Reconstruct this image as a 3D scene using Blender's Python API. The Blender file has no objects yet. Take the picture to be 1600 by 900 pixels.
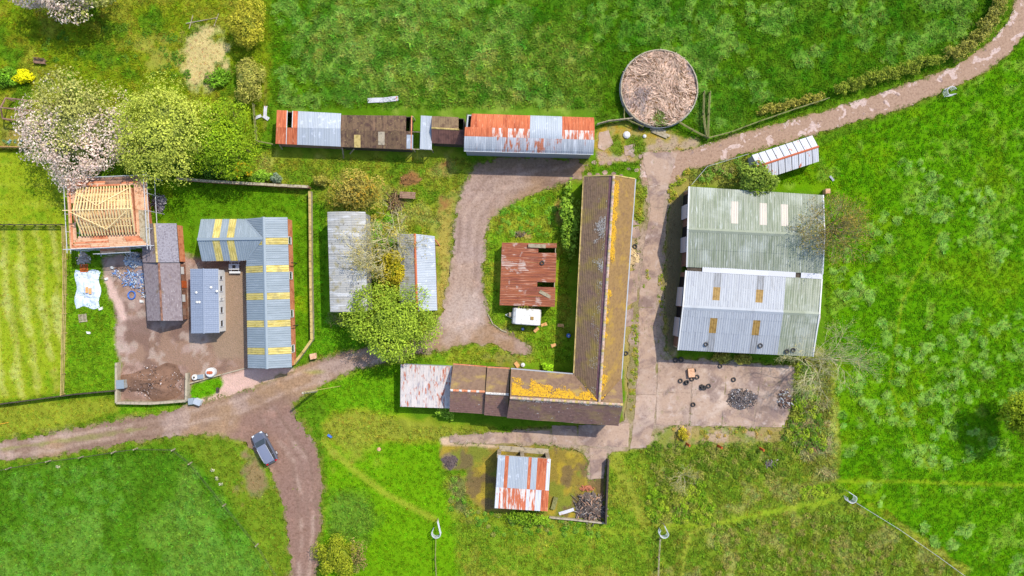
import bpy, math, random
import numpy as np
from mathutils import Vector, Matrix

# ------------------------------------------------------------------ camera, sky, sun, exposure
H = 95.0            # camera height above the yard (m)
S = 11.5            # photograph pixels per metre on the ground
scene = bpy.context.scene
cam_d = bpy.data.cameras.new('camera'); cam = bpy.data.objects.new('camera', cam_d)
scene.collection.objects.link(cam)
cam.location = (0, 0, H); cam.rotation_euler = (0, 0, 0)
cam_d.sensor_width = 36.0; cam_d.lens = 36.0 * S * H / 1600.0
cam_d.clip_start = 1.0; cam_d.clip_end = 3000.0
scene.camera = cam
SUN_EL, SUN_AZ = math.radians(51), math.radians(45)
world = bpy.data.worlds.new('World'); scene.world = world; world.use_nodes = True
wn = world.node_tree.nodes; wl = world.node_tree.links
bg = wn['Background']
sky = wn.new('ShaderNodeTexSky'); sky.sky_type = 'NISHITA'; sky.sun_disc = False
sky.sun_elevation = SUN_EL; sky.sun_rotation = SUN_AZ
wl.new(sky.outputs[0], bg.inputs[0]); bg.inputs[1].default_value = 0.15
sd = bpy.data.lights.new('sun', 'SUN'); sd.energy = 2.6; sd.angle = math.radians(0.5); sd.color = (1.0, 0.93, 0.81)
sun = bpy.data.objects.new('sun', sd); scene.collection.objects.link(sun)
sdir = Vector((math.sin(SUN_AZ)*math.cos(SUN_EL), math.cos(SUN_AZ)*math.cos(SUN_EL), math.sin(SUN_EL)))
sun.rotation_euler = (-sdir).to_track_quat('-Z', 'Y').to_euler(); sun.location = sdir*200
scene.view_settings.view_transform = 'Standard'; scene.view_settings.look = 'None'
scene.view_settings.gamma = 1.0; scene.view_settings.use_curve_mapping = False
scene.view_settings.exposure = 0.96
scene.render.engine = 'CYCLES'
scene.render.resolution_x, scene.render.resolution_y = 1024, 576

# ------------------------------------------------------------------ helpers
C = scene.collection
LOC = {}
rng = np.random.default_rng(7)
random.seed(7)

def W(px, py, z=0.0):
    """photo pixel of a point known to stand at height z -> world point"""
    k = (H - z) / H / S
    return Vector(((px-800)*k, (450-py)*k, z))

def lin(r, g, b, k=0.8):
    f = lambda c: (c/255/12.92 if c/255 <= .04045 else ((c/255+.055)/1.055)**2.4)
    return (f(r)*k, f(g)*k, f(b)*k)

def prop(o, label=None, cat=None, group=None, kind=None):
    if label: o['label'] = label
    if cat: o['category'] = cat
    if group: o['group'] = group
    if kind: o['kind'] = kind
    return o

def thing(name, label, cat, loc, group=None):
    o = bpy.data.objects.new(name, None); C.objects.link(o)
    o.empty_display_size = .3
    o.location = (loc[0], loc[1], loc[2]); LOC[o.name] = Vector(o.location)
    return prop(o, label, cat, group)

def link_mesh(name, me, mat, parent=None, loc=None):
    o = bpy.data.objects.new(name, me); C.objects.link(o)
    if mat is not None and not me.materials: me.materials.append(mat)
    if parent is not None:
        o.parent = parent; base = LOC[parent.name]
        if loc is not None:
            o.location = Vector(loc) - base; LOC[o.name] = Vector(loc)
        else: LOC[o.name] = base
    else:
        if loc is not None: o.location = loc
        LOC[o.name] = Vector(o.location)
    return o

def build(name, verts, faces, mat, parent=None, uv=None, smooth=False, loc=None):
    """world-space verts -> one mesh object (relative to its parent, or to loc when top-level)"""
    base = LOC[parent.name] if parent is not None else (Vector(loc) if loc is not None else Vector((0,0,0)))
    me = bpy.data.meshes.new(name)
    me.from_pydata([(v[0]-base.x, v[1]-base.y, v[2]-base.z) for v in verts], [], faces)
    if uv is not None:
        l = me.uv_layers.new(name='UVMap')
        idx = np.empty(len(me.loops), dtype=np.int32); me.loops.foreach_get('vertex_index', idx)
        l.data.foreach_set('uv', np.asarray(uv, dtype=np.float32)[idx].ravel())
    if smooth: me.polygons.foreach_set('use_smooth', [True]*len(me.polygons))
    o = bpy.data.objects.new(name, me); C.objects.link(o); me.materials.append(mat)
    if parent is not None: o.parent = parent
    else: o.location = base
    LOC[o.name] = base
    return o

def mesh_np(name, V, F, mat, col=None, parent=None, loc=(0,0,0), smooth=False):
    """big numpy mesh; F (n,k); col per vertex (n,3)"""
    base = LOC[parent.name] if parent is not None else Vector(loc)
    V = np.asarray(V, dtype=np.float32) - np.array(base[:], dtype=np.float32)
    F = np.asarray(F, dtype=np.int32); n, k = F.shape
    me = bpy.data.meshes.new(name)
    me.vertices.add(len(V)); me.vertices.foreach_set('co', V.ravel())
    me.loops.add(n*k); me.loops.foreach_set('vertex_index', F.ravel())
    me.polygons.add(n)
    me.polygons.foreach_set('loop_start', np.arange(0, n*k, k, dtype=np.int32))
    me.polygons.foreach_set('loop_total', np.full(n, k, dtype=np.int32))
    if smooth: me.polygons.foreach_set('use_smooth', np.ones(n, dtype=bool))
    if col is not None:
        a = me.color_attributes.new('Col', 'FLOAT_COLOR', 'POINT')
        c4 = np.ones((len(V), 4), dtype=np.float32); c4[:, :3] = col
        a.data.foreach_set('color', c4.ravel())
    me.update(calc_edges=True)
    o = bpy.data.objects.new(name, me); C.objects.link(o); me.materials.append(mat)
    if parent is not None: o.parent = parent
    else: o.location = base
    LOC[o.name] = base
    return o

class MB:
    def __init__(s): s.v = []; s.f = []
    def add(s, vs, fs):
        n = len(s.v); s.v += [Vector(v) for v in vs]; s.f += [tuple(i+n for i in f) for f in fs]; return s
    def box(s, c, size, rz=0.0, jit=0.0):
        cx, cy, cz = c; a, b, h = size[0]/2, size[1]/2, size[2]/2
        cr, sr = math.cos(rz), math.sin(rz); vs = []
        for z in (-h, h):
            for x, y in ((-a,-b), (a,-b), (a,b), (-a,b)):
                x += random.uniform(-jit, jit); y += random.uniform(-jit, jit)
                vs.append((cx+x*cr-y*sr, cy+x*sr+y*cr, cz+z))
        return s.add(vs, [(3,2,1,0), (4,5,6,7), (0,1,5,4), (1,2,6,5), (2,3,7,6), (3,0,4,7)])
    def beam(s, p, q, w, h, up=Vector((0,0,1))):
        p, q = Vector(p), Vector(q); d = (q-p)
        if d.length < 1e-6: return s
        d.normalize()
        if abs(d.dot(up)) > .98: up = Vector((1,0,0))
        sd_ = d.cross(up).normalized(); u = sd_.cross(d).normalized()
        vs = []
        for e in (p, q):
            for x, y in ((-1,-1), (1,-1), (1,1), (-1,1)): vs.append(e + sd_*(x*w/2) + u*(y*h/2))
        return s.add(vs, [(3,2,1,0), (4,5,6,7), (0,1,5,4), (1,2,6,5), (2,3,7,6), (3,0,4,7)])
    def tube(s, pts, radii, n=6, cap=True):
        pts = [Vector(p) for p in pts]; rings = []
        if not hasattr(radii, '__len__'): radii = [radii]*len(pts)
        b0 = len(s.v)
        for i, p in enumerate(pts):
            d = (pts[min(i+1, len(pts)-1)] - pts[max(i-1, 0)]).normalized()
            up = Vector((0,0,1)) if abs(d.z) < .95 else Vector((1,0,0))
            a = d.cross(up).normalized(); b = a.cross(d)
            for k in range(n):
                t = 2*math.pi*k/n; s.v.append(p + (a*math.cos(t) + b*math.sin(t))*radii[i])
        for i in range(len(pts)-1):
            for k in range(n):
                k2 = (k+1) % n
                s.f.append((b0+i*n+k, b0+i*n+k2, b0+(i+1)*n+k2, b0+(i+1)*n+k))
        if cap:
            s.f.append(tuple(b0+k for k in reversed(range(n))))
            s.f.append(tuple(b0+(len(pts)-1)*n+k for k in range(n)))
        return s
    def prism(s, poly, off):
        """planar polygon (world pts) swept by off"""
        off = Vector(off); n = len(poly)
        vs = [Vector(p) for p in poly] + [Vector(p)+off for p in poly]
        fs = [tuple(range(n)), tuple(reversed(range(n, 2*n)))]
        for i in range(n):
            j = (i+1) % n; fs.append((i, i+n, j+n, j))
        return s.add(vs, fs)
    def lathe(s, c, prof, n=16):
        b0 = len(s.v)
        for r, z in prof:
            for k in range(n):
                t = 2*math.pi*k/n; s.v.append(Vector((c[0]+r*math.cos(t), c[1]+r*math.sin(t), c[2]+z)))
        for i in range(len(prof)-1):
            for k in range(n):
                k2 = (k+1) % n; s.f.append((b0+i*n+k, b0+i*n+k2, b0+(i+1)*n+k2, b0+(i+1)*n+k))
        return s
    def build(s, name, mat, parent=None, smooth=False, loc=None):
        return build(name, s.v, s.f, mat, parent, smooth=smooth, loc=loc)

# ------------------------------------------------------------------ materials
MATS = {}
def mat(name, base, layers=(), rough=.9, bump=None, rnd=0.0, attr=False, spec=.25, transl=0.0, metal=0.0, shift=False, alpha=None):
    m = bpy.data.materials.new(name); m.use_nodes = True; MATS[name] = m
    nt = m.node_tree; N = nt.nodes; L = nt.links
    bs = N['Principled BSDF']; out = N['Material Output']
    geo = N.new('ShaderNodeNewGeometry'); uvn = N.new('ShaderNodeUVMap'); oi = N.new('ShaderNodeObjectInfo')
    def coord(kind, stretch, sh):
        mp = N.new('ShaderNodeMapping'); mp.inputs['Scale'].default_value = stretch
        L.new(uvn.outputs[0] if kind == 'uv' else geo.outputs['Position'], mp.inputs['Vector'])
        if sh:
            mu = N.new('ShaderNodeMath'); mu.operation = 'MULTIPLY'; mu.inputs[1].default_value = 173.0
            L.new(oi.outputs['Random'], mu.inputs[0]); L.new(mu.outputs[0], mp.inputs['Location'])
        return mp.outputs[0]
    def tex(ly):
        st = ly.get('stretch', (1,1,1)); cd = coord(ly.get('coord', 'pos'), st, ly.get('shift', shift))
        k = ly.get('kind', 'noise')
        if k == 'noise':
            t = N.new('ShaderNodeTexNoise'); t.inputs['Scale'].default_value = ly['scale']
            t.inputs['Detail'].default_value = ly.get('detail', 5); t.inputs['Roughness'].default_value = ly.get('rr', .6)
            t.inputs['Distortion'].default_value = ly.get('dist', 0); L.new(cd, t.inputs['Vector']); return t.outputs[0]
        if k == 'vor':
            t = N.new('ShaderNodeTexVoronoi'); t.feature = ly.get('feature', 'F1'); t.inputs['Scale'].default_value = ly['scale']
            L.new(cd, t.inputs['Vector']); return t.outputs['Distance']
        if k == 'vorc':
            t = N.new('ShaderNodeTexVoronoi'); t.inputs['Scale'].default_value = ly['scale']
            L.new(cd, t.inputs['Vector'])
            sp = N.new('ShaderNodeSeparateColor'); L.new(t.outputs['Color'], sp.inputs[0]); return sp.outputs[0]
        if k == 'wave':
            t = N.new('ShaderNodeTexWave'); t.bands_direction = ly.get('dir', 'X'); t.inputs['Scale'].default_value = ly['scale']
            t.inputs['Distortion'].default_value = ly.get('dist', 0); t.inputs['Detail'].default_value = 2
            L.new(cd, t.inputs['Vector']); return t.outputs[1]
    if attr:
        a = N.new('ShaderNodeAttribute'); a.attribute_name = 'Col'; cur = a.outputs['Color']
    else:
        r = N.new('ShaderNodeRGB'); r.outputs[0].default_value = (*base, 1); cur = r.outputs[0]
    for ly in layers:
        f = tex(ly)
        mr = N.new('ShaderNodeMapRange'); mr.inputs[1].default_value = ly['lo']; mr.inputs[2].default_value = ly['hi']
        mr.inputs[3].default_value = 0; mr.inputs[4].default_value = ly.get('max', 1.0)
        mr.interpolation_type = 'SMOOTHSTEP' if not ly.get('linear') else 'LINEAR'
        L.new(f, mr.inputs[0])
        fac = mr.outputs[0]
        if 'mask' in ly:      # a second texture gating this layer
            f2 = tex(ly['mask']); m2 = N.new('ShaderNodeMapRange')
            m2.inputs[1].default_value = ly['mask']['lo']; m2.inputs[2].default_value = ly['mask']['hi']
            L.new(f2, m2.inputs[0]); mm = N.new('ShaderNodeMath'); mm.operation = 'MULTIPLY'
            L.new(fac, mm.inputs[0]); L.new(m2.outputs[0], mm.inputs[1]); fac = mm.outputs[0]
        mx = N.new('ShaderNodeMix'); mx.data_type = 'RGBA'; mx.blend_type = ly.get('blend', 'MIX')
        L.new(fac, mx.inputs[0]); L.new(cur, mx.inputs[6]); mx.inputs[7].default_value = (*ly['col'], 1)
        cur = mx.outputs[2]
    if rnd:
        mr = N.new('ShaderNodeMapRange'); mr.inputs[3].default_value = 1-rnd; mr.inputs[4].default_value = 1+rnd
        L.new(oi.outputs['Random'], mr.inputs[0])
        vm = N.new('ShaderNodeVectorMath'); vm.operation = 'SCALE'; L.new(cur, vm.inputs[0]); L.new(mr.outputs[0], vm.inputs['Scale'])
        cur = vm.outputs[0]
    L.new(cur, bs.inputs['Base Color'])
    bs.inputs['Roughness'].default_value = rough; bs.inputs['Specular IOR Level'].default_value = spec
    bs.inputs['Metallic'].default_value = metal
    if bump:
        b = N.new('ShaderNodeBump'); b.inputs['Strength'].default_value = bump.get('s', .5); b.inputs['Distance'].default_value = bump.get('d', .05)
        L.new(tex(bump), b.inputs['Height']); L.new(b.outputs[0], bs.inputs['Normal'])
    if transl:
        tr = N.new('ShaderNodeBsdfTranslucent'); L.new(cur, tr.inputs[0])
        ms = N.new('ShaderNodeMixShader'); ms.inputs[0].default_value = transl
        L.new(bs.outputs[0], ms.inputs[1]); L.new(tr.outputs[0], ms.inputs[2]); L.new(ms.outputs[0], out.inputs[0])
    if alpha is not None:
        bs.inputs['Alpha'].default_value = alpha
    return m

DARK = (.02,.02,.02); BLK = (.01,.01,.01)
mat('ground', (0,0,0), [dict(scale=1.6, col=(.68,.74,.62), lo=.5, hi=.75, blend='MULTIPLY', max=.6, detail=9, dist=1.6),
                        dict(scale=.8, col=(1.3,1.22,1.3), lo=.5, hi=.75, blend='MULTIPLY', max=.5, detail=8, dist=2.0)],
    rough=1, attr=True, spec=.05, bump=dict(scale=5, s=.9, d=.12, detail=6))
mat('leaf', (0,0,0), rough=.8, attr=True, spec=.12, transl=.3)
mat('core', (0,0,0), [dict(scale=2.5, col=(.5,.55,.5), lo=.45, hi=.65, blend='MULTIPLY')], rough=1, attr=True, spec=.05)
mat('grassblade', (0,0,0), rough=.9, attr=True, spec=.05, transl=.3)
mat('straw', (0,0,0), rough=.95, attr=True, spec=.1)
mat('bark', lin(105,90,72), [dict(scale=3, col=lin(70,60,48), lo=.4, hi=.7)], bump=dict(scale=14, s=.5, d=.03))
mat('twig', lin(165,150,110), [dict(scale=2, col=lin(120,110,70), lo=.4, hi=.7)])
mat('paletwig', lin(205,195,150), [dict(scale=2, col=lin(160,155,90), lo=.45, hi=.7)])
mat('dirt_track', (0,0,0), [dict(scale=1.3, col=(.72,.68,.64), lo=.5, hi=.75, blend='MULTIPLY', max=.8, detail=9),
                            dict(scale=.5, col=(1.25,1.22,1.2), lo=.52, hi=.72, blend='MULTIPLY', detail=6, dist=.8),
                            dict(scale=9, col=(1.35,1.32,1.3), lo=.6, hi=.72, blend='MULTIPLY', max=.7), dict(scale=3.2, col=(.62,.58,.55), lo=.46, hi=.6, blend='MULTIPLY', max=.55, detail=4, rr=.75), dict(scale=5, col=(1.3,1.28,1.25), lo=.52, hi=.62, blend='MULTIPLY', max=.6, detail=3, rr=.75)],
    rough=1, attr=True, spec=.08, bump=dict(scale=9, s=.6, d=.05, detail=7))
mat('lane', (0,0,0), [dict(scale=.5, col=lin(206,182,172), lo=.555, hi=.57, detail=8, max=.85, dist=.5),
                      dict(scale=2.5, col=(.75,.7,.68), lo=.5, hi=.75, blend='MULTIPLY', max=.8, detail=8),
                      dict(scale=1.0, col=lin(135,115,110), lo=.64, hi=.66, max=.7, detail=7), dict(scale=3.2, col=(.62,.58,.55), lo=.46, hi=.6, blend='MULTIPLY', max=.55, detail=4, rr=.75), dict(scale=5, col=(1.3,1.28,1.25), lo=.52, hi=.62, blend='MULTIPLY', max=.6, detail=3, rr=.75)],
    rough=.95, attr=True, spec=.1, bump=dict(scale=10, s=.5, d=.03, detail=6))
mat('concrete', lin(176,150,130), [dict(scale=.35, col=lin(142,120,110), lo=.45, hi=.62, detail=8, dist=.5),
                          dict(scale=.9, col=lin(200,182,172), lo=.52, hi=.75, detail=9, max=.7),
                          dict(scale=.8, col=lin(120,104,98), lo=.6, hi=.75, detail=8, max=.7),
                          dict(scale=.22, col=lin(186,164,148), lo=.5, hi=.66, detail=9, dist=1.0, max=.7), dict(scale=.5, col=lin(138,128,92), lo=.6, hi=.72, detail=9, max=.6), dict(scale=3.2, col=(.62,.58,.55), lo=.5, hi=.68, blend='MULTIPLY', max=.5, detail=4, rr=.7), dict(scale=5, col=(1.3,1.28,1.25), lo=.55, hi=.7, blend='MULTIPLY', max=.5, detail=3, rr=.7)],
    rough=.95, rnd=.06, spec=.1, bump=dict(scale=8, s=.4, d=.02, detail=6))
mat('concrete_pad', lin(176,150,130), [dict(scale=.16, col=lin(126,106,96), lo=.5, hi=.62, detail=9, dist=.8, max=.75), dict(scale=.2, stretch=(1,1.3,1), col=lin(206,184,166), lo=.54, hi=.66, detail=9, max=.8), dict(scale=.35, col=lin(142,120,110), lo=.45, hi=.62, detail=8, dist=.5),
                          dict(scale=.9, col=lin(200,182,172), lo=.52, hi=.75, detail=9, max=.7),
                          dict(scale=.8, col=lin(120,104,98), lo=.6, hi=.75, detail=8, max=.7),
                          dict(scale=.22, col=lin(186,164,148), lo=.5, hi=.66, detail=9, dist=1.0, max=.7), dict(scale=.5, col=lin(138,128,92), lo=.6, hi=.72, detail=9, max=.6), dict(scale=3.2, col=(.62,.58,.55), lo=.5, hi=.68, blend='MULTIPLY', max=.5, detail=4, rr=.7), dict(scale=5, col=(1.3,1.28,1.25), lo=.55, hi=.7, blend='MULTIPLY', max=.5, detail=3, rr=.7)],
    rough=.95, rnd=.03, spec=.1, bump=dict(scale=8, s=.4, d=.02, detail=6))
mat('conc_wall', lin(178,164,140), [dict(scale=2, col=lin(130,122,105), lo=.45, hi=.7), dict(scale=5, col=lin(205,198,180), lo=.6, hi=.75)], bump=dict(scale=9, s=.4, d=.02))
mat('lichen_coping', lin(196,172,108), [dict(scale=1.5, col=lin(160,140,80), lo=.45, hi=.65), dict(scale=4, col=lin(222,205,160), lo=.6, hi=.7)], bump=dict(scale=9, s=.5, d=.03))
mat('brick', lin(190,120,88), [dict(scale=1.4, col=lin(150,90,68), lo=.45, hi=.65), dict(scale=3.2, col=lin(222,160,124), lo=.55, hi=.72)], bump=dict(scale=14, s=.4, d=.02))
mat('brick_orange', lin(218,140,100), [dict(scale=1.4, col=lin(184,105,72), lo=.45, hi=.65), dict(scale=3.2, col=lin(236,178,140), lo=.55, hi=.72)], bump=dict(scale=14, s=.4, d=.02))
mat('old_brick', lin(150,108,88), [dict(scale=1.4, col=lin(112,80,66), lo=.45, hi=.65), dict(scale=3.2, col=lin(190,140,112), lo=.55, hi=.72)], bump=dict(scale=14, s=.4, d=.02))
mat('galv', lin(170,177,184), [dict(scale=.5, coord='uv', stretch=(6,.5,1), col=lin(160,168,180), lo=.45, hi=.7),
                               dict(scale=1.2, col=lin(204,210,220), lo=.55, hi=.72)], rough=.55, rnd=.07, spec=.4, shift=True)
mat('galv_old', lin(168,172,178), [dict(scale=.7, coord='uv', stretch=(5,.5,1), col=lin(205,208,212), lo=.5, hi=.7),
                               dict(scale=.5, coord='uv', stretch=(4,.7,1), col=lin(178,110,78), lo=.6, hi=.72, max=.8)], rough=.6, rnd=.1, spec=.3, shift=True)
mat('grey_box', lin(138,150,158), [dict(scale=1.0, coord='uv', stretch=(3,.4,1), col=lin(152,163,172), lo=.45, hi=.7)], rough=.5, rnd=.03, spec=.4, shift=True)
mat('rooflight_y', lin(214,196,120), [dict(scale=1.0, coord='uv', stretch=(8,.5,1), col=lin(178,158,72), lo=.45, hi=.6), dict(scale=3, col=lin(230,216,150), lo=.6,hi=.7), dict(scale=.6, col=lin(160,148,96), lo=.5, hi=.65, max=.7)], rough=.6, rnd=.12, spec=.3)
mat('rooflight_w', lin(200,190,176), [dict(scale=1.0, coord='uv', stretch=(6,.5,1), col=lin(232,206,180), lo=.5, hi=.75)], rough=.5)
mat('rooflight_b', lin(160,128,68), [dict(scale=2.0, col=lin(130,100,48), lo=.45, hi=.7)], rough=.6)
mat('fibre_green', lin(158,162,144), [dict(scale=.6, coord='uv', stretch=(7,.4,1), col=lin(132,140,116), lo=.42, hi=.62),
                                  dict(scale=.9, coord='uv', stretch=(5,.5,1), col=lin(198,202,196), lo=.55, hi=.72),
                                  dict(scale=.25, col=lin(186,190,180), lo=.5, hi=.7, max=.7, detail=8), dict(scale=.18, stretch=(3,.6,1), col=lin(112,124,100), lo=.55, hi=.75, detail=8, max=.7)], rough=.9, rnd=.05)
mat('white_steel', lin(168,172,178), [dict(scale=.5, coord='uv', stretch=(8,.3,1), col=lin(156,160,170), lo=.5, hi=.7),
                                   dict(scale=1.0, coord='uv', stretch=(10,.6,1), col=lin(132,132,138), lo=.58, hi=.7, max=.8), dict(scale=.2, stretch=(3,.5,1), col=lin(150,152,156), lo=.55, hi=.75, detail=8, max=.7)], rough=.55, rnd=.03, spec=.35, shift=True)
mat('white_steel_dirty', lin(150,152,156), [dict(scale=.5, coord='uv', stretch=(8,.3,1), col=lin(176,178,184), lo=.5, hi=.7), dict(scale=1.0, coord='uv', stretch=(10,.5,1), col=lin(118,116,114), lo=.5, hi=.64)], rough=.7)
mat('rust', lin(198,110,72), [dict(scale=.7, coord='uv', stretch=(4,.5,1), col=lin(168,84,54), lo=.45, hi=.65),
                              dict(scale=1.6, coord='uv', stretch=(3,.8,1), col=lin(215,140,104), lo=.55, hi=.7)], rough=.9, rnd=.08, shift=True)
mat('rust_white', lin(196,108,74), [dict(scale=.9, coord='uv', stretch=(3.5,.6,1), col=lin(214,204,196), lo=.46, hi=.58, detail=8),
                              dict(scale=1.6, coord='uv', stretch=(3,.8,1), col=lin(160,84,56), lo=.58, hi=.7)], rough=.85, rnd=.08, shift=True)
mat('rust_dark', lin(160,94,64), [dict(scale=.9, coord='uv', stretch=(6,.35,1), col=lin(130,74,58), lo=.45, hi=.6),
                              dict(scale=1.0, coord='uv', stretch=(6,.4,1), col=lin(190,138,112), lo=.54, hi=.66),
                              dict(scale=.5, coord='pos', col=lin(206,188,176), lo=.53, hi=.6, detail=8, max=.8, shift=False, mask=dict(scale=1.2, coord='uv', stretch=(7,.4,1), lo=.42, hi=.55))], rough=.9, rnd=.05)
mat('tin_pink', lin(206,196,190), [dict(scale=.9, coord='uv', stretch=(3,.7,1), col=lin(184,110,84), lo=.53, hi=.62, detail=6),
                              dict(scale=1.4, coord='uv', stretch=(3,.7,1), col=lin(164,160,166), lo=.5, hi=.7),
                              dict(scale=3, coord='uv', col=lin(150,86,64), lo=.66, hi=.72)], rough=.8, rnd=.07, shift=True)
mat('white_tin', lin(208,208,212), [dict(scale=1.0, coord='uv', stretch=(2,1,1), col=lin(196,112,76), lo=.62, hi=.67, detail=6),
                              dict(scale=1.0, coord='uv', stretch=(5,.5,1), col=lin(184,185,190), lo=.5, hi=.7)], rough=.7, rnd=.05, shift=True)
mat('fibre_brown', lin(112,90,70), [dict(scale=1.4, col=lin(84,64,56), lo=.45, hi=.62, detail=7), dict(scale=3.2, col=lin(150,130,88), lo=.58, hi=.68, detail=7),
                              dict(scale=.3, coord='uv', stretch=(4,.3,1), col=lin(136,108,84), lo=.5, hi=.75)], rough=1, rnd=.1, shift=True, bump=dict(scale=9, s=.6, d=.04))
TILE = [dict(kind='vorc', scale=4.2, coord='uv', stretch=(1,.9,1), col=(.72,.7,.72), lo=.3, hi=1, blend='MULTIPLY', max=.7),
        dict(scale=.45, coord='uv', stretch=(.6,1.2,1), col=lin(172,146,78), lo=.48, hi=.66, detail=7, max=.8),
        dict(scale=1.4, coord='uv', col=lin(118,94,90), lo=.55, hi=.72, detail=7, max=.8)]
mat('mossy_tile', lin(136,110,90), TILE, rough=1, bump=dict(scale=7, s=.7, d=.05, detail=6))
mat('purple_tile', lin(134,102,92), TILE[:1] + [dict(scale=.3, coord='uv', col=lin(152,128,82), lo=.46, hi=.66, detail=8, max=.8), dict(scale=.25, coord='uv', stretch=(.4,1,1), col=lin(130,96,98), lo=.55, hi=.68, detail=7, max=.8),
        dict(scale=2.2, coord='uv', col=lin(206,196,190), lo=.62, hi=.7, detail=9, max=.7)], rough=1, bump=dict(scale=7, s=.7, d=.05, detail=6))
mat('gold_tile', lin(146,116,74), TILE[:1] + [dict(scale=.5, coord='uv', col=lin(166,134,58), lo=.5, hi=.68, detail=7, max=.8),
        dict(scale=1.8, coord='uv', col=lin(124,96,74), lo=.54, hi=.7, detail=7)], rough=1, bump=dict(scale=7, s=.7, d=.05, detail=6))
mat('olive_tile', lin(142,114,90), TILE[:1] + [dict(scale=.3, coord='uv', col=lin(156,134,66), lo=.46, hi=.64, detail=8, max=.8), dict(scale=.35, coord='uv', col=lin(126,96,92), lo=.55, hi=.68, detail=8, max=.8)], rough=1, bump=dict(scale=7, s=.7, d=.05, detail=6))
mat('plum_tile', lin(128,90,94), TILE[:1] + [dict(scale=.8, coord='uv', col=lin(150,116,108), lo=.5, hi=.66, detail=8)], rough=1, bump=dict(scale=7, s=.7, d=.05, detail=6))
mat('yellow_lichen', lin(218,168,44), [dict(scale=3, col=lin(186,140,50), lo=.5, hi=.65), dict(scale=6, col=lin(150,120,60), lo=.6, hi=.7)], rough=1, bump=dict(scale=12, s=.6, d=.03))
mat('white_lichen', lin(206,200,192,.9), [dict(scale=4, col=lin(140,134,134), lo=.5, hi=.65)], rough=1)
mat('slate', lin(140,128,130), [dict(kind='vorc', scale=4.5, coord='uv', col=(.7,.66,.68), lo=.3, hi=1, blend='MULTIPLY', max=.8),
        dict(scale=3, coord='uv', stretch=(.5,2,1), col=lin(176,168,168), lo=.58, hi=.68, detail=7), dict(scale=.6, coord='uv', col=lin(120,98,70), lo=.55, hi=.7, max=.8)],
        rough=.85, bump=dict(scale=7, s=.8, d=.05))
mat('felt', lin(150,146,154), [dict(scale=5, col=lin(120,114,122), lo=.45, hi=.65), dict(scale=2, col=lin(176,170,174), lo=.6, hi=.7)], rough=.95, bump=dict(scale=14, s=.5, d=.02))
mat('asbestos', lin(168,166,160), [dict(scale=.5, coord='uv', stretch=(3,.6,1), col=lin(198,198,198), lo=.48, hi=.64), dict(scale=.9, col=lin(150,140,100), lo=.52, hi=.68, max=.8),
        dict(scale=2.5, col=lin(122,118,110), lo=.6, hi=.72)], rough=.9, rnd=.05, bump=dict(scale=7, s=.4, d=.03))
mat('new_timber', lin(242,216,160,.85), [dict(scale=3, col=lin(226,186,112), lo=.5, hi=.7)], rough=.7, rnd=.06)
mat('board', lin(222,176,140), [dict(scale=2, col=lin(190,140,104), lo=.48, hi=.66), dict(scale=5, col=lin(236,204,172), lo=.6, hi=.7)], rough=.9, rnd=.1, bump=dict(scale=10, s=.3, d=.02))
mat('old_board', lin(150,118,100), [dict(scale=2, col=lin(118,88,72), lo=.48, hi=.66)], rough=.95, rnd=.14)
mat('weathered', lin(176,164,138), [dict(scale=3, col=lin(140,126,98), lo=.45, hi=.65)], rough=.95, rnd=.12)
mat('green_timber', lin(140,138,88), [dict(scale=3, col=lin(112,114,64), lo=.45, hi=.65)], rough=.95, rnd=.12)
mat('dark_timber', lin(84,74,62), [dict(scale=3, col=lin(60,54,46), lo=.45, hi=.65)], rough=.95, rnd=.12)
mat('steel_tube', lin(200,202,206), rough=.45, spec=.5, rnd=.05)
mat('white_paint', lin(214,214,212), [dict(scale=2, col=lin(214,212,206), lo=.55, hi=.75)], rough=.6)
mat('dirty_white', lin(226,224,218), [dict(scale=2.5, col=lin(180,176,164), lo=.52, hi=.7), dict(scale=9, col=lin(120,124,90), lo=.66, hi=.72)], rough=.7)
mat('glass', (.03,.035,.04), rough=.08, spec=.6)
mat('black', lin(50,48,46), rough=.8)
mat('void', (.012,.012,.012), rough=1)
mat('rubber', lin(66,63,62), [dict(scale=5, col=lin(98,92,86), lo=.5, hi=.7)], rough=.85, rnd=.15)
mat('moss_soil', lin(150,128,48), [dict(scale=1.4, col=lin(110,98,40), lo=.45, hi=.65)], rough=1)
mat('rubble', (0,0,0), [dict(scale=3, col=(.6,.57,.54), lo=.5, hi=.7, blend='MULTIPLY')], rough=1, attr=True, bump=dict(scale=7, s=.8, d=.06))
mat('blue_plastic', lin(70,112,190), [dict(scale=4, col=lin(150,180,220), lo=.55, hi=.7)], rough=.5)
mat('tarp', lin(214,224,238), [dict(scale=2, col=lin(176,196,224), lo=.5, hi=.66), dict(scale=4, col=lin(240,240,240), lo=.6, hi=.7)], rough=.5, bump=dict(scale=4, s=.8, d=.1))
mat('cardboard', lin(222,170,110), [dict(scale=4, col=lin(200,140,84), lo=.5, hi=.66)], rough=.9)
mat('carpaint', lin(92,97,112), rough=.28, spec=.6)
mat('car_roof', lin(120,126,146), rough=.3, spec=.6)
mat('taillight', lin(190,20,24), rough=.3)
mat('headlight', lin(220,224,230), rough=.15, spec=.6)
mat('rust_paint', lin(196,96,44), [dict(scale=5, col=lin(150,70,36), lo=.5, hi=.66)], rough=.8)
mat('flower_blue', lin(170,190,220), rough=.8)
mat('water', (.02,.03,.03), rough=.05)
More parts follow.
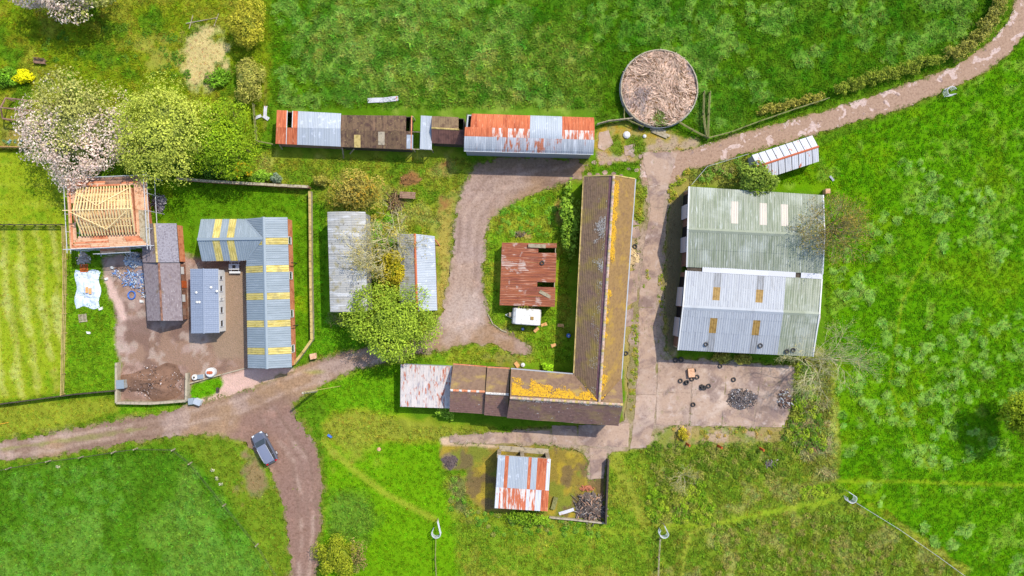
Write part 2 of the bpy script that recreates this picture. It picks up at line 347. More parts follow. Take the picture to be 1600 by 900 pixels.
# ------------------------------------------------------------------ ground fields (numpy)
DX = 0.22
XS = np.arange(-80, 80.01, DX); YS = np.arange(-48, 48.01, DX)
GX, GY = np.meshgrid(XS, YS); PX = GX*S + 800; PY = 450 - GY*S
_tab = np.random.default_rng(11).random((256, 256)).astype(np.float32)
def vn(x, y, s, seed=0):
    X = x/s + seed*17.31; Y = y/s + seed*9.77
    xi = np.floor(X).astype(int); yi = np.floor(Y).astype(int); fx = X-xi; fy = Y-yi
    fx = fx*fx*(3-2*fx); fy = fy*fy*(3-2*fy)
    a = _tab[xi % 256, yi % 256]; b = _tab[(xi+1) % 256, yi % 256]; c = _tab[xi % 256, (yi+1) % 256]; d = _tab[(xi+1) % 256, (yi+1) % 256]
    return (a*(1-fx)+b*fx)*(1-fy) + (c*(1-fx)+d*fx)*fy
def fbm(x, y, s, seed=0, o=4, g=.5):
    t = 0; a = 1; n = 0
    for i in range(o):
        t = t + a*vn(x, y, s, seed+i*3); n += a; a *= g; s *= .5
    return t/n
def inpoly(poly, px=PX, py=PY):
    r = np.zeros(px.shape, bool); n = len(poly)
    for i in range(n):
        x0, y0 = poly[i]; x1, y1 = poly[(i+1) % n]
        if y0 == y1: continue
        c = ((y0 > py) != (y1 > py)) & (px < (x1-x0)*(py-y0)/(y1-y0)+x0)
        r ^= c
    return r
def blur(a, sig):
    r = max(1, int(sig*2.5)); k = np.exp(-.5*(np.arange(-r, r+1)/sig)**2); k /= k.sum()
    a = a.astype(np.float32)
    p = np.pad(a, ((r, r), (0, 0)), mode='edge'); a = sum(k[i]*p[i:i+a.shape[0]] for i in range(2*r+1))
    p = np.pad(a, ((0, 0), (r, r)), mode='edge'); a = sum(k[i]*p[:, i:i+a.shape[1]] for i in range(2*r+1))
    return a
N1 = fbm(GX, GY, 1.2, 1, 4) - .5; N2 = fbm(GX, GY, 5.0, 2, 4) - .5; N3 = fbm(GX, GY, .6, 5, 3) - .5
N4 = fbm(GX, GY, 14.0, 8, 3) - .5
def zmask(poly, soft=.8, rag=.5):
    """soft-edged ragged mask of a photo-pixel polygon; soft in metres"""
    m = blur(inpoly(poly), max(.6, soft/DX))
    return np.clip((m + rag*N1*1.2*(4*m*(1-m)) - .5)*2.2 + .5, 0, 1)
def ell(cx, cy, rx, ry, n=20): return [(cx+rx*math.cos(t*2*math.pi/n), cy+ry*math.sin(t*2*math.pi/n)) for t in range(n)]
def field(poly, sig=.45, amp=.5):
    m = blur(inpoly(poly), sig/DX)
    return m - .5 + amp*(N3*.5 + N1*.5)*(4*m*(1-m))

COL = np.zeros(GX.shape + (3,), np.float32); COL[:] = lin(72,128,24)
TH = np.full(GX.shape, .16, np.float32); TD = np.full(GX.shape, 1.0, np.float32); RO = np.full(GX.shape, .06, np.float32)
def paint(m, col, th=None, td=None, ro=None, k=1.0):
    m = m*k
    COL[:] = COL*(1-m[..., None]) + np.array(col, np.float32)*m[..., None]
    for A, v in ((TH, th), (TD, td), (RO, ro)):
        if v is not None: A[:] = A*(1-m) + v*m
def spots(zone, thr, wid, src, col, k=.8, th=None):
    m = np.clip((src - thr)/wid, 0, 1)*zone; paint(m, col, th=th, k=k)

def Z(poly, col, th=.15, td=1., ro=.06, soft=.9, rag=.5):
    m = zmask(poly, soft, rag); paint(m, col, th, td, ro); return m

# fields and gardens
topf = Z([(418,-80),(1590,-80),(1560,40),(1480,105),(1300,160),(1100,220),(930,205),(425,175)], lin(66,122,18), .22, 1.1, .13)
spots(topf, .02, .2, fbm(GX,GY,6,21,4)-.5, lin(80,138,44), .6)
spots(topf, .06, .15, fbm(GX,GY,5.0,23,4)-.5, lin(52,108,16), .6)
topw = Z([(430,20),(640,0),(900,60),(960,110),(940,170),(700,170),(520,130)], lin(92,140,52), .3, 1.1, .15, soft=4)
spots(topw, .03, .15, fbm(GX,GY,2.6,27,4)-.5, lin(126,166,88), .75)
gard = Z([(-80,-80),(418,-80),(420,150),(402,240),(-80,240)], lin(96,138,26), .2, 1., .1)
spots(gard, .0, .15, fbm(GX,GY,4.0,31,4)-.5, lin(142,150,52), .6)
spots(gard, .04, .12, fbm(GX,GY,3.0,33,4)-.5, lin(64,124,24), .8)
Z(ell(318,88,36,52), lin(196,178,118), .1, .7, .08, soft=1.5, rag=1.2)
Z(ell(250,80,40,30), lin(150,150,58), .12, .8, .06, soft=2, rag=1)
Z([(0,195),(40,195),(50,232),(0,232)], lin(150,138,62), .12, .8, .04, soft=1)
mown = Z([(-80,236),(102,240),(104,350),(108,390),(104,612),(-80,640)], lin(112,156,36), .1, .8, .03, soft=.5, rag=.2)
st = .5+.5*np.sin(GY*2*np.pi/2.6 + 1.2*N2*4); up = (PY < 352)
spots(mown*up, .35, .6, st*.55+N1*.9+N2*.5, lin(166,184,84), .75)
st2 = .5+.5*np.sin((GX+.12*GY)*2*np.pi/2.3 + 1.5*N2*4)
spots(mown*~up, .22, .5, st2*.55+N1*1.0+N2*1.0, lin(186,188,100), .75)
spots(mown, .1, .1, N1, lin(80,140,22), .6)
Z([(-80,640),(185,618),(190,642),(120,662),(-80,700)], lin(116,148,46), .13, 1, .05)
Z([(105,395),(150,400),(190,470),(185,560),(190,615),(105,620)], lin(84,144,26), .2, 1.1, .08)
Z([(180,630),(300,626),(345,590),(352,600),(300,640),(200,655)], lin(82,148,22), .16, 1, .06)
blf = Z([(-80,735),(60,725),(190,702),(290,704),(340,760),(400,850),(440,980),(-80,980)], lin(62,122,26), .2, 1.1, .1, soft=1.2)
spots(blf, .0, .2, fbm(GX,GY,5.0,41,4)-.5 + .2*np.clip((PY-740)/160,0,1)-.06, lin(86,144,56), .7)
Z([(-80,712),(120,700),(310,684),(380,690),(432,745),(470,980),(440,980),(400,850),(335,740),(290,700),(190,700),(-80,742)], lin(88,134,36), .16, 1, .06, soft=1.2)
Z(ell(395,745,22,42), lin(140,120,80), .1, .5, .05, soft=1.2, rag=1.3)
dg = Z([(232,275),(486,290),(488,556),(456,578),(450,340),(310,338),(300,420),(232,400)], lin(72,134,18), .15, 1, .05)
spots(dg, .06, .1, N2+N1*.4, lin(112,162,24), .6)
Z([(490,295),(520,300),(515,500),(600,540),(470,560),(490,500)], lin(74,142,22), .2, 1.1, .07)
mid = Z([(400,235),(720,235),(745,275),(705,330),(700,480),(660,545),(520,500),(512,320),(400,285)], lin(104,142,44), .22, 1.1, .1)
spots(mid, .02, .12, fbm(GX,GY,3.4,51,4)-.5, lin(156,158,72), .7)
spots(mid, .05, .1, fbm(GX,GY,2.4,53,4)-.5, lin(76,136,30), .7)
Z([(690,300),(712,300),(706,420),(700,480),(676,520),(684,400)], lin(166,152,70), .12, .8, .05, soft=.8, rag=1)
for e in (ell(641,281,19,10), ell(690,262,14,10), ell(695,318,9,16)): Z(e, lin(150,108,62), .06, .3, .05, soft=.7, rag=1.2)
isl = Z([(720,350),(770,300),(905,280),(905,580),(800,572),(660,566),(640,556),(760,540),(752,430)], lin(92,148,34), .22, 1.1, .1)
spots(isl, .03, .12, fbm(GX,GY,2.8,57,4)-.5, lin(130,158,56), .6)
Z(ell(800,560,50,10), lin(140,138,62), .1, .7, .04, soft=.8, rag=1)
Z(ell(873,330,5,30), lin(176,142,70), .08, .5, .04, soft=.5)
Z([(815,360),(832,360),(832,374),(815,374)], lin(170,150,80), .06, .4, .04, soft=.4)
lawn = Z([(505,640),(630,560),(640,660),(690,676),(690,745),(720,790),(735,980),(500,980),(510,740)], lin(82,148,14), .13, 1.1, .04)
spots(lawn*zmask([(500,640),(600,650),(640,690),(580,730),(520,740)], 2.5, 1), .0, .2, N2+.1, lin(122,150,60), .7)
Z([(510,760),(570,770),(600,810),(570,850),(510,840)], lin(80,136,44), .22, 1.1, .1, soft=1.5)
Z([(470,600),(560,570),(625,570),(620,660),(520,640)], lin(82,150,20), .18, 1., .06)
Z([(500,650),(540,640),(690,660),(760,668),(860,690),(690,690),(560,690),(520,700)], lin(122,146,50), .16, 1, .06, soft=1)
rgh = Z([(690,745),(1005,690),(1030,980),(730,980),(705,800)], lin(92,142,38), .2, 1.1, .1)
spots(rgh, .03, .12, fbm(GX,GY,2.6,61,4)-.5, lin(120,146,54), .7)
Z([(700,745),(725,740),(730,790),(770,840),(715,800)], lin(112,122,66), .2, 1, .1, soft=.6, rag=1)
brm = Z([(1005,690),(1240,680),(1300,750),(1340,790),(1520,905),(1500,980),(1020,980)], lin(92,136,42), .22, 1.1, .14)
spots(brm, .0, .14, fbm(GX,GY,2.2,63,4)-.5, lin(144,150,84), .65)
spots(brm, .06, .1, fbm(GX,GY,1.8,65,4)-.5, lin(76,124,30), .7)
strip = Z([(1235,556),(1290,540),(1305,640),(1308,750),(1290,750),(1225,690)], lin(104,128,54), .34, 1.1, .2)
spots(strip, .02, .12, fbm(GX,GY,1.6,67,4)-.5, lin(168,152,104), .75)
rf = Z([(1062,275),(1180,240),(1290,225),(1360,195),(1500,145),(1575,90),(1620,30),(1800,0),(1800,980),(1520,980),(1515,900),(1325,775),(1305,730),(1296,560),(1292,300),(1080,290)], lin(68,136,6), .17, 1.1, .08, soft=.5)
spots(rf, .04, .14, fbm(GX,GY,6.0,71,4)-.5, lin(88,146,14), .7)
spots(rf, .1, .1, fbm(GX,GY,1.8,73,4)-.5, lin(104,162,60), .6)
Z([(1065,270),(1160,240),(1200,262),(1170,295),(1075,292)], lin(112,138,60), .26, 1, .1, soft=.8)
Z([(1296,560),(1306,560),(1312,740),(1300,740)], lin(150,160,80), .16, 1, .05, soft=.7)
Z([(1330,770),(1345,775),(1520,892),(1505,900)], lin(150,160,70), .16, 1, .04, soft=.7)
# worn footpaths through the grass
def path(pts, w, col, k=.8, rag=.5):
    d = np.full(GX.shape, 1e9)
    for (x0, y0), (x1, y1) in zip(pts[:-1], pts[1:]):
        vx, vy = x1-x0, y1-y0; t = np.clip(((PX-x0)*vx+(PY-y0)*vy)/(vx*vx+vy*vy), 0, 1)
        d = np.minimum(d, np.hypot(PX-x0-t*vx, PY-y0-t*vy))
    m = np.clip(1.3 - d/w + rag*N1, 0, 1); paint(m, col, th=.06, td=.5, ro=.02, k=k); return m
path([(1036,822),(1110,820),(1200,800),(1290,785),(1320,770)], 6, lin(112,160,42), .7)
path([(1100,822),(1078,835),(1068,870),(1066,905)], 4, lin(130,158,60), .7)
path([(505,690),(545,728),(600,770),(680,812)], 6, lin(130,160,60), .6)
path([(1310,752),(1420,752),(1600,758)], 4, lin(112,156,34), .6)
path([(940,700),(985,760),(1000,810),(1030,820)], 6, lin(128,150,54), .6)
path([(700,800),(860,830),(1000,830)], 6, lin(112,150,44), .5)
path([(415,110),(414,200)], 3, lin(120,120,60), .5)
path([(1455,740),(1390,600),(1410,470),(1470,360)], 2.5, lin(112,156,34), .5)
# mossy and bare ground round the yards
moss = lin(150,130,50)
m1 = Z([(932,205),(970,190),(1000,205),(1050,205),(1100,222),(1085,236),(1005,245),(930,262)], lin(160,144,78), .07, .5, .03, soft=.5, rag=.9)
spots(m1, .0, .12, N1, lin(170,140,36), .8); spots(m1, .04, .1, fbm(GX,GY,1.6,83,4)-.5, lin(120,140,50), .7); spots(m1, .06, .1, fbm(GX,GY,1.9,84,4)-.5, lin(176,152,136), .7)
for p in ([(972,215),(1005,210),(1012,240),(988,246)], [(950,225),(966,205),(975,240),(960,248)]): Z(p, lin(86,130,40), .2, 1, .05, soft=.4)
m2 = Z([(690,682),(860,690),(925,700),(948,712),(946,812),(860,806),(755,800),(728,772),(728,735),(688,735)], lin(140,122,54), .05, .35, .03, soft=.4, rag=.9)
spots(m2, .0, .12, N1, lin(170,148,50), .8); spots(m2, .05, .1, fbm(GX,GY,1.9,85,4)-.5, lin(108,128,44), .7); spots(m2, .02, .1, fbm(GX,GY,1.5,81,4)-.5, lin(112,92,66), .8)
Z(ell(703,722,14,13), lin(132,112,104), .02, .1, .03, soft=.5); Z(ell(704,720,7,7), lin(96,82,78), .02, .1, .02, soft=.4)
Z([(688,682),(735,686),(780,690),(780,700),(740,697),(688,694)], lin(206,176,148), .02, .1, .02, soft=.3)
Z([(978,290),(1004,285),(1048,285),(1066,300),(1060,560),(1040,560),(1020,700),(975,700)], lin(160,142,104), .06, .35, .02, soft=.4, rag=.8)
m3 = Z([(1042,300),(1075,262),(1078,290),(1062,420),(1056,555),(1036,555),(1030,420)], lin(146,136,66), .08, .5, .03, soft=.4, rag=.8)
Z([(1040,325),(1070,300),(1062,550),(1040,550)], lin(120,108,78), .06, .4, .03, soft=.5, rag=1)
Z([(986,285),(1012,290),(1005,345),(985,370),(990,330)], lin(120,138,44), .14, .9, .05, soft=.4)
m4 = Z([(985,395),(1004,392),(998,480),(992,560),(984,640),(978,650),(972,560),(980,450)], lin(160,144,80), .05, .4, .03, soft=.35, rag=1)
Z([(988,500),(998,490),(996,580),(990,640),(982,640)], lin(110,142,30), .14, .9, .04, soft=.3)
Z([(982,385),(1005,385),(1002,415),(984,420)], lin(216,190,140), .03, .2, .02, soft=.3)
m5 = Z([(1025,660),(1130,664),(1230,662),(1225,690),(1130,694),(1010,700),(1000,690)], lin(158,140,88), .08, .6, .04, soft=.5, rag=1)
spots(m5, .0, .12, N1, lin(150,138,66), .7); spots(m5, .05, .08, fbm(GX,GY,1.2,87,4)-.5, lin(178,152,132), .8); spots(m5, .04, .1, fbm(GX,GY,1.6,86,4)-.5, lin(116,136,54), .8)
Z([(1056,560),(1075,562),(1080,600),(1060,590)], lin(140,120,52), .05, .3, .02, soft=.4)
# builders' yard: beaten earth
byard = Z([(160,404),(225,396),(300,400),(388,400),(388,500),(458,578),(360,612),(300,628),(188,628),(186,560),(180,500)], lin(150,121,102), .03, .05, .02, soft=.6, rag=.8)
spots(byard, .03, .1, N2+.6*N1, lin(172,146,134), .8); spots(byard, .05, .1, fbm(GX,GY,3,91,4)-.5, lin(124,98,86), .8); spots(byard, .08, .06, fbm(GX,GY,1.4,93,4)-.5, lin(184,164,150), .6)
Z([(162,428),(176,440),(200,498),(188,500),(166,450)], lin(206,174,160), .03, .05, .02, soft=.3, rag=1)
Z([(320,420),(384,412),(384,560),(340,560),(322,520)], lin(152,128,106), .03, .05, .02, soft=.5)
Z([(348,588),(386,576),(460,574),(468,580),(400,606),(340,632),(300,632)], lin(208,172,156), .02, .05, .03, soft=.4, rag=.8)
Z([(297,600),(346,588),(350,602),(334,618),(300,628)], lin(76,150,16), .15, 1, .04, soft=.3)
soil = Z([(190,570),(294,572),(294,626),(190,626)], lin(140,112,98), .04, .08, .05, soft=.3)
spots(soil, .0, .1, N1, lin(176,146,132), .7)

# ------------------------------------------------------------------ tracks, lane and yard as sheets
COL_ = None
TRACK = [(-60,702),(0,690),(60,681),(130,668),(200,655),(260,642),(320,626),(380,612),(430,594),(462,577),(520,557),(575,541),(640,541),(672,520),
         (692,486),(704,430),(708,380),(712,340),(720,306),(732,276),(748,256),(790,246),(860,246),(915,252),(912,276),(885,284),(850,296),(812,310),(780,326),(764,345),(757,385),(754,440),
         (760,484),(772,508),(800,522),(826,542),(834,550),(822,557),(790,548),(768,536),(735,536),(700,542),(655,553),(600,566),(540,582),(490,606),
         (452,632),(452,642),(470,660),(492,690),(502,730),(504,790),(498,850),(488,980),(452,980),(452,860),(444,790),(428,742),(404,708),(372,684),(330,677),(260,683),(160,699),(60,714),(-60,728)]
fT = field(TRACK, .6, 1.5) + .08
LANE = [(1616,-60),(1590,0),(1576,35),(1550,68),(1500,102),(1440,127),(1370,150),(1290,175),(1220,196),(1150,213),(1100,230),(1055,239),(1004,238),
        (1004,290),(1060,285),(1062,268),(1110,254),(1180,233),(1260,211),(1330,191),(1400,169),(1470,141),(1530,114),(1578,80),(1608,38),(1650,-60)]
fL = field(LANE, .5, 1.2) + .2
YARD = [(1004,285),(1050,285),(1042,325),(1038,385),(1035,430),(1034,480),(1036,520),(1040,556),(1060,562),(1140,566),(1246,572),(1240,610),(1226,664),(1150,668),(1060,660),(1022,680),(990,700),(950,706),(944,742),(920,752),(918,706),(860,694),(780,694),(700,690),(700,680),(800,676),(880,668),(975,662),(980,640),(984,560),(988,480),(990,430),(994,385),(1013,325)]
fY = field(YARD, .5, 1.2) + .12

fm_ = np.maximum.reduce([fT-.08, fL-.2, fY-.12]); paint(np.clip((fm_+.42)/.4, 0, 1)*np.clip(.75+1.6*N1, 0, 1), lin(146,134,88), th=.09, k=.6)
def colgrid(base): A = np.zeros(GX.shape+(3,), np.float32); A[:] = base; return A
tc = colgrid(lin(158,129,102))
def mixc(A, m, c): A[:] = A*(1-m[..., None]) + np.array(c, np.float32)*m[..., None]
mixc(tc, np.clip((N2+.1)*4, 0, .6), lin(130,106,96))
mixc(tc, np.clip((fbm(GX,GY,4,101,4)-.55)*6, 0, .6), lin(172,150,140))
mixc(tc, zmask([(380,640),(460,625),(500,700),(505,900),(450,900),(430,740),(350,680)], 1.5)*.85, lin(140,110,98))
mixc(tc, zmask([(670,300),(760,260),(860,260),(770,330),(760,500),(670,540)], 2.)*.55, lin(176,154,144))
mixc(tc, zmask([(680,470),(745,440),(765,500),(750,530),(680,540)], 2.)*.6, lin(186,168,158))
mixc(tc, np.clip(.3-fT, 0, .3)/.3*.75*np.clip(N1*4+.7,0,1), lin(128,126,72))
for pts in ([(0,702),(150,682),(290,658),(420,622)], ):     # grassy crown between the wheel tracks
    d = np.full(GX.shape, 1e9)
    for (x0,y0),(x1,y1) in zip(pts[:-1], pts[1:]):
        vx, vy = x1-x0, y1-y0; t = np.clip(((PX-x0)*vx+(PY-y0)*vy)/(vx*vx+vy*vy), 0, 1); d = np.minimum(d, np.hypot(PX-x0-t*vx, PY-y0-t*vy))
    mixc(tc, np.clip(1.1-d/4 + 2.2*N1, 0, 1)*(PX < 230)*.7, lin(140,140,72))
mixc(tc, np.clip(1.2-np.hypot((PX-490)/20,(PY-581)/4)+N1, 0, 1)*.8, lin(146,142,70))
lc = colgrid(lin(168,139,118)); mixc(lc, np.clip(.3-fL, 0, .3)/.3*.75*np.clip(N1*4+.7,0,1), lin(144,128,84))
yc = colgrid(lin(164,144,126)); mixc(yc, np.clip(.12-fY, 0, .12)/.12*.6, lin(150,134,70))
mixc(yc, np.clip((fbm(GX,GY,2.5,111,4)-.55)*8, 0, .7), lin(130,124,66))
for cx, cy, rx, ry, c_ in ((1135,640,18,16,lin(112,104,104)), (1195,622,12,16,lin(128,112,104)), (1060,635,40,10,lin(128,108,100)), (1215,585,20,14,lin(196,170,156))):
    mixc(yc, np.clip(1.3-np.hypot((PX-cx)/rx,(PY-cy)/ry)+1.4*N1, 0, 1)*.8, c_)
mixc(tc, zmask([(735,240),(930,240),(925,262),(740,268)], .8, 1)*.8, lin(140,116,92))
RUT = np.full(GX.shape, 1e9)
for pts in ([(-60,714),(100,691),(250,663),(370,636),(460,598),(560,562),(650,547),(700,500),(728,430),(734,340),(770,290),(850,274),(915,266)], [(420,650),(470,720),(482,800),(474,905)], [(560,562),(680,545),(760,530),(825,548)]):
    for (x0,y0),(x1,y1) in zip(pts[:-1], pts[1:]):
        vx, vy = x1-x0, y1-y0; t = np.clip(((PX-x0)*vx+(PY-y0)*vy)/(vx*vx+vy*vy), 0, 1); RUT = np.minimum(RUT, np.hypot(PX-x0-t*vx, PY-y0-t*vy))
rw_ = RUT + 4*N2*2
mixc(tc, np.exp(-((rw_-9)/3.5)**2)*np.clip(.4+2*N1,0,.65), lin(178,154,138))
mixc(tc, np.exp(-((rw_-15)/3)**2)*np.clip(.4+2*N2,0,.6), lin(128,104,90))
mixc(tc, np.exp(-((rw_)/3)**2)*np.clip(.2+2.5*N2,0,.5), lin(134,112,98))
flat = np.clip((np.maximum.reduce([fT, fL, fY]) + .5)*1.6, 0, 1)
on_sheet = np.maximum.reduce([fT, fL, fY]) > -.03

def sheet(name, f, z, colr, mt, kind='structure', zf=None):
    ny, nx = f.shape; ins = f > 0
    q = ins[:-1,:-1] | ins[1:,:-1] | ins[:-1,1:] | ins[1:,1:]
    jy, ix = np.nonzero(q)
    idx = np.stack([jy*nx+ix, jy*nx+ix+1, (jy+1)*nx+ix+1, (jy+1)*nx+ix], 1)
    used, inv = np.unique(idx.ravel(), return_inverse=True)
    gy, gx = np.gradient(f, DX); ff = f.ravel()[used]; g1 = gx.ravel()[used]; g2 = gy.ravel()[used]
    g = g1*g1+g2*g2+1e-4; k = np.where(ff < 0, -ff/g, 0)
    mx = 1.3*DX; ln = np.abs(k)*np.sqrt(g); k = k*np.minimum(1, mx/np.maximum(ln, 1e-6))
    zz = np.full(len(used), z) if zf is None else z + zf.ravel()[used]*(ff > 0.05)
    V = np.stack([GX.ravel()[used]+g1*k, GY.ravel()[used]+g2*k, zz], 1)
    o = mesh_np(name, V, inv.reshape(-1, 4), MATS[mt], colr.reshape(-1, 3)[used], smooth=True)
    return prop(o, kind=kind)
prop(sheet('farm_track', fT, .012, tc, 'dirt_track'), 'beaten earth farm track winding between the sheds')
lane = prop(sheet('lane', fL, .020, lc, 'lane'), 'worn concrete lane with pale broken patches leading off past the round store')
yard = prop(sheet('concrete_yard', fY, .016, yc, 'dirt_track'), 'cracked concrete yard with moss between its slabs')

gm = np.clip((COL[...,1]-COL[...,0]*1.1)/np.maximum(COL[...,1],1e-4)*2.2, 0, 1)[..., None]
COL[:] = COL*(1-gm) + COL*np.array([1.62,1.03,.75],np.float32)*gm
# weed clumps: low pale mounds, part of the ground itself
MOUND = np.zeros(GX.shape, np.float32)
def mounds(poly, n, rad, col, h, seed, clus=None, squash=.75, k=.6, sharp=1.8):
    r = np.random.default_rng(seed); m_ = inpoly(poly) & VIS0
    if clus is not None: m_ &= clus
    ids = r.choice(np.nonzero(m_.ravel())[0], n)
    A = np.zeros(GX.shape, np.float32)
    for i in ids:
        cx, cy = GX.ravel()[i], GY.ravel()[i]; q = r.uniform(*rad); e = r.uniform(squash, 1.3); t = r.uniform(0, 3.14)
        w = int(q*2.4/DX)+1; jy, jx = divmod(i, GX.shape[1]); sl = (slice(max(0,jy-w), jy+w+1), slice(max(0,jx-w), jx+w+1))
        dx, dy = GX[sl]-cx, GY[sl]-cy; a, b = dx*np.cos(t)+dy*np.sin(t), (-dx*np.sin(t)+dy*np.cos(t))*e
        d = np.hypot(a, b)/q + 1.5*N3[sl] + 1.2*N1[sl]; A[sl] = np.maximum(A[sl], np.clip((1.05-d)*sharp, 0, 1)*r.uniform(.6, 1))
    COL[:] = COL*(1-k*A[..., None]) + np.array(col, np.float32)*k*A[..., None]; MOUND[:] = np.maximum(MOUND, A*h)
VIS0 = (PX > -40) & (PX < 1640) & (PY > -40) & (PY < 940)
c1 = fbm(GX,GY,9.0,161,3) > .46
mounds([(1300,240),(1600,90),(1640,20),(1640,940),(1520,890),(1330,765),(1308,600)], 270, (.3,.85), lin(128,166,70), .38, 501, c1 & (PY > 250), k=.9, sharp=7)
mounds([(1300,240),(1600,90),(1640,20),(1640,940),(1520,890),(1330,765),(1308,600)], 240, (.25,.7), lin(66,120,2), .16, 502, sharp=3)
mounds([(430,0),(1550,0),(1470,90),(1290,145),(1100,200),(960,60),(930,160),(440,160)], 420, (.4,1.2), lin(122,160,62), .34, 503, fbm(GX,GY,9.0,171,3) > .47, k=.8, sharp=5.5)
mounds([(430,0),(1550,0),(1470,90),(1290,145),(1100,200),(960,60),(930,160),(440,160)], 330, (.5,1.5), lin(56,112,12), .12, 504, k=.75)
mounds([(0,745),(290,715),(430,900),(430,940),(0,940)], 260, (.4,1.0), lin(102,150,50), .26, 505, (fbm(GX,GY,7.0,181,3)+.25*np.clip((PY-740)/160,0,1)) > .53, sharp=3)
# lie of the grass: streaks combed by the wind
def comb(ang, s1, s2, seed):
    c_, s_ = math.cos(ang), math.sin(ang); wx, wy = GX+2.2*N2*2, GY+2.2*fbm(GX,GY,4,seed+5,2)*2
    return fbm((wx*c_+wy*s_)/s1, (-wx*s_+wy*c_)/s2, 1.0, seed, 3)-.5
STR = comb(-.6, 1.5, .45, 601)
COL[:] = COL*(1 + .55*STR[..., None]*np.clip(TD, 0, 1)[..., None])
# ------------------------------------------------------------------ ground sheet
def gauss(cx, cy, rx, ry): return np.exp(-(((PX-cx)/rx)**2 + ((PY-cy)/ry)**2))
BUILT = [[(100,275),(235,275),(235,390),(100,390)], [(222,345),(296,345),(296,515),(222,515)], [(295,418),(356,418),(356,525),(295,525)], [(305,338),(460,338),(460,580),(305,580)],
         [(508,328),(580,328),(580,490),(508,490)], [(620,362),(686,362),(686,488),(620,488)], [(778,375),(872,375),(872,482),(778,482)], [(890,270),(995,270),(980,668),(890,668)],
         [(622,566),(980,566),(980,668),(622,668)], [(1055,288),(1290,288),(1290,560),(1055,560)], [(428,168),(930,168),(930,246),(428,246)], [(770,705),(864,705),(864,802),(770,802)]]
bm_ = np.zeros(GX.shape, bool)
for b_ in BUILT: bm_ |= inpoly(b_)
calm = np.clip(1 - flat - blur(bm_, 3), 0, 1)
rel = 1.25*RO*(1.5*(fbm(GX,GY,2.4,121,5,.55)-.5) + .9*(fbm(GX,GY,.9,131,3)-.5))*1.5
HGT = (rel + MOUND + .22*RO*8*np.clip(STR,-.2,.3)*.5)*calm
HGT = np.where(flat > .75, -.04, HGT*(1-flat) - .05*flat)
prop_h = HGT
def gz(x, y):
    i = int(round((x+80)/DX)); j = int(round((y+48)/DX))
    return float(HGT[min(max(j,0),HGT.shape[0]-1), min(max(i,0),HGT.shape[1]-1)])
ext = np.array([2., 6., 14., 40., 120., 400.])
XE = np.concatenate([XS[0]-ext[::-1], XS, XS[-1]+ext]); YE = np.concatenate([YS[0]-ext[::-1], YS, YS[-1]+ext])
HP = np.pad(HGT, 6, mode='edge'); CP = np.pad(COL, ((6,6),(6,6),(0,0)), mode='edge')
EX, EY = np.meshgrid(XE, YE); ny, nx = EX.shape
jj, ii = np.meshgrid(np.arange(ny-1), np.arange(nx-1), indexing='ij')
F = np.stack([jj*nx+ii, jj*nx+ii+1, (jj+1)*nx+ii+1, (jj+1)*nx+ii], -1).reshape(-1, 4)
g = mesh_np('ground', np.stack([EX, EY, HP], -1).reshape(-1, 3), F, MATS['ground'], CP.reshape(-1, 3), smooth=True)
prop(g, 'grass fields, gardens and bare earth around the farm', kind='structure')

# ------------------------------------------------------------------ grass blades (uncountable)
def tufts(name, label, sel, per_m2, seed, wide=1.0, vary=.2, parent=None):
    r = np.random.default_rng(seed)
    ok = np.nonzero((sel & ~on_sheet & ~bm_).ravel())[0]
    n = int(len(ok)*DX*DX*per_m2)
    ids = r.choice(ok, n); keep = r.random(n) < np.clip(TD.ravel()[ids], 0, 1); ids = ids[keep]; n = len(ids)
    x = GX.ravel()[ids] + r.uniform(-DX, DX, n)*.5; y = GY.ravel()[ids] + r.uniform(-DX, DX, n)*.5
    z = HGT.ravel()[ids]; h = TH.ravel()[ids]*r.uniform(.6, 1.5, n)
    c = COL.reshape(-1, 3)[ids]*(1 + vary*r.normal(0, 1, (n, 1)).clip(-1.6, 2)) * (1 + .12*r.normal(0, 1, (n, 3)))
    c = np.clip(c*1.12, .002, .8)
    nb = 4; Vs = []; Cs = []
    a0 = r.uniform(0, 2*np.pi, n)
    for b in range(nb):
        a = a0 + b*2*np.pi/nb + r.uniform(-.5, .5, n); ln = h*r.uniform(.9, 1.9, n)*wide; w = (.05 + .16*h)*r.uniform(.7, 1.3, n)*wide
        dx, dy = np.cos(a), np.sin(a)
        p0 = np.stack([x - dy*w, y + dx*w, z - .03], 1); p1 = np.stack([x + dy*w, y - dx*w, z - .03], 1)
        p2 = np.stack([x + dx*ln, y + dy*ln, z + h*r.uniform(.5, 1.1, n)], 1)
        Vs.append(np.stack([p0, p1, p2], 1)); Cs.append(np.repeat((c*r.uniform(.8, 1.25, (n, 1)))[:, None, :], 3, 1))
    V = np.concatenate(Vs).reshape(-1, 3); K = np.concatenate(Cs).reshape(-1, 3)
    o = mesh_np(name, V, np.arange(len(V)).reshape(-1, 3), MATS['grassblade'], K)
    return prop(o, label, 'grass', kind='stuff')
VIS = (PX > -40) & (PX < 1640) & (PY > -40) & (PY < 940)
rightm = VIS & (PX >= 1150) & (PY < 760); botm = VIS & (PY >= 600) & ~rightm; topm = VIS & ~rightm & ~botm
fringe = np.maximum.reduce([fT, fY, fL])
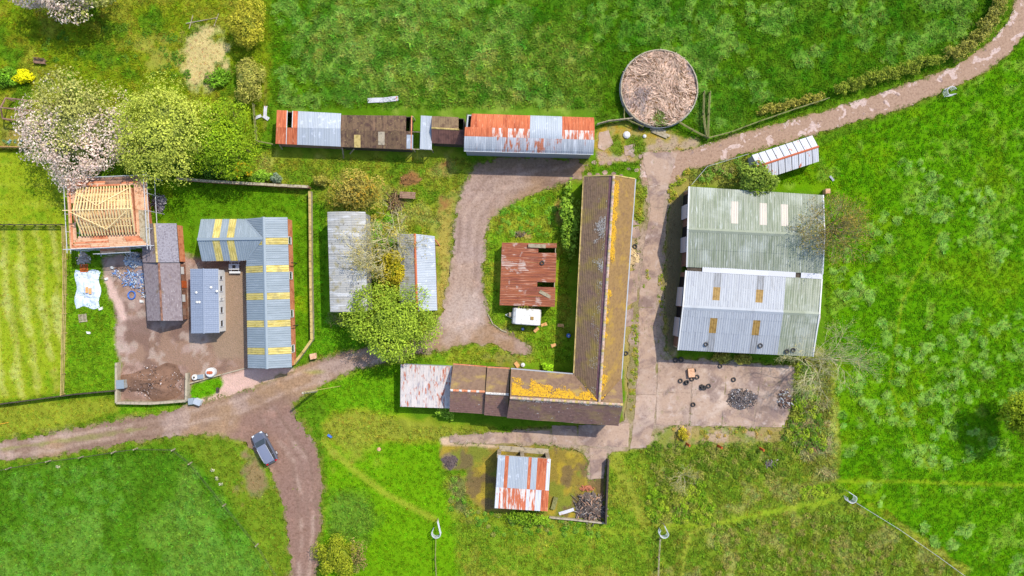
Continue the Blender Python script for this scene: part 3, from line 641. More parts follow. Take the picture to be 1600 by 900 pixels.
def edge_tufts():
    global on_sheet
    keep = on_sheet; on_sheet = np.zeros_like(keep); o_h = HGT.copy(); o_th = TH.copy(); o_td = TD.copy(); o_c = COL.copy()
    HGT[:] = np.maximum(HGT, .0); TH[:] = .1; TD[:] = 1; g_ = np.array(lin(104,132,40), np.float32)
    COL[:] = COL*.35 + g_*.65
    tufts('verge_grass', 'ragged grass creeping over the edges of the track and lane', VIS & (fringe > -.1) & (fringe < .2 + .5*N1) & (N2 > -.12), 16, 204)
    mid_ = VIS & (fringe > .1) & (N1 > .17); COL[:] = np.array(lin(120,136,52), np.float32)
    tufts('track_weeds', 'sparse weeds pushing through the worn track and yard joints', mid_ & ((fY > 0) | (N2 > .12)), 5, 205)
    HGT[:] = o_h; TH[:] = o_th; TD[:] = o_td; COL[:] = o_c; on_sheet = keep
edge_tufts()
tufts('meadow_grass', 'lush grass of the open pasture beside the big twin roofed barn', rightm, 11, 201)
tufts('rough_grass', 'rough and mown grass around the yard and the small tin hut', botm, 11, 202)
tufts('garden_grass', 'grass of the gardens and the field behind the long row of sheds', topm, 11, 203)
# ------------------------------------------------------------------ roofs and walls
def bil(e0, e1, r1, r0):
    def P(u, v): return (e0*(1-u)+e1*u)*(1-v) + (r0*(1-u)+r1*u)*v
    return P
PROF = {'box': [(0,0),(.5,0),(.6,1),(.9,1)], 'zig': [(0,0),(.5,1)], 'flat': [(0,0)]}
def sheet_obj(name, P, u0, u1, v0, v1, mt, parent, pitch=.3, amp=.035, prof='box', nv=1, lift=.0, tilt=0.0):
    """one profiled roofing sheet; ribs run along v"""
    L = (P(u1, v0)-P(u0, v0)).length; ribs = max(1, int(round(L/pitch))); pr = PROF[prof]
    us = []
    for i in range(ribs):
        for t, h in pr: us.append(((i+t)/ribs, h))
    us.append((1.0, 0)); n = len(us)
    vs = []; uv = []; fs = []
    for j in range(nv+1):
        v = v0 + (v1-v0)*j/nv
        a, b = P(u0, v), P(u1, v); dv = P((u0+u1)/2, min(v+.01, 1)) - P((u0+u1)/2, max(v-.01, 0))
        nrm = (b-a).cross(dv).normalized()
        if nrm.z < 0: nrm = -nrm
        lv = v*(P(u0, v1)-P(u0, v0)).length/max(1e-6, abs(v1-v0))
        for t, h in us:
            vs.append(a*(1-t)+b*t + nrm*(h*amp + lift + tilt*(1-j/nv)))
            uv.append((t*L + u0*50, lv))
    for j in range(nv):
        for i in range(n-1): fs.append((j*n+i, j*n+i+1, (j+1)*n+i+1, (j+1)*n+i))
    return build(name, vs, fs, MATS[mt], parent, uv=uv)
def lay(parent, P, nu, rows, mfn, pitch=.3, amp=.035, prof='box', nv=1, skip=(), name='roof_sheet', tilt=.02, ubreaks=None, gap=.006):
    """cover P with nu sheets across and len(rows)-1 courses; mfn(i, j) names the material"""
    out = []
    for j in range(len(rows)-1):
        for i in range(nu):
            if (i, j) in skip: continue
            u0, u1 = (i/nu, (i+1)/nu) if ubreaks is None else (ubreaks[i], ubreaks[i+1])
            m_ = mfn(i, j)
            if m_ is None: continue
            du = gap/nu; va = rows[j] - (.012 if j else 0)
            out.append(sheet_obj(name, P, u0+du, u1-du, max(va, -.02), rows[j+1], m_, parent, pitch, amp, prof, nv,
                                 lift=random.uniform(0, .012), tilt=tilt if j < len(rows)-1 else 0))
    return out
def deck(name, P, mt, parent, th=.06, nu=1, nv=1, drop=.03, u=(0,1), v=(0,1)):
    """plain slab just under the covering"""
    vs = []; fs = []
    for j in range(nv+1):
        for i in range(nu+1): vs.append(P(u[0]+(u[1]-u[0])*i/nu, v[0]+(v[1]-v[0])*j/nv) - Vector((0,0,drop)))
    m = len(vs); vs += [p - Vector((0,0,th)) for p in vs]; w = nu+1
    for j in range(nv):
        for i in range(nu):
            a = j*w+i; fs += [(a,a+1,a+1+w,a+w), (m+a+w,m+a+1+w,m+a+1,m+a)]
    for i in range(nu): fs += [(i, m+i, m+i+1, i+1)]; k = nv*w+i; fs += [(k+1, m+k+1, m+k, k)]
    for j in range(nv): k = j*w; fs += [(k+w, m+k+w, m+k, k)]; k = j*w+nu; fs += [(k, m+k, m+k+w, k+w)]
    return build(name, vs, fs, MATS[mt], parent)
def tiled(name, P, mt, parent, course=.28, nu=40, sag=.05, seed=0, u=(0,1), v=(0,1), cut=None, lift=0.0):
    """tile covering in real lapped courses, with the waviness of an old roof"""
    Lv = (P(.5, v[1])-P(.5, v[0])).length; nc = max(2, int(Lv/course)); vs = []; uv = []; fs = []
    Lu = (P(u[1], .5)-P(u[0], .5)).length
    nrm = (P(1,0)-P(0,0)).cross(P(0,1)-P(0,0)).normalized()
    if nrm.z < 0: nrm = -nrm
    r = np.random.default_rng(seed)
    for j in range(nc):
        for e in (0, 1):
            vv = v[0]+(v[1]-v[0])*(j+e)/nc
            for i in range(nu+1):
                ua = u[0] if cut is None else cut[0](vv); ub = u[1] if cut is None else cut[1](vv)
                uu = ua+(ub-ua)*i/nu; p = P(uu, vv)
                w = float(fbm(np.array(p.x), np.array(p.y), 3.0, 7+seed, 2)-.5)*2*sag
                jit = float(vn(np.array(uu*Lu), np.array(j*3.7), .5, 90+seed)-.5)*.03 if e == 0 else 0
                vs.append(p + nrm*(w + lift + (.045 + jit if e == 0 else .0))); uv.append((uu*Lu, vv*Lv))
    n = nu+1
    for k in range(2*nc-1):
        for i in range(nu): fs.append((k*n+i, k*n+i+1, (k+1)*n+i+1, (k+1)*n+i))
    return build(name, vs, fs, MATS[mt], parent, uv=uv)
def ridge_tiles(P0, P1, n, mfn, parent, r=.16, name='ridge_tile'):
    d = (P1-P0); L = d.length/n; me = {}
    ang = math.atan2(d.y, d.x); tilt = -math.atan2(d.z, math.hypot(d.x, d.y))
    for i in range(n):
        m_ = mfn(i)
        if m_ not in me:
            vs = []; fs = []
            for e in (-.48, .48):
                for k in range(6):
                    t = math.pi*k/5; vs.append((e*L, math.cos(t)*r, math.sin(t)*r*.8))
            for k in range(5): fs.append((k, k+1, k+7, k+6))
            fs += [(5,4,3,2,1,0), (6,7,8,9,10,11)]
            q = bpy.data.meshes.new(name); q.from_pydata(vs, [], fs); q.materials.append(MATS[m_]); me[m_] = q
        o = link_mesh(name, me[m_], None, parent, P0 + d*((i+.5)/n) + Vector((0,0,random.uniform(-.03,.0))))
        o.rotation_euler = (0, tilt, ang + random.uniform(-.04, .04))
def wallbox(name, p, q, z0p, ztp, ztq, mt, parent, th=.2, inward=None, mid=None):
    """a wall from p to q (outer face), tops ztp/ztq, optional gable point mid=(t, z)"""
    p, q = Vector((p[0],p[1],0)), Vector((q[0],q[1],0)); d = (q-p).normalized(); n = Vector((-d.y, d.x, 0))
    if inward is not None and n.dot(Vector(inward)-p) < 0: n = -n
    poly = [Vector((p.x,p.y,z0p)), Vector((q.x,q.y,z0p)), Vector((q.x,q.y,ztq))]
    if mid: m_ = p*(1-mid[0])+q*mid[0]; poly.append(Vector((m_.x, m_.y, mid[1])))
    poly.append(Vector((p.x,p.y,ztp)))
    return MB().prism(poly, n*th).build(name, MATS[mt], parent)
def on_wall(name, p, q, t0, t1, z0, z1, mt, parent, c, th=.06, proud=.03, frame=None):
    """panel set on a wall's outer face between fractions t0..t1"""
    p, q = Vector((p[0],p[1],0)), Vector((q[0],q[1],0)); d = q-p; n = Vector((-d.y, d.x, 0)).normalized()
    if n.dot(Vector((c[0],c[1],0))-p) > 0: n = -n
    a, b = p+d*t0+n*proud, p+d*t1+n*proud
    o = MB().prism([Vector((a.x,a.y,z0)), Vector((b.x,b.y,z0)), Vector((b.x,b.y,z1)), Vector((a.x,a.y,z1))], -n*th).build(name, MATS[mt], parent)
    if frame:
        mb = MB(); w = .07; o2 = n*.03
        mb.beam(Vector((a.x,a.y,z0))+o2, Vector((a.x,a.y,z1))+o2, w, w); mb.beam(Vector((b.x,b.y,z0))+o2, Vector((b.x,b.y,z1))+o2, w, w)
        mb.beam(Vector((a.x,a.y,z1))+o2, Vector((b.x,b.y,z1))+o2, w, w); mb.beam(Vector((a.x,a.y,z0))+o2, Vector((b.x,b.y,z0))+o2, w*1.4, w)
        mb.build('frame', MATS[frame], o)
    return o
class Gable:
    """pitched building laid out from its eave and ridge ends (photo pixels, at their heights)"""
    def __init__(s, name, label, cat, A, R, B, zE, zR, wall, zEB=None, inset=.2, ends=.15, group=None, walls='ab01', th=.2, open_ends=()):
        zEB = zE if zEB is None else zEB
        s.a0, s.a1 = W(*A[0], zE), W(*A[1], zE); s.r0, s.r1 = W(*R[0], zR), W(*R[1], zR); s.b0, s.b1 = W(*B[0], zEB), W(*B[1], zEB)
        s.c = (s.a0+s.a1+s.b0+s.b1)/4; s.c.z = 0
        s.root = thing(name, label, cat, s.c, group)
        s.PA = bil(s.a0, s.a1, s.r1, s.r0); s.PB = bil(s.b0, s.b1, s.r1, s.r0)
        ue = ends/(s.a1-s.a0).length; va = inset/(s.r0-s.a0).length
        g = lambda P, u, v: P(u, v) - Vector((0,0,.1))
        s.wa0, s.wa1 = g(s.PA, ue, va), g(s.PA, 1-ue, va); s.wb0, s.wb1 = g(s.PB, ue, va), g(s.PB, 1-ue, va)
        s.wr0, s.wr1 = s.PA(ue, 1)-Vector((0,0,.12)), s.PA(1-ue, 1)-Vector((0,0,.12))
        z0 = -.12
        if 'a' in walls: wallbox('wall', s.wa0, s.wa1, z0, s.wa0.z, s.wa1.z, wall, s.root, th, s.c)
        if 'b' in walls: wallbox('wall', s.wb0, s.wb1, z0, s.wb0.z, s.wb1.z, wall, s.root, th, s.c)
        for k, (p, q, r_) in (('0', (s.wa0, s.wb0, s.wr0)), ('1', (s.wa1, s.wb1, s.wr1))):
            if k in walls:
                pp, qq = Vector((p.x,p.y,0)), Vector((q.x,q.y,0)); t = (Vector((r_.x,r_.y,0))-pp).dot(qq-pp)/(qq-pp).length_squared
                sh = (qq-pp).normalized()*.003
                wallbox('gable_wall', pp+sh, qq-sh, z0, p.z-.004, q.z-.004, wall, s.root, th, s.c, mid=(t, r_.z))
    def ridge_cap(s, mt, w=.28, name='ridge_cap', z=.05):
        d = (s.r1-s.r0).normalized(); sd_ = d.cross(Vector((0,0,1))).normalized()
        dz = Vector((0,0,z)); k = .45
        mb = MB(); a, b = s.r0-d*.05, s.r1+d*.05
        prof = [sd_*w+Vector((0,0,-w*k)), Vector((0,0,.03)), -sd_*w+Vector((0,0,-w*k))]
        vs = [a+x+dz for x in prof] + [b+x+dz for x in prof]
        mb.add(vs, [(0,1,4,3), (1,2,5,4)]); return mb.build(name, MATS[mt], s.root)
    def verge(s, mt, ends='01', w=.12, h=.14):
        for k in ends:
            e, r_, b = (s.a0, s.r0, s.b0) if k == '0' else (s.a1, s.r1, s.b1)
            for p in (e, b): MB().beam(p+Vector((0,0,.0)), r_+Vector((0,0,.02)), w, h).build('verge_board', MATS[mt], s.root)
    def gutter(s, mt, sides='ab'):
        for k in sides:
            p, q = (s.a0, s.a1) if k == 'a' else (s.b0, s.b1)
            out = (p - s.r0); out.z = 0; out.normalize()
            MB().beam(p+out*.07-Vector((0,0,.06)), q+out*.07-Vector((0,0,.06)), .13, .1).build('gutter', MATS[mt], s.root)

# ---- D: L-shaped grey barn with yellow rooflights
D = Gable('metal_roofed_barn', 'L shaped barn with ribbed grey metal roof and yellow rooflight strips', 'barn',
          [(383,342),(387.4,575)], [(411.3,339.5),(416.7,576)], [(449,339.5),(456,574)], 2.5, 4.0, 'brick_orange')
nD = 22
def fy(py): return (py-341)/(575.5-341)
yl = [int(fy(y)*nD) for y in (373, 417, 461, 502, 548)]
wL0, wLr, wL1 = W(314,342.6,2.5), W(308.4,374,4.0), W(315.7,408,2.5)
vN = (342.6-342)/233; vjx = fy(372.5)
wingN, wingS = fy(342), fy(407)
root = D.root
# west slope of the main range is cut by the wing roof: sheets above the valleys start part way up the slope
for i in range(nD):
    u0, u1 = i/nD, (i+1)/nD; um = (u0+u1)/2
    lowv = lambda u: max(0, min(1, u/vjx)) if u < vjx else (max(0, 1-(u-vjx)/(wingS-vjx)) if u < wingS else 0)
    if lowv(u0) < .99 or lowv(u1) < .99: sheet_obj('roof_sheet', bil(D.PA(u0+.0002,lowv(u0)), D.PA(u1-.0002,lowv(u1)), D.PA(u1-.0002,1), D.PA(u0+.0002,1)), 0, 1, 0, 1.0, 'rooflight_y' if i in yl else 'grey_box', root, .33, .045, 'box')
lay(root, D.PB, nD, [0, 1.0], lambda i, j: 'rooflight_y' if i in yl else 'grey_box', .33, .045)
deck('roof_lining', D.PB, 'dark_timber', root); deck('roof_lining', D.PA, 'dark_timber', root, u=(wingS, 1))
D.ridge_cap('grey_box', .22)
jn = W(410.6, 372.5, 4.0); nvx, svx = W(383,342.3,2.5), W(385,407,2.5)
def wing_slope(e_out, e_in, r_out, r_in, n, lights):
    # eave e_out->e_in, ridge r_out->r_in (longer towards the junction): keep the ribs square to the ridge
    for i in range(n):
        for part_ in (0,):
            u0, u1 = i/n, (i+1)/n
            Lr = (r_in-r_out); Le = (e_in-e_out); fr = Le.length/Lr.length
            pa, pb = r_out+Lr*u0, r_out+Lr*u1
            def low(u):
                if u <= fr: return e_out + Le*(u/fr)
                t = (u-fr)/(1-fr); return e_in*(1-t) + r_in*t
            la, lb = low(u0), low(u1)
            P = bil(la, lb, pb, pa)
            sheet_obj('roof_sheet', P, .004, .996, 0, 1, 'rooflight_y' if i in lights else 'grey_box', root, .33, .045, 'box', lift=.012)
wing_slope(wL0, nvx, wLr, jn, 9, (2, 4)); wing_slope(wL1, svx, wLr, jn, 9, (2, 4))
MB().beam(wLr+Vector((0,0,.07)), jn+Vector((0,0,.07)), .34, .05).build('ridge_cap', MATS['grey_box'], root)
for e in (nvx, svx): MB().beam(e+Vector((0,0,.06)), jn+Vector((0,0,.08)), .2, .04).build('valley_flashing', MATS['grey_box'], root)
wc = (wL0+wL1)/2
ins = Vector((.15, 0, 0))
def z_(v, z): return Vector((v.x, v.y, z))
w0, w1 = wL0+Vector((.2,-.25,0)), wL1+Vector((.2,.25,0))
wallbox('gable_wall', w0, w1, -.1, 2.48, 2.48, 'brick_orange', root, .2, D.c, mid=(.5, 3.85))
wallbox('wall', w0, nvx+Vector((.2,-.25,0)), -.1, 2.5, 2.5, 'brick_orange', root, .2, D.c-Vector((3,0,0)))
wallbox('wall', w1, svx+Vector((.2,.25,0)), -.1, 2.5, 2.5, 'brick_orange', root, .2, D.c-Vector((3,-4,0)))
for t in (.12, .36, .62, .86): on_wall('window', D.wb0, D.wb1, t, t+.05, .9, 2.0, 'glass', root, D.c, frame='white_paint')
for t in (.3, .72): MB().tube([W(452+t*6, 340+t*235, 2.4)+Vector((.1,0,0)), W(452+t*6, 340+t*235, 2.4)+Vector((.1,0,-2.4))], .06).build('drainpipe', MATS['black'], root)
on_wall('door', D.wa0, D.wa1, .42, .56, 0, 2.2, 'dark_timber', root, D.c); on_wall('door', D.wa0, D.wa1, .7, .84, 0, 2.2, 'dark_timber', root, D.c)

# ---- B: old slate range in two lengths
B1 = Gable('slate_outbuilding', 'old brick outbuilding with patched slate roof stepping down in two lengths', 'outbuilding',
           [(222,350),(223.4,410)], [(241,349),(245.5,410)], [(275.5,349),(280,410)], 2.1, 3.5, 'brick_orange', th=.22)
def fold(G, mtA, mtB, seed, nu=24):
    tiled('roof_slope', G.PA, mtA, G.root, seed=seed, nu=nu, sag=.05); tiled('roof_slope', G.PB, mtB, G.root, seed=seed+1, nu=nu, sag=.05)
    deck('roof_lining', G.PA, 'dark_timber', G.root, drop=.12); deck('roof_lining', G.PB, 'dark_timber', G.root, drop=.12)
fold(B1, 'slate', 'felt', 3)
ridge_tiles(B1.r0, B1.r1, 10, lambda i: 'lichen_coping', B1.root, .15)
# second length hangs off the same thing
class Sub(Gable):
    def __init__(s, root, A, R, B, zE, zR, wall, inset=.2, ends=.12, walls='ab01', th=.2):
        s.a0, s.a1 = W(*A[0], zE), W(*A[1], zE); s.r0, s.r1 = W(*R[0], zR), W(*R[1], zR); s.b0, s.b1 = W(*B[0], zE), W(*B[1], zE)
        s.c = (s.a0+s.a1+s.b0+s.b1)/4; s.c.z = 0; s.root = root
        s.PA = bil(s.a0, s.a1, s.r1, s.r0); s.PB = bil(s.b0, s.b1, s.r1, s.r0)
        ue = ends/(s.a1-s.a0).length; va = inset/(s.r0-s.a0).length
        dz = Vector((0,0,.1))
        s.wa0, s.wa1 = s.PA(ue, va)-dz, s.PA(1-ue, va)-dz; s.wb0, s.wb1 = s.PB(ue, va)-dz, s.PB(1-ue, va)-dz
        s.wr0, s.wr1 = s.PA(ue, 1)-dz*1.2, s.PA(1-ue, 1)-dz*1.2
        if 'a' in walls: wallbox('wall', s.wa0, s.wa1, -.1, s.wa0.z, s.wa1.z, wall, root, th, s.c)
        if 'b' in walls: wallbox('wall', s.wb0, s.wb1, -.1, s.wb0.z, s.wb1.z, wall, root, th, s.c)
        for k, (p, q, r_) in (('0', (s.wa0, s.wb0, s.wr0)), ('1', (s.wa1, s.wb1, s.wr1))):
            if k in walls:
                pp, qq = Vector((p.x,p.y,0)), Vector((q.x,q.y,0)); t = (Vector((r_.x,r_.y,0))-pp).dot(qq-pp)/(qq-pp).length_squared
                sh = (qq-pp).normalized()*.003
                wallbox('gable_wall', pp+sh, qq-sh, -.1, p.z-.004, q.z-.004, wall, root, th, s.c, mid=(t, r_.z))
B2 = Sub(B1.root, [(224.4,411),(231,501)], [(248,411),(253,501)], [(281,411),(285.5,501)], 1.9, 3.2, 'old_brick', walls='ab1')
tiled('roof_slope', B2.PA, 'slate', B1.root, seed=13, nu=30); tiled('roof_slope', B2.PB, 'slate', B1.root, seed=14, nu=30)
deck('roof_lining', B2.PA, 'dark_timber', B1.root, drop=.12); deck('roof_lining', B2.PB, 'dark_timber', B1.root, drop=.12)
ridge_tiles(B2.r0, B2.r1, 14, lambda i: 'old_brick', B1.root, .14)
for t, m_ in ((.05,'white_paint'), (.3,'rust_paint'), (.55,'white_paint'), (.8,'old_board')):
    on_wall('door' if m_ == 'rust_paint' else 'window', B2.wb0, B2.wb1, t, t+.13, 0.05 if m_ == 'rust_paint' else .7, 1.6, m_, B1.root, B2.c, proud=.08)

# ---- C: static caravan
Cv = Gable('static_caravan', 'long static caravan with grey tile effect roof and white side by the barn', 'caravan',
           [(297.4,420),(299,521)], [(317.7,420),(318.5,520.6)], [(341,420),(342.7,520)], 2.45, 2.85, 'white_paint', inset=.12, ends=.12, th=.1)
mat('caravan_roof', lin(140,150,168), [dict(scale=4, coord='uv', stretch=(1,4,1), col=lin(120,130,148), lo=.5, hi=.65)], rough=.6, rnd=.02, bump=dict(kind='wave', scale=1.2, dir='X', s=.4, d=.03))
for P_ in (Cv.PA, Cv.PB): lay(Cv.root, P_, 8, [0, 1], lambda i, j: 'caravan_roof', .25, .022, 'zig', name='roof_panel'); deck('roof_lining', P_, 'white_paint', Cv.root)
Cv.ridge_cap('caravan_roof', .1)
for t, tw in ((.1,.06), (.25,.1), (.46,.04), (.6,.1), (.82,.1)):
    on_wall('window', Cv.wb0, Cv.wb1, t, t+tw, 1.0, 1.9, 'glass', Cv.root, Cv.c, frame='steel_tube')
on_wall('door', Cv.wb0, Cv.wb1, .42, .5, .35, 2.2, 'dirty_white', Cv.root, Cv.c)
on_wall('window', Cv.wa1, Cv.wb1, .2, .8, 1.0, 1.9, 'glass', Cv.root, Cv.c, frame='white_paint')
for px_, py_ in ((330,449), (307,457), (308,472), (312,472), (339,455)):
    q = W(px_, py_, 2.75); MB().lathe(q-Vector((0,0,.2)), [(.0,.0),(.12,.0),(.12,.28),(.17,.3),(.0,.36)], 8).build('roof_vent', MATS['dirty_white'], Cv.root)
for t in (.1, .5, .9): MB().box(Cv.a0.lerp(Cv.a1, t).lerp(Cv.b0.lerp(Cv.b1, t), .5)*Vector((1,1,0)) if 0 else ((Cv.a0.lerp(Cv.a1,t)+Cv.b0.lerp(Cv.b1,t)).x/2, (Cv.a0.lerp(Cv.a1,t)+Cv.b0.lerp(Cv.b1,t)).y/2, .12), (2.6,.3,.5)).build('support_block', MATS['conc_wall'], Cv.root)

# ---- E: grey curved-roof store
def arch_building(name, label, cat, A, B, zE, rise, wall, inset=.15, flatpow=.5, walls='ab01', th=.15):
    a0, a1, b0, b1 = W(*A[0], zE), W(*A[1], zE), W(*B[0], zE), W(*B[1], zE); c = (a0+a1+b0+b1)/4; c.z = 0
    rt = thing(name, label, cat, c)
    def P(u, v): return (a0*(1-u)+a1*u)*(1-v) + (b0*(1-u)+b1*u)*v + Vector((0,0,rise*max(0, math.sin(math.pi*v))**flatpow if 0 < v < 1 else 0))
    wv = inset/(b0-a0).length; wu = inset/(a1-a0).length
    pts = [P(wu, wv), P(1-wu, wv), P(wu, 1-wv), P(1-wu, 1-wv)]
    if 'a' in walls: wallbox('wall', pts[0], pts[1], -.1, pts[0].z-.12, pts[1].z-.12, wall, rt, th, c)
    if 'b' in walls: wallbox('wall', pts[2], pts[3], -.1, pts[2].z-.12, pts[3].z-.12, wall, rt, th, c)
    for k, u in (('0', wu), ('1', 1-wu)):
        if k not in walls: continue
        poly = [P(u, wv+(1-2*wv)*t/12)-Vector((0,0,.12)) for t in range(13)]
        poly = [Vector((poly[0].x, poly[0].y, -.1))] + poly + [Vector((poly[-1].x, poly[-1].y, -.1))]
        d = (a1-a0).normalized()*(th if k == '0' else -th); d.z = 0
        MB().prism(poly, d).build('gable_wall', MATS[wall], rt)
    return rt, P, c, pts
E, PE, cE, wE = arch_building('grey_store', 'tall store with low curved grey sheet roof under the bare branching tree', 'store',
                [(511.8,331),(516.4,487.6)], [(571,331),(574,487)], 3.8, .5, 'asbestos', flatpow=.8)
lay(E, PE, 7, [0, .33, .66, 1.0], lambda i, j: 'asbestos', .3, .03, 'zig', nv=3)
for k in range(7):
    on_wall('wall_sheet', wE[2], wE[3], k/7+.004, (k+1)/7-.004, 0, 3.6, 'asbestos', E, cE, th=.05, proud=.05)
# ---- F: small pitched shed beside it
Fs = Gable('tin_pitched_shed', 'small pitched shed with silver tin slope and dark felt slope beneath branches', 'shed',
           [(621,365.5),(626,488)], [(648,365.5),(651.5,486)], [(679,369),(683,485)], 2.4, 3.7, 'old_brick')
lay(Fs.root, Fs.PB, 11, [0, .55, 1], lambda i, j: 'galv', .25, .03, 'zig'); lay(Fs.root, Fs.PA, 11, [0, .5, 1], lambda i, j: 'asbestos', .25, .03, 'zig')
deck('roof_lining', Fs.PA, 'dark_timber', Fs.root); deck('roof_lining', Fs.PB, 'dark_timber', Fs.root); Fs.ridge_cap('rust', .16)
on_wall('door', Fs.wa0, Fs.wb0, .4, .65, 0, 2, 'dark_timber', Fs.root, Fs.c)
on_wall('window', Fs.wb0, Fs.wb1, .5, .6, .9, 1.7, 'glass', Fs.root, Fs.c, frame='old_board')

# ---- G: rusty mono-pitch shed with missing sheets
def mono(name, label, cat, q, zs, wall, walls=True, inset=.15, th=.15, openings=()):
    """q: 4 pixel corners (lo0, lo1, hi1, hi0); zs heights"""
    p = [W(*q[i], zs[i]) for i in range(4)]; c = sum(p, Vector())/4; c.z = 0
    rt = thing(name, label, cat, c); P = bil(*p)
    wu = inset/(p[1]-p[0]).length; wv = inset/(p[3]-p[0]).length
    k = [P(wu,wv), P(1-wu,wv), P(1-wu,1-wv), P(wu,1-wv)]
    for i in range(4):
        if i in openings: continue
        a, b = k[i], k[(i+1) % 4]; d = (b-a).normalized()*.003
        if walls: wallbox('wall', a+d, b-d, -.1, a.z-.1, b.z-.1, wall, rt, th, c)
    return rt, P, c, k
G, PG, cG, kG = mono('rusty_shed', 'low shed with brown rusted corrugated roof missing several sheets', 'shed',
                     [(780.7,477),(784.4,379),(870,380),(867,479.6)], (1.8,1.8,2.6,2.6), 'rust_dark', th=.06)
# u runs up the page along the west eave, v from west to east; ribs run east-west
skipG = {(10,2), (11,2) if 0 else (10,2), (4,2)}
for j, (v0, v1) in enumerate(((0,.335), (.325,.67), (.66,1.0))):
    for i in range(13):
        if j == 2 and i in (4, 11): continue
        sheet_obj('roof_sheet', PG, i/13+.001, (i+1)/13-.001, v0, v1, 'rust_dark', G, .19, .03, 'zig', lift=random.uniform(0,.02)+.012*(2-j), tilt=.02)
for t in (.02, .2, .4, .6, .8, .98): MB().beam(PG(t, 0)-Vector((0,0,.09)), PG(t, 1)-Vector((0,0,.09)), .09, .12).build('rafter', MATS['weathered'], G)
for t in (.02, .33, .66, .98): MB().beam(PG(0, t)-Vector((0,0,.03)), PG(1, t)-Vector((0,0,.03)), .07, .06).build('purlin', MATS['weathered'], G)

# ---- small touring caravan
c0 = W(823, 494.5, .9); crz = math.radians(-4)
tc_ = thing('touring_caravan', 'small dirty white touring caravan parked against the rusty shed', 'caravan', Vector((c0.x, c0.y, 0)))
prof = [(-1.85,.35),(-1.95,.9),(-1.8,1.55),(-1.45,1.82),(1.5,1.86),(1.8,1.6),(1.92,1.0),(1.85,.35)]
mb = MB(); n = len(prof); cr, sr = math.cos(crz), math.sin(crz)
def TC(x, y, z): return Vector((c0.x+x*cr-y*sr, c0.y+x*sr+y*cr, z))
vs = [TC(x, y, z) for y in (-1.08, -1.0, 1.0, 1.08) for x, z in [(px_*(1 if abs(y) < 1.05 else .97), .35+(pz_-.35)*(1 if abs(y) < 1.05 else .95)) for px_, pz_ in prof]]
fs = [tuple(range(n)), tuple(reversed(range(3*n, 4*n)))]
for k in range(3):
    for i in range(n): j = (i+1) % n; fs.append((k*n+i, (k+1)*n+i, (k+1)*n+j, k*n+j))
mb.add(vs, fs).build('body', MATS['dirty_white'], tc_)
MB().box(TC(.7,-.15,1.9), (.42,.42,.1), crz).build('roof_hatch', MATS['rooflight_b'], tc_)
MB().beam(TC(-1.5,-1.12,.45), TC(1.6,-1.12,.45), .05, .2).build('side_trim', MATS['steel_tube'], tc_)
for x in (-1.0, .7): MB().beam(TC(x-.35,-1.09,1.3), TC(x+.35,-1.09,1.3), .04, .45).build('window', MATS['glass'], tc_)
MB().beam(TC(-.2,-1.1,1.05), TC(.25,-1.1,1.05), .03, 1.2).build('door', MATS['white_paint'], tc_)
for y in (-1.0, 1.0): MB().tube([TC(.1,y-.08,.3), TC(.1,y+.08,.3)], .3, 14).build('wheel', MATS['rubber'], tc_)
hb = MB().tube([TC(-1.8,.5,.42), TC(-2.9,0,.42)], .04, 5); hb.tube([TC(-1.8,-.5,.42), TC(-2.9,0,.42)], .04, 5); hb.tube([TC(-2.8,0,.5), TC(-2.8,0,-.03)], .05, 6)
hb.build('towing_hitch', MATS['steel_tube'], tc_)
MB().box(TC(-2.2,.1,.65), (.4,.55,.5), crz).build('gas_locker', MATS['weathered'], tc_)

mat('gold_lichen', lin(184,146,54), [dict(scale=5, col=lin(176,136,70), lo=.45, hi=.6)], rough=1)
mat('ridge_pink', lin(200,172,154), [dict(scale=3, col=lin(160,132,112), lo=.45, hi=.65), dict(scale=6, col=lin(214,178,70), lo=.6, hi=.68)], rough=1)
# ---- I: long mossy L-shaped barn
zE, zR = 4.2, 7.0
I = Gable('long_tiled_barn', 'long old barn with mossy tiled L shaped roof streaked with yellow lichen', 'barn',
          [(913,276),(896.5,604)], [(959,274.5),(936.7,630)], [(992,280),(968.5,610)], zE, zR, 'old_brick', inset=.25, walls='ab0', th=.4)
rI = I.root
jn = W(936.7,630,zR)
# south range (ridge continues east past the junction)
n0, n1 = W(798.5,577,zE), W(971.5,592,zE); q0, q1 = W(796.7,621.6,zR), W(973.5,632.5,zR); s0, s1 = W(792,653,zE), W(966.5,665.5,zE)
PN = bil(n0, n1, q1, q0); PSo = bil(s0, s1, q1, q0)
uj = (jn-q0).length/(q1-q0).length
def ufrac(P, px, py): 
    p = W(px, py, zE); return (p-P(0,0)).dot(P(1,0)-P(0,0))/(P(1,0)-P(0,0)).length_squared
un0, un1 = ufrac(PN, 898, 584), ufrac(PN, 970, 593)
cwW = 1 - (W(896.5,604,zE)-W(898,585,zE)).length/(I.a1-I.a0).length; cwE = 1 - (W(968.5,610,zE)-W(970,594,zE)).length/(I.a1-I.a0).length
tiled('roof_slope', I.PA, 'olive_tile', rI, seed=21, nu=90, sag=.07, v=(0,.86), cut=(lambda v: 0, lambda v: cwW+(1-cwW)*v))
tiled('top_courses', I.PA, 'plum_tile', rI, seed=21, nu=90, sag=.07, v=(.86,1), cut=(lambda v: 0, lambda v: cwW+(1-cwW)*v))
tiled('roof_slope', I.PB, 'gold_tile', rI, seed=22, nu=90, sag=.07, cut=(lambda v: 0, lambda v: cwE+(1-cwE)*v))
tiled('roof_slope', PN, 'mossy_tile', rI, seed=23, nu=40, sag=.06, cut=(lambda v: 0, lambda v: un0+(uj-un0)*v))
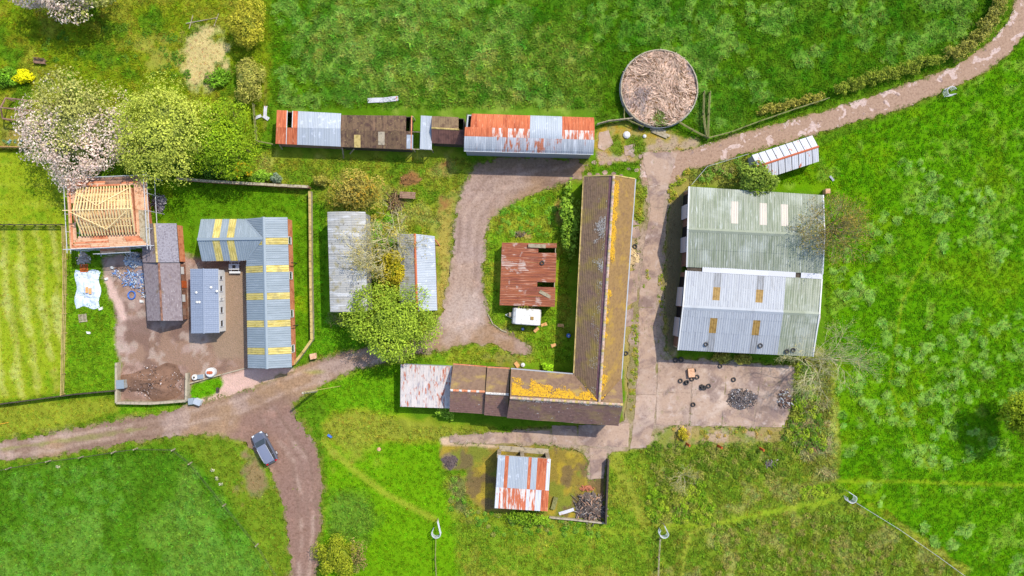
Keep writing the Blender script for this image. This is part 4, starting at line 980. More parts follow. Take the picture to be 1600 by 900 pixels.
tiled('roof_slope', PN, 'mossy_tile', rI, seed=24, nu=14, sag=.03, cut=(lambda v: un1+(uj-un1)*v, lambda v: 1))
tiled('roof_slope', PSo, 'purple_tile', rI, seed=25, nu=60, sag=.06)
for P_, u_ in ((I.PA, (0, cwW)), (I.PB, (0, cwE)), (PSo, (0, 1)), (PN, (0, un0))): deck('roof_lining', P_, 'dark_timber', rI, drop=.2, u=u_)
ridge_tiles(I.r0, jn, 80, lambda i: ('ridge_pink','ridge_pink','lichen_coping','ridge_pink','conc_wall')[(i*7) % 5], rI, .17)
ridge_tiles(q0, q1, 40, lambda i: ('ridge_pink','lichen_coping','ridge_pink','conc_wall')[(i*7) % 4], rI, .17)
for e in (W(898,585,zE), W(970,594,zE)): MB().beam(e+Vector((0,0,.03)), jn+Vector((0,0,.03)), .22, .06).build('valley_flashing', MATS['dark_timber'], rI)
cI = (n0+n1+s0+s1)/4; cI.z = 0
ii_ = lambda P, u, v: P(u, v)-Vector((0,0,.14))
k = [ii_(PN,.01,.07), ii_(PN,.99,.07), ii_(PSo,.99,.07), ii_(PSo,.01,.07)]
wallbox('wall', k[0], k[1], -.1, k[0].z, k[1].z, 'old_brick', rI, .4, cI); wallbox('wall', k[3], k[2], -.1, k[3].z, k[2].z, 'old_brick', rI, .4, cI)
wallbox('gable_wall', k[0]+Vector((.004,0,0)), k[3]+Vector((.004,0,0)), -.1, k[0].z-.01, k[3].z-.01, 'old_brick', rI, .4, cI, mid=(.5, zR-.2))
wallbox('gable_wall', k[1]-Vector((.004,0,0)), k[2]-Vector((.004,0,0)), -.1, k[1].z-.01, k[2].z-.01, 'old_brick', rI, .4, cI, mid=(.5, zR-.2))
for p, q in ((I.a0, I.PA(cwW,0)), (I.b0, I.PB(cwE,0)), (n0, PN(un0,0))):
    o_ = (I.a0-I.b0).normalized()*(.1 if p is I.a0 else -.1) if p is not n0 else Vector((0,.1,0))
    MB().beam(p+o_-Vector((0,0,.05)), q+o_-Vector((0,0,.05)), .14, .12).build('gutter', MATS['lichen_coping' if p is I.a0 else 'galv_old'], rI)
MB().beam(I.a0+Vector((0,.05,.05)), I.r0+Vector((0,.05,.05)), .14, .14).build('verge', MATS['lichen_coping'], rI); MB().beam(I.b0+Vector((0,.05,.05)), I.r0+Vector((0,.05,.05)), .14, .14).build('verge', MATS['lichen_coping'], rI)
for t in (.12, .3, .5, .7): on_wall('door' if t in (.3, .7) else 'window', I.wa0, I.wa1, t, t+.04, .05 if t in (.3,.7) else 1.2, 2.2, 'dark_timber', rI, I.c)
# lichen growth: thin crusts that follow the tiles
def py_u(py): return (py-276)/(604-276)
def flecks(name, P, u, v, mt, parent, n, size, dens, seed, lift=.11):
    """lichen crusts: thousands of small flat growths on the tiles, too small to tell apart"""
    r = np.random.default_rng(seed); V = []; k = 0
    nr_ = (P(1,0)-P(0,0)).cross(P(0,1)-P(0,0)).normalized(); nr_ = nr_ if nr_.z > 0 else -nr_
    du = (P(1,.5)-P(0,.5)).normalized(); dv = (P(.5,1)-P(.5,0)).normalized(); uu = r.uniform(u[0], u[1], n*4); vv = r.uniform(v[0], v[1], n*4)
    px_ = np.array([P(a_, b_)[:] for a_, b_ in zip(uu, vv)]); w = fbm(px_[:,0], px_[:,1], .9, seed, 4)
    keep = dens((uu-u[0])/(u[1]-u[0]), (vv-v[0])/(v[1]-v[0]), w) > r.random(n*4)
    px_ = px_[keep][:n]; m_ = len(px_); A = np.array(du[:]); B_ = np.array(dv[:]); Nn = np.array(nr_[:])
    s1 = size*r.uniform(.5,1.5,(m_,1)); s2 = size*r.uniform(.8,2.2,(m_,1)); c_ = px_+Nn*(lift+r.uniform(0,.015,(m_,1)))
    Q = np.stack([c_-A*s1, c_-B_*s2*.6+A*s1*.2, c_+A*s1, c_+B_*s2*.6], 1)
    o = mesh_np(name, Q.reshape(-1,3), np.arange(m_*4).reshape(-1,4), MATS[mt], parent=parent); o['kind'] = 'stuff'
sm = lambda x, a, b: np.clip((x-a)/(b-a), 0, 1)
flecks('yellow_lichen', I.PB, (py_u(282), py_u(404)), (.6,.985), 'yellow_lichen', rI, 2300, .055, lambda a, b, w: sm(b + (w-.5)*.7, .42, .62)*sm(a+(w-.5)*.3,0,.08)*sm(-a+(w-.5)*.3,-1,-.88), 31)
flecks('yellow_lichen', I.PB, (py_u(400), py_u(600)), (.7,.985), 'yellow_lichen', rI, 1500, .055, lambda a, b, w: sm(b*.8+(w-.5)*2.2+.3*np.sin(a*9-1.2), .66, .95), 32)
flecks('white_lichen', I.PA, (py_u(290), py_u(440)), (.36,.84), 'white_lichen', rI, 1500, .04, lambda a, b, w: sm(w*1.1 + .55*b*np.sin(np.pi*a)**.5, .82, 1.15), 33)
flecks('white_lichen', I.PA, (py_u(430), py_u(600)), (.5,.86), 'white_lichen', rI, 450, .034, lambda a, b, w: sm(w+.3*b, .7, 1.0)*.8, 34)
flecks('yellow_lichen', PN, (.012,.77), (.3,.95), 'yellow_lichen', rI, 4300, .055, lambda a, b, w: sm(b, .08+.5*a+(w-.5)*1.6, .34+.5*a+(w-.5)*1.6)*(b < .95), 35)
flecks('pale_lichen', PSo, (.0,1), (.9,1.0), 'white_lichen', rI, 260, .045, lambda a, b, w: sm(w, .45, .7), 37)

# ---- lower ranges stepping down from the long barn
A1 = Gable('tiled_stable', 'middle tiled stable stepping down from the long mossy barn', 'stable',
           [(761.3,574.5),(796.5,576.5)], [(758.6,614.3),(795,616.5)], [(756.5,648.4),(793,651)], 3.5, 5.2, 'old_brick', ends=.05, walls='ab0')
fold(A1, 'mossy_tile', 'purple_tile', 41); ridge_tiles(A1.r0, A1.r1, 9, lambda i: 'white_lichen', A1.root, .15)
A2 = Gable('tiled_outhouse', 'lower tiled outhouse between the stable and the patched tin lean to', 'outhouse',
           [(708,569.6),(760,573.8)], [(703.3,609.8),(758,612.2)], [(702.4,642.8),(757,646.5)], 3.1, 4.8, 'old_brick', ends=.05, walls='ab01')
fold(A2, 'mossy_tile', 'purple_tile', 45); ridge_tiles(A2.r0, A2.r1, 12, lambda i: 'brick_orange' if i % 3 else 'white_lichen', A2.root, .15)
for A_ in (A1, A2):
    on_wall('door', A_.wa0, A_.wa1, .3, .6, 0, 2.1, 'dark_timber', A_.root, A_.c)
    MB().beam(A_.a0+Vector((0,.08,-.05)), A_.a1+Vector((0,.08,-.05)), .12, .1).build('gutter', MATS['brick_orange'], A_.root)
T, PT, cT, kT = mono('tin_lean_to', 'open tin lean to patched with pink rusted corrugated sheets', 'lean-to',
                     [(625.4,635.2),(703.5,638),(706.5,572.7),(626,569)], (2.0,2.1,2.4,2.3), 'galv_old', th=.05)
lay(T, PT, 9, [0, .3, .64, 1.0], lambda i, j: 'tin_pink', .2, .025, 'zig')

# ---- J: big twin-span barn
J = thing('twin_span_barn', 'big twin span barn with pale green fibre and white steel roofs', 'barn', W(1172, 428) * Vector((1,1,0)) if 0 else Vector((W(1172,428).x, W(1172,428).y, 0)))
zj, zjr = 3.4, 4.9
def span(A, R, B, za, zb): 
    a0, a1, r0, r1, b0, b1 = W(*A[0],za), W(*A[1],za), W(*R[0],zjr), W(*R[1],zjr), W(*B[0],zb), W(*B[1],zb)
    return bil(a0, a1, r1, r0), bil(b0, b1, r1, r0)
JN_A, JN_B = span([(1076.5,291.7),(1286,305)], [(1074.5,358.5),(1288,369)], [(1073,417),(1285,428)], zj, zj)
JS_A, JS_B = span([(1071.7,423),(1284,436)], [(1067,480),(1280,491)], [(1059.3,546.7),(1270,557)], zj-.02, zj)
nJ = 19
lightN = {6:1, 10:1, 13:1}
for P_, first in ((JN_A, True), (JN_B, False)):
    if first:
        lay(J, P_, nJ, [0, .3, .82, 1], lambda i, j: 'rooflight_w' if (i in lightN and j == 1) else 'fibre_green', .36, .04, 'zig')
    else: lay(J, P_, nJ, [0, .5, 1], lambda i, j: 'fibre_green', .36, .04, 'zig')
def mS(a, rows_b):
    return lambda i, j: ('rooflight_b' if (j == 1 and i in (4, 10)) else 'white_steel_dirty' if (j == 0 and i in (4, 10)) else ('white_steel' if i < 14 else 'fibre_green'))
lay(J, JS_A, nJ, [0, .42, .78, 1], mS(0, 0), .33, .035, 'box'); lay(J, JS_B, nJ, [0, .45, .8, 1], mS(0, 0), .33, .035, 'box')
for P_ in (JN_A, JN_B, JS_A, JS_B): deck('roof_lining', P_, 'dark_timber', J)
for PA_, PB_, mt_ in ((JN_A, JN_B, 'fibre_green'), (JS_A, JS_B, 'white_steel')):
    for k in range(nJ):
        a, b = PA_(k/nJ,1), PA_((k+1)/nJ,1)
        m_ = mt_ if (mt_ == 'fibre_green' or k < 14) else 'fibre_green'
        sv = Vector((0,.3,-.12)); vs = [a+sv+Vector((0,0,.07)), a+Vector((0,0,.1)), a-Vector((0,.3,.05)), b+sv+Vector((0,0,.07)), b+Vector((0,0,.1)), b-Vector((0,.3,.05))]
        build('ridge_piece', vs, [(0,1,4,3), (1,2,5,4)], MATS[m_], J)
vg0, vg1 = W(1074,419.8,zj), W(1285,432,zj)
MB().beam(vg0-Vector((0,0,.12)), vg1-Vector((0,0,.12)), .75, .06).build('valley_gutter', MATS['dark_timber'], J)
for t0, t1 in ((.11,.24), (.24,.42), (.42,.6), (.6,.8), (.84,1.0)):
    MB().beam(vg0.lerp(vg1,t0)+Vector((0,.02*(t0*5%2),.05)), vg0.lerp(vg1,t1)+Vector((0,0,.05)), .7, .05).build('gutter_lining', MATS['white_tin'], J)
for P_, e in ((JN_A,0), (JN_A,1), (JN_B,0), (JN_B,1), (JS_A,0), (JS_A,1), (JS_B,0), (JS_B,1)):
    if e == 1 and P_ is JS_B: pass
    MB().beam(P_(e,0)+Vector((0,0,.0)), P_(e,1)+Vector((0,0,.03)), .16, .2).build('verge_board', MATS['white_paint'], J)
cJ = (JN_A(.5,0)+JS_B(.5,0))/2; cJ.z = 0
k0 = [JN_A(.008,.03), JN_A(.992,.03), JS_B(.992,.03), JS_B(.008,.03)]
wallbox('wall', k0[0], k0[1], -.1, zj-.1, zj-.1, 'conc_wall', J, .2, cJ); wallbox('wall', k0[3], k0[2], -.1, zj-.1, zj-.1, 'conc_wall', J, .2, cJ)
for e in (.008, .992):
    for PA_, PB_ in ((JN_A, JN_B), (JS_A, JS_B)):
        p, q, r_ = PA_(e,.03), PB_(e,.03), PA_(e,1)
        wallbox('gable_wall', p, q, -.1, zj-.12, zj-.12, 'old_board' if e < .5 else 'conc_wall', J, .2, cJ, mid=(.5, zjr-.15))
wN0, wN1 = JN_A(.008,.03), JN_B(.008,.03); wS0, wS1 = JS_A(.008,.03), JS_B(.008,.03)
for p, q, t0, t1 in ((wN0,wN1,.2,.38), (wN0,wN1,.62,.82), (wS0,wS1,.2,.45), (wS0,wS1,.6,.85)):
    on_wall('sliding_door', p, q, t0, t1, 0.05, 2.9, 'white_tin', J, cJ, proud=.22, th=.1)
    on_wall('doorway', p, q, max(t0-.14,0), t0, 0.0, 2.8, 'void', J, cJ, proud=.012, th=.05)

# ---- K: small white tin shed beside the lane
K = Gable('white_tin_shed', 'small white tin shed with rust spots standing askew beside the lane', 'shed',
          [(1174.2,242.8),(1269.6,211.7)], [(1183.5,260),(1279,229)], [(1184.5,283),(1279.9,251.8)], 2.2, 3.05, 'galv_old', th=.08, inset=.1)
lay(K.root, K.PA, 9, [0, 1], lambda i, j: 'white_tin', .25, .025, 'zig', gap=.05); lay(K.root, K.PB, 9, [0, 1], lambda i, j: 'white_tin', .25, .025, 'zig', gap=.05)
deck('roof_lining', K.PA, 'dark_timber', K.root); deck('roof_lining', K.PB, 'dark_timber', K.root); K.ridge_cap('rust_white', .14)
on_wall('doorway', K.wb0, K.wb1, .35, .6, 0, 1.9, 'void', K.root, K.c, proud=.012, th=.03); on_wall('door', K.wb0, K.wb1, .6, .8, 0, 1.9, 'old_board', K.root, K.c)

# ---- L: the long row of sheds
L1 = Gable('tin_row_shed', 'shed with silver tin roof and red end sheets at the end of the row', 'shed',
           [(432.5,172),(533,177.5)], [(431.5,199),(532,201)], [(430.5,224.5),(532.5,229)], 2.3, 2.85, 'old_board', th=.08, inset=.1)
ub = [0,.09,.17,.25,.33,.41,.5,.58,.66,.75,.83,.92,1]
def mL1(i, j): return 'rust' if i < 3 + (0) or i == 3 and 0 else ('rust' if i == 3 and False else ('rust' if i < 4 else 'galv'))
lay(L1.root, L1.PA, 12, [0, 1], lambda i, j: None if i == 2 else ('rust' if i < 4 else 'galv'), .2, .025, 'zig', ubreaks=ub)
lay(L1.root, L1.PB, 12, [0, 1], lambda i, j: 'rust' if i < 4 else 'galv', .2, .025, 'zig', ubreaks=ub)
for u in (.165, .25): MB().beam(L1.PA(u,0)+Vector((0,0,.05)), L1.PA(u,1)+Vector((0,0,.05)), .08, .04).build('batten', MATS['white_paint'], L1.root)
MB().beam(L1.PB(.165,0)+Vector((0,0,.05)), L1.PB(.165,1)+Vector((0,0,.05)), .08, .04).build('batten', MATS['white_paint'], L1.root)
L2 = Gable('brown_row_shed', 'shed with brown moss speckled fibre sheet roof next to the silver one', 'shed',
           [(533,180),(644,181)], [(532,204),(643.5,205)], [(532.5,229.5),(643,234)], 2.3, 2.8, 'dark_timber', th=.08, inset=.1)
lay(L2.root, L2.PA, 12, [0, 1], lambda i, j: None if i == 11 else 'fibre_brown', .2, .03, 'zig'); lay(L2.root, L2.PB, 12, [0, 1], lambda i, j: 'fibre_brown', .2, .03, 'zig')
for (u, v), m_, P_ in (((.19,.0),'lichen_coping',L2.PB), ((.53,.2),'conc_wall',L2.PB), ((.93,.05),'galv',L2.PB)):
    pp = bil(P_(u,v), P_(u+.09,v), P_(u+.09,v+.75), P_(u,v+.75)); deck('patch_sheet', pp, m_, L2.root, th=.02, drop=-.07)
MB().beam(L2.a1+Vector((-.05,0,0)), L2.r1+Vector((-.05,0,0)), .12, .14).build('end_rafter', MATS['brick_orange'], L2.root); MB().beam(L2.b1+Vector((-.05,0,0)), L2.r1+Vector((-.05,0,0)), .12, .14).build('end_rafter', MATS['brick_orange'], L2.root)
for p_, q_ in (((535,231),(537,247)), ((553,233),(547,240)), ((437,226),(441,233))):
    MB().beam(W(*p_, 2.0), W(*q_, .05), .14, .14).build('prop_timber', MATS['weathered'], L2.root if p_[0] > 500 else L1.root)
deck('roof_lining', L1.PB, 'dark_timber', L1.root, drop=.1); deck('roof_lining', L2.PB, 'dark_timber', L2.root, drop=.1); deck('roof_lining', L2.PA, 'dark_timber', L2.root, drop=.1, u=(0,.9)); deck('roof_lining', L1.PA, 'dark_timber', L1.root, drop=.1, u=(.26,1))
# link bay: tin strip on an open frame
lk = thing('tin_link_roof', 'narrow silver tin strip roof on an open timber frame between brown sheds', 'canopy', Vector((W(660,210).x, W(660,210).y, 0)))
PL = bil(W(656,233,2.5), W(674.5,234,2.5), W(675,181.5,2.5), W(657.5,180.5,2.5))
lay(lk, PL, 2, [0, 1], lambda i, j: 'galv', .2, .025, 'zig')
for v in (0.03, .5, .97): MB().beam(W(644,[233,206,181][int(v*2)],2.3), W(675,[234,207,182][int(v*2)],2.4), .1, .12).build('frame_beam', MATS['weathered'], lk)
for p_ in ((645,232),(674,233),(645,182),(674,182)): q_ = W(*p_, 2.2); MB().beam(q_, Vector((q_.x, q_.y, -.1)), .12, .12).build('post', MATS['weathered'], lk)
L4 = Gable('sagging_hut', 'small hut with sagging brown sheet roof against the arched barn', 'hut',
           [(674.5,181.5),(727,184)], [(674,200),(727,203)], [(674,223.5),(726,226)], 2.4, 3.2, 'dark_timber', th=.08, inset=.1)
mat('fibre_tan', lin(132,110,84), [dict(scale=1.2, col=lin(104,82,66), lo=.45, hi=.65, detail=7), dict(scale=4, col=lin(160,140,100), lo=.6, hi=.7)], rough=1, rnd=.06, bump=dict(scale=8, s=.5, d=.03))
mat('fibre_purple', lin(112,80,72), [dict(scale=1.2, col=lin(88,62,58), lo=.45, hi=.65, detail=7)], rough=1, rnd=.08, bump=dict(scale=8, s=.5, d=.03))
lay(L4.root, L4.PA, 5, [0, 1], lambda i, j: 'fibre_tan' if i < 4 else None, .2, .03, 'zig'); lay(L4.root, L4.PB, 5, [0, 1], lambda i, j: 'fibre_purple', .2, .03, 'zig')
ridge_tiles(L4.r0, L4.r0.lerp(L4.r1,.82), 6, lambda i: 'lichen_coping', L4.root, .12); deck('roof_lining', L4.PB, 'dark_timber', L4.root, drop=.1)
# arched dutch barn
L5, P5, c5, w5 = arch_building('arched_barn', 'barrel roofed barn clad in rusty red and silver curved sheets', 'barn',
                 [(729,177.5),(928,184)], [(725,235.5),(927,241)], 4.0, 1.0, 'galv_old', flatpow=.75)
n5 = 24
def m5f(i, j):
    x = i/n5
    if j == 2: return 'galv_old' if x < .25 or x > .72 else ('galv_rust')
    if j == 1 and (.2 <= x < .29 or .33 <= x < .46): return 'rust_white'
    if .5 <= x < .74 and j < 2: return 'galv'
    if x >= .74: return 'rust_white' if j == 1 else 'rust'
    return 'rust'
mat('galv_rust', lin(176,176,182), [dict(scale=1.0, coord='uv', stretch=(1.4,.5,1), col=lin(178,108,80), lo=.5, hi=.6, detail=5),
     dict(scale=.9, coord='uv', stretch=(4,.5,1), col=lin(206,208,212), lo=.55, hi=.7)], rough=.7, rnd=.14, shift=True)
lay(L5, P5, n5, [0, .42, .66, 1.0], m5f, .2, .022, 'zig', nv=6, skip={(0,0)})
for t in (0.0, .5, 1.0):
    poly = [P5(max(.004,min(.996,t)), v/16)-Vector((0,0,.1)) for v in range(17)]
    MB().tube(poly, .06, 5).build('roof_hoop', MATS['dark_timber'], L5)
MB().beam(P5(0,1)-Vector((0,0,.05)), P5(1,1)-Vector((0,0,.05)), .14, .12).build('gutter', MATS['galv_old'], L5)
for v in range(8): pass

# ---- N: tin hut in the lower yard
Nh, PNh, cN, kN = mono('tin_hut', 'square hut with striped white and rust red tin roof on the mossy yard', 'hut',
                       [(772.7,793.7),(855.6,799),(860.7,717),(778,711)], (2.4,2.4,3.0,3.0), 'old_board', th=.12, openings=(2,))
ubn = [0,.07,.14,.21,.36,.48,.58,.64,.75,.86,.93,1]
def mN(i, j):
    if j == 0: return ['white_tin','rust_white','rust_white','rust_white','rust_white','rust_white','white_tin','rust_white','white_tin','rust','rust'][i]
    return ['galv','galv','rust','galv','galv','galv','rust','galv','rust','rust','white_tin'][i]
lay(Nh, PNh, 11, [0, .41, 1], mN, .2, .025, 'zig', ubreaks=ubn)
fa, fb = kN[3], kN[2]
for t in (0.0, .46, .97): MB().box(fa.lerp(fb,t)*1 - Vector((0,-.0,fa.z/2)), (.5,.5,fa.z-.1)).build('pier', MATS['conc_wall'], Nh)
MB().beam(fa+Vector((0,.1,-.15)), fb+Vector((0,.1,-.15)), .15, .25).build('lintel', MATS['weathered'], Nh)
pN = bil(fa+Vector((0,.75,-fa.z+.03)), fb+Vector((0,.75,-fb.z+.03)), fb+Vector((0,0,-fb.z+.03)), fa+Vector((0,0,-fa.z+.03)))
deck('concrete_apron', pN, 'conc_wall', Nh, th=.08, drop=0)
for t in (.1, .35, .65, .9): MB().beam(PNh(t,0)-Vector((0,0,.1)), PNh(t,1)-Vector((0,0,.1)), .1, .12).build('rafter', MATS['weathered'], Nh)

# ---- M: round store full of straw
M0 = W(1030.5, 137.5, 1.2); R0 = 60.5*(H-1.2)/H/S
M = thing('round_store', 'round concrete walled store filled with pale flattened straw', 'store', Vector((M0.x, M0.y, 0)))
nseg = 28
for k in range(nseg):
    a0, a1 = 2*math.pi*k/nseg+.004, 2*math.pi*(k+1)/nseg-.004
    if 262 < math.degrees((a0+a1)/2) < 280: continue
    poly = [Vector((M0.x+R0*math.cos(a)*f, M0.y+R0*math.sin(a)*f, -.1)) for a, f in ((a0,1),((a0+a1)/2,1.003),(a1,1),(a1,.974),((a0+a1)/2,.977),(a0,.974))]
    MB().prism(poly, (0,0,1.3+random.uniform(-.03,.03))).build('wall_panel', MATS['conc_wall'], M)
for zz in (.4, .9): MB().tube([Vector((M0.x+R0*1.012*math.cos(t*math.pi/24), M0.y+R0*1.012*math.sin(t*math.pi/24), zz)) for t in range(49)], .02, 4).build('tension_cable', MATS['steel_tube'], M)
# straw filling: bed plus flattened stalks
r = np.random.default_rng(5); nr, na = 14, 48; Vb = []; Fb = []
for i in range(nr+1):
    for j in range(na):
        a = 2*np.pi*j/na; rr = R0*.965*i/nr; x, y = M0.x+rr*np.cos(a), M0.y+rr*np.sin(a)
        zz = .86 + .4*(fbm(np.array(x), np.array(y), 2.2, 141, 3)-.5)*2 - .15*np.exp(-(((x-M0.x)/.9)**2+((y-M0.y+R0*.72)/1.1)**2))
        Vb.append((x, y, float(zz)))
for i in range(nr):
    for j in range(na): Fb.append((i*na+j, i*na+(j+1) % na, (i+1)*na+(j+1) % na, (i+1)*na+j))
mesh_np('straw_bed', Vb, Fb, MATS['straw'], np.tile(lin(200,172,144), (len(Vb),1))*(.7+.6*r.random((len(Vb),1))), parent=M, smooth=True)
ns = 11000; rad = R0*.95*np.sqrt(r.random(ns)); th_ = r.random(ns)*2*np.pi
x = M0.x+rad*np.cos(th_); y = M0.y+rad*np.sin(th_); z = .92+.4*(fbm(x,y,2.2,141,3)-.5)*2 + r.uniform(0,.2,ns) - .15*np.exp(-(((x-M0.x)/.9)**2+((y-M0.y+R0*.72)/1.1)**2))
an = fbm(x,y,3.4,151,2)*8 + r.normal(0,.5,ns); ln = r.uniform(.3,1.0,ns); wd = r.uniform(.018,.045,ns)
ca, sa = np.cos(an), np.sin(an); tl = r.uniform(-.12,.12,ns)
Q = np.stack([np.stack([x+ca*ln*e-sa*wd*f, y+sa*ln*e+ca*wd*f, z+tl*e+.04*f], 1) for e, f in ((-.5,-1),(.5,-1),(.5,1),(-.5,1))], 1)
cl = np.array(lin(232,204,182,1.0))*(1.15-r.random((ns,1))**1.5*.6); gr = (np.hypot((x-M0.x-.1)/.75, (y-M0.y+R0*.78)/1.1) + r.normal(0,.25,ns) < 1)
cl[gr] = np.array(lin(150,170,90))*(.7+.5*r.random((gr.sum(),1))); cl[r.random(ns) < .12] = lin(150,110,60)
so = mesh_np('straw', Q.reshape(-1,3), np.arange(ns*4).reshape(-1,4), MATS['straw'], np.repeat(cl[:,None,:],4,1).reshape(-1,3), parent=M); so['kind'] = 'stuff'
# ------------------------------------------------------------------ house under construction
zH, zHr = 4.8, 6.9
hNW, hNE, hSW, hSE = W(121,297,zH), W(203,292.5,zH), W(127.5,365,zH), W(210,362,zH)
hrW, hrE = W(111.5,328.5,zHr), W(204.5,326,zHr)
hc = (hNW+hNE+hSW+hSE)/4; hc.z = 0
hs = thing('house_frame', 'half built brick house with bare new timber roof rafters', 'house', hc)
for p, q in ((hNW,hNE), (hSW,hSE), (hNW,hSW), (hNE,hSE)):
    d_ = (q-p).normalized()*.003; wallbox('wall', p+d_, q-d_, -.1, zH-.1, zH-.1, 'brick', hs, .3, hc)
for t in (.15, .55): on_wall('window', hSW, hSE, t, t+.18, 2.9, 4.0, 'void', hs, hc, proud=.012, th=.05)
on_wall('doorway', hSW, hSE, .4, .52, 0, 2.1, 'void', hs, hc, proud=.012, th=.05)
nt = 19
for i in range(nt):
    t = i/(nt-1); rr = hrW.lerp(hrE, .03+.97*t); n_ = hNW.lerp(hNE, t); s_ = hSW.lerp(hSE, t)
    for e in (n_, s_):
        tail = e + (e-rr).normalized()*.35; jx = Vector((random.uniform(-.03,.03),0,0))
        MB().beam(rr+jx, tail+jx, .09, .17).build('rafter', MATS['new_timber'], hs)
    MB().beam(n_, s_, .07, .13).build('ceiling_joist', MATS['new_timber'], hs)
MB().beam(hrW+(hrW-hrE).normalized()*1.1, hrE, .08, .2).build('ridge_board', MATS['new_timber'], hs)
for a, b in (((119,301),(153,322)), ((202,294),(152,321)), ((110,331),(168,358)), ((198,330),(168,358))):
    MB().beam(W(*a,6.9 if a[1] > 325 else 5.0)+Vector((0,0,.16)), W(*b,(5.3 if a[1] > 325 else 6.6))+Vector((0,0,.16)), .1, .05).build('diagonal_brace', MATS['new_timber'], hs)
for f in (.28, .6):
    for ew, ee in ((hNW,hNE), (hSW,hSE)):
        MB().beam(ew.lerp(hrW,f)-Vector((0,0,.14)), ee.lerp(hrE,f)-Vector((0,0,.14)), .07, .15).build('purlin', MATS['new_timber'], hs)
for p, q in ((hNE,hSE), (hNW,hSW)): MB().beam(p+Vector((0,0,-.02)), q+Vector((0,0,-.02)), .25, .12).build('wall_plate', MATS['board'], hs)
# inside floor boards so the attic is not hollow
Pfl = bil(hSW, hSE, hNE, hNW); deck('attic_floor', Pfl, 'board', hs, th=.05, drop=.35, u=(.03,.97), v=(.03,.97))
# scaffold
zS = 4.25
sc = thing('scaffold', 'scaffold of steel tubes and timber boards ringing the half built house', 'scaffold', Vector((hc.x, hc.y-5, 0)))
oNW, oNE, oSE, oSW = W(104,280,zS), W(228,274.5,zS), W(234,384,zS), W(109.5,390,zS)
iNW, iNE, iSE, iSW = W(118,293,zS), W(209,289,zS), W(214,366,zS), W(123,369.5,zS)
def boards(o0, o1, i1, i0, lanes, runs, mts, seed):
    r_ = random.Random(seed); P = bil(o0, o1, i1, i0)
    for a in range(lanes):
        off = r_.uniform(0, .12)
        for b in range(runs):
            if r_.random() < .05: continue
            u0, u1 = b/runs+.002, (b+1)/runs-.002; v = (a+.5)/lanes; w = (P(.5,0)-P(.5,1)).length/lanes*.93
            dz = Vector((0,0,r_.uniform(0,.035)))
            MB().beam(P(u0,v)+dz, P(u1,v)+dz, w, .04).build('board', MATS[r_.choice(mts)], sc)
boards(oNW, oNE, iNE, iNW, 5, 4, ['old_board','brick_orange','board','old_board'], 1)
boards(oSW, oSE, iSE, iSW, 7, 4, ['board','board','brick_orange'], 2)
boards(iNW+Vector((-.0,0,.0)), iSW, oSW, oNW, 5, 3, ['board','brick_orange','board'], 3)
boards(iNE, iSE, oSE, oNE, 8, 2, ['board','weathered','board'], 4)
def pole(p, z0, z1): MB().tube([Vector((p.x,p.y,z0)), Vector((p.x,p.y,z1))], .045, 6).build('standard', MATS['steel_tube'], sc)
def ledger(p, q, zs, ext=.5):
    d = (q-p).normalized()*ext
    for z in zs: MB().tube([Vector((p.x,p.y,z))-d, Vector((q.x,q.y,z))+d], .045, 6).build('ledger', MATS['steel_tube'], sc)
for a, b, n_ in ((oNW,oNE,6), (oSW,oSE,6), (oNW,oSW,5), (oNE,oSE,5)):
    for i in range(n_):
        if i == 0 and a is not oNW: continue
        p = a.lerp(b, i/(n_-1)); pole(p, -.1, 5.0)
    ledger(a, b, (2.1, 4.15, 4.9))
for a, b, n_ in ((iNW,iNE,4), (iSW,iSE,4)):
    for i in range(n_): pole(a.lerp(b, i/(n_-1)), -.1, 4.2)
e0, e1, e2, e3 = W(157,397,2.6), W(203,394.5,2.6), W(202,383,2.6), W(156,385,2.6)
boards(e0, e1, e2, e3, 5, 2, ['brick_orange','board'], 6)
for p in (e0, e1, e2, e3, e0.lerp(e1,.9)): pole(p, -.1, 3.6)
ledger(e0, e1, (2.5, 3.4)); ledger(e3, e0, (2.5,), .3); ledger(e2, e1, (2.5,), .3)

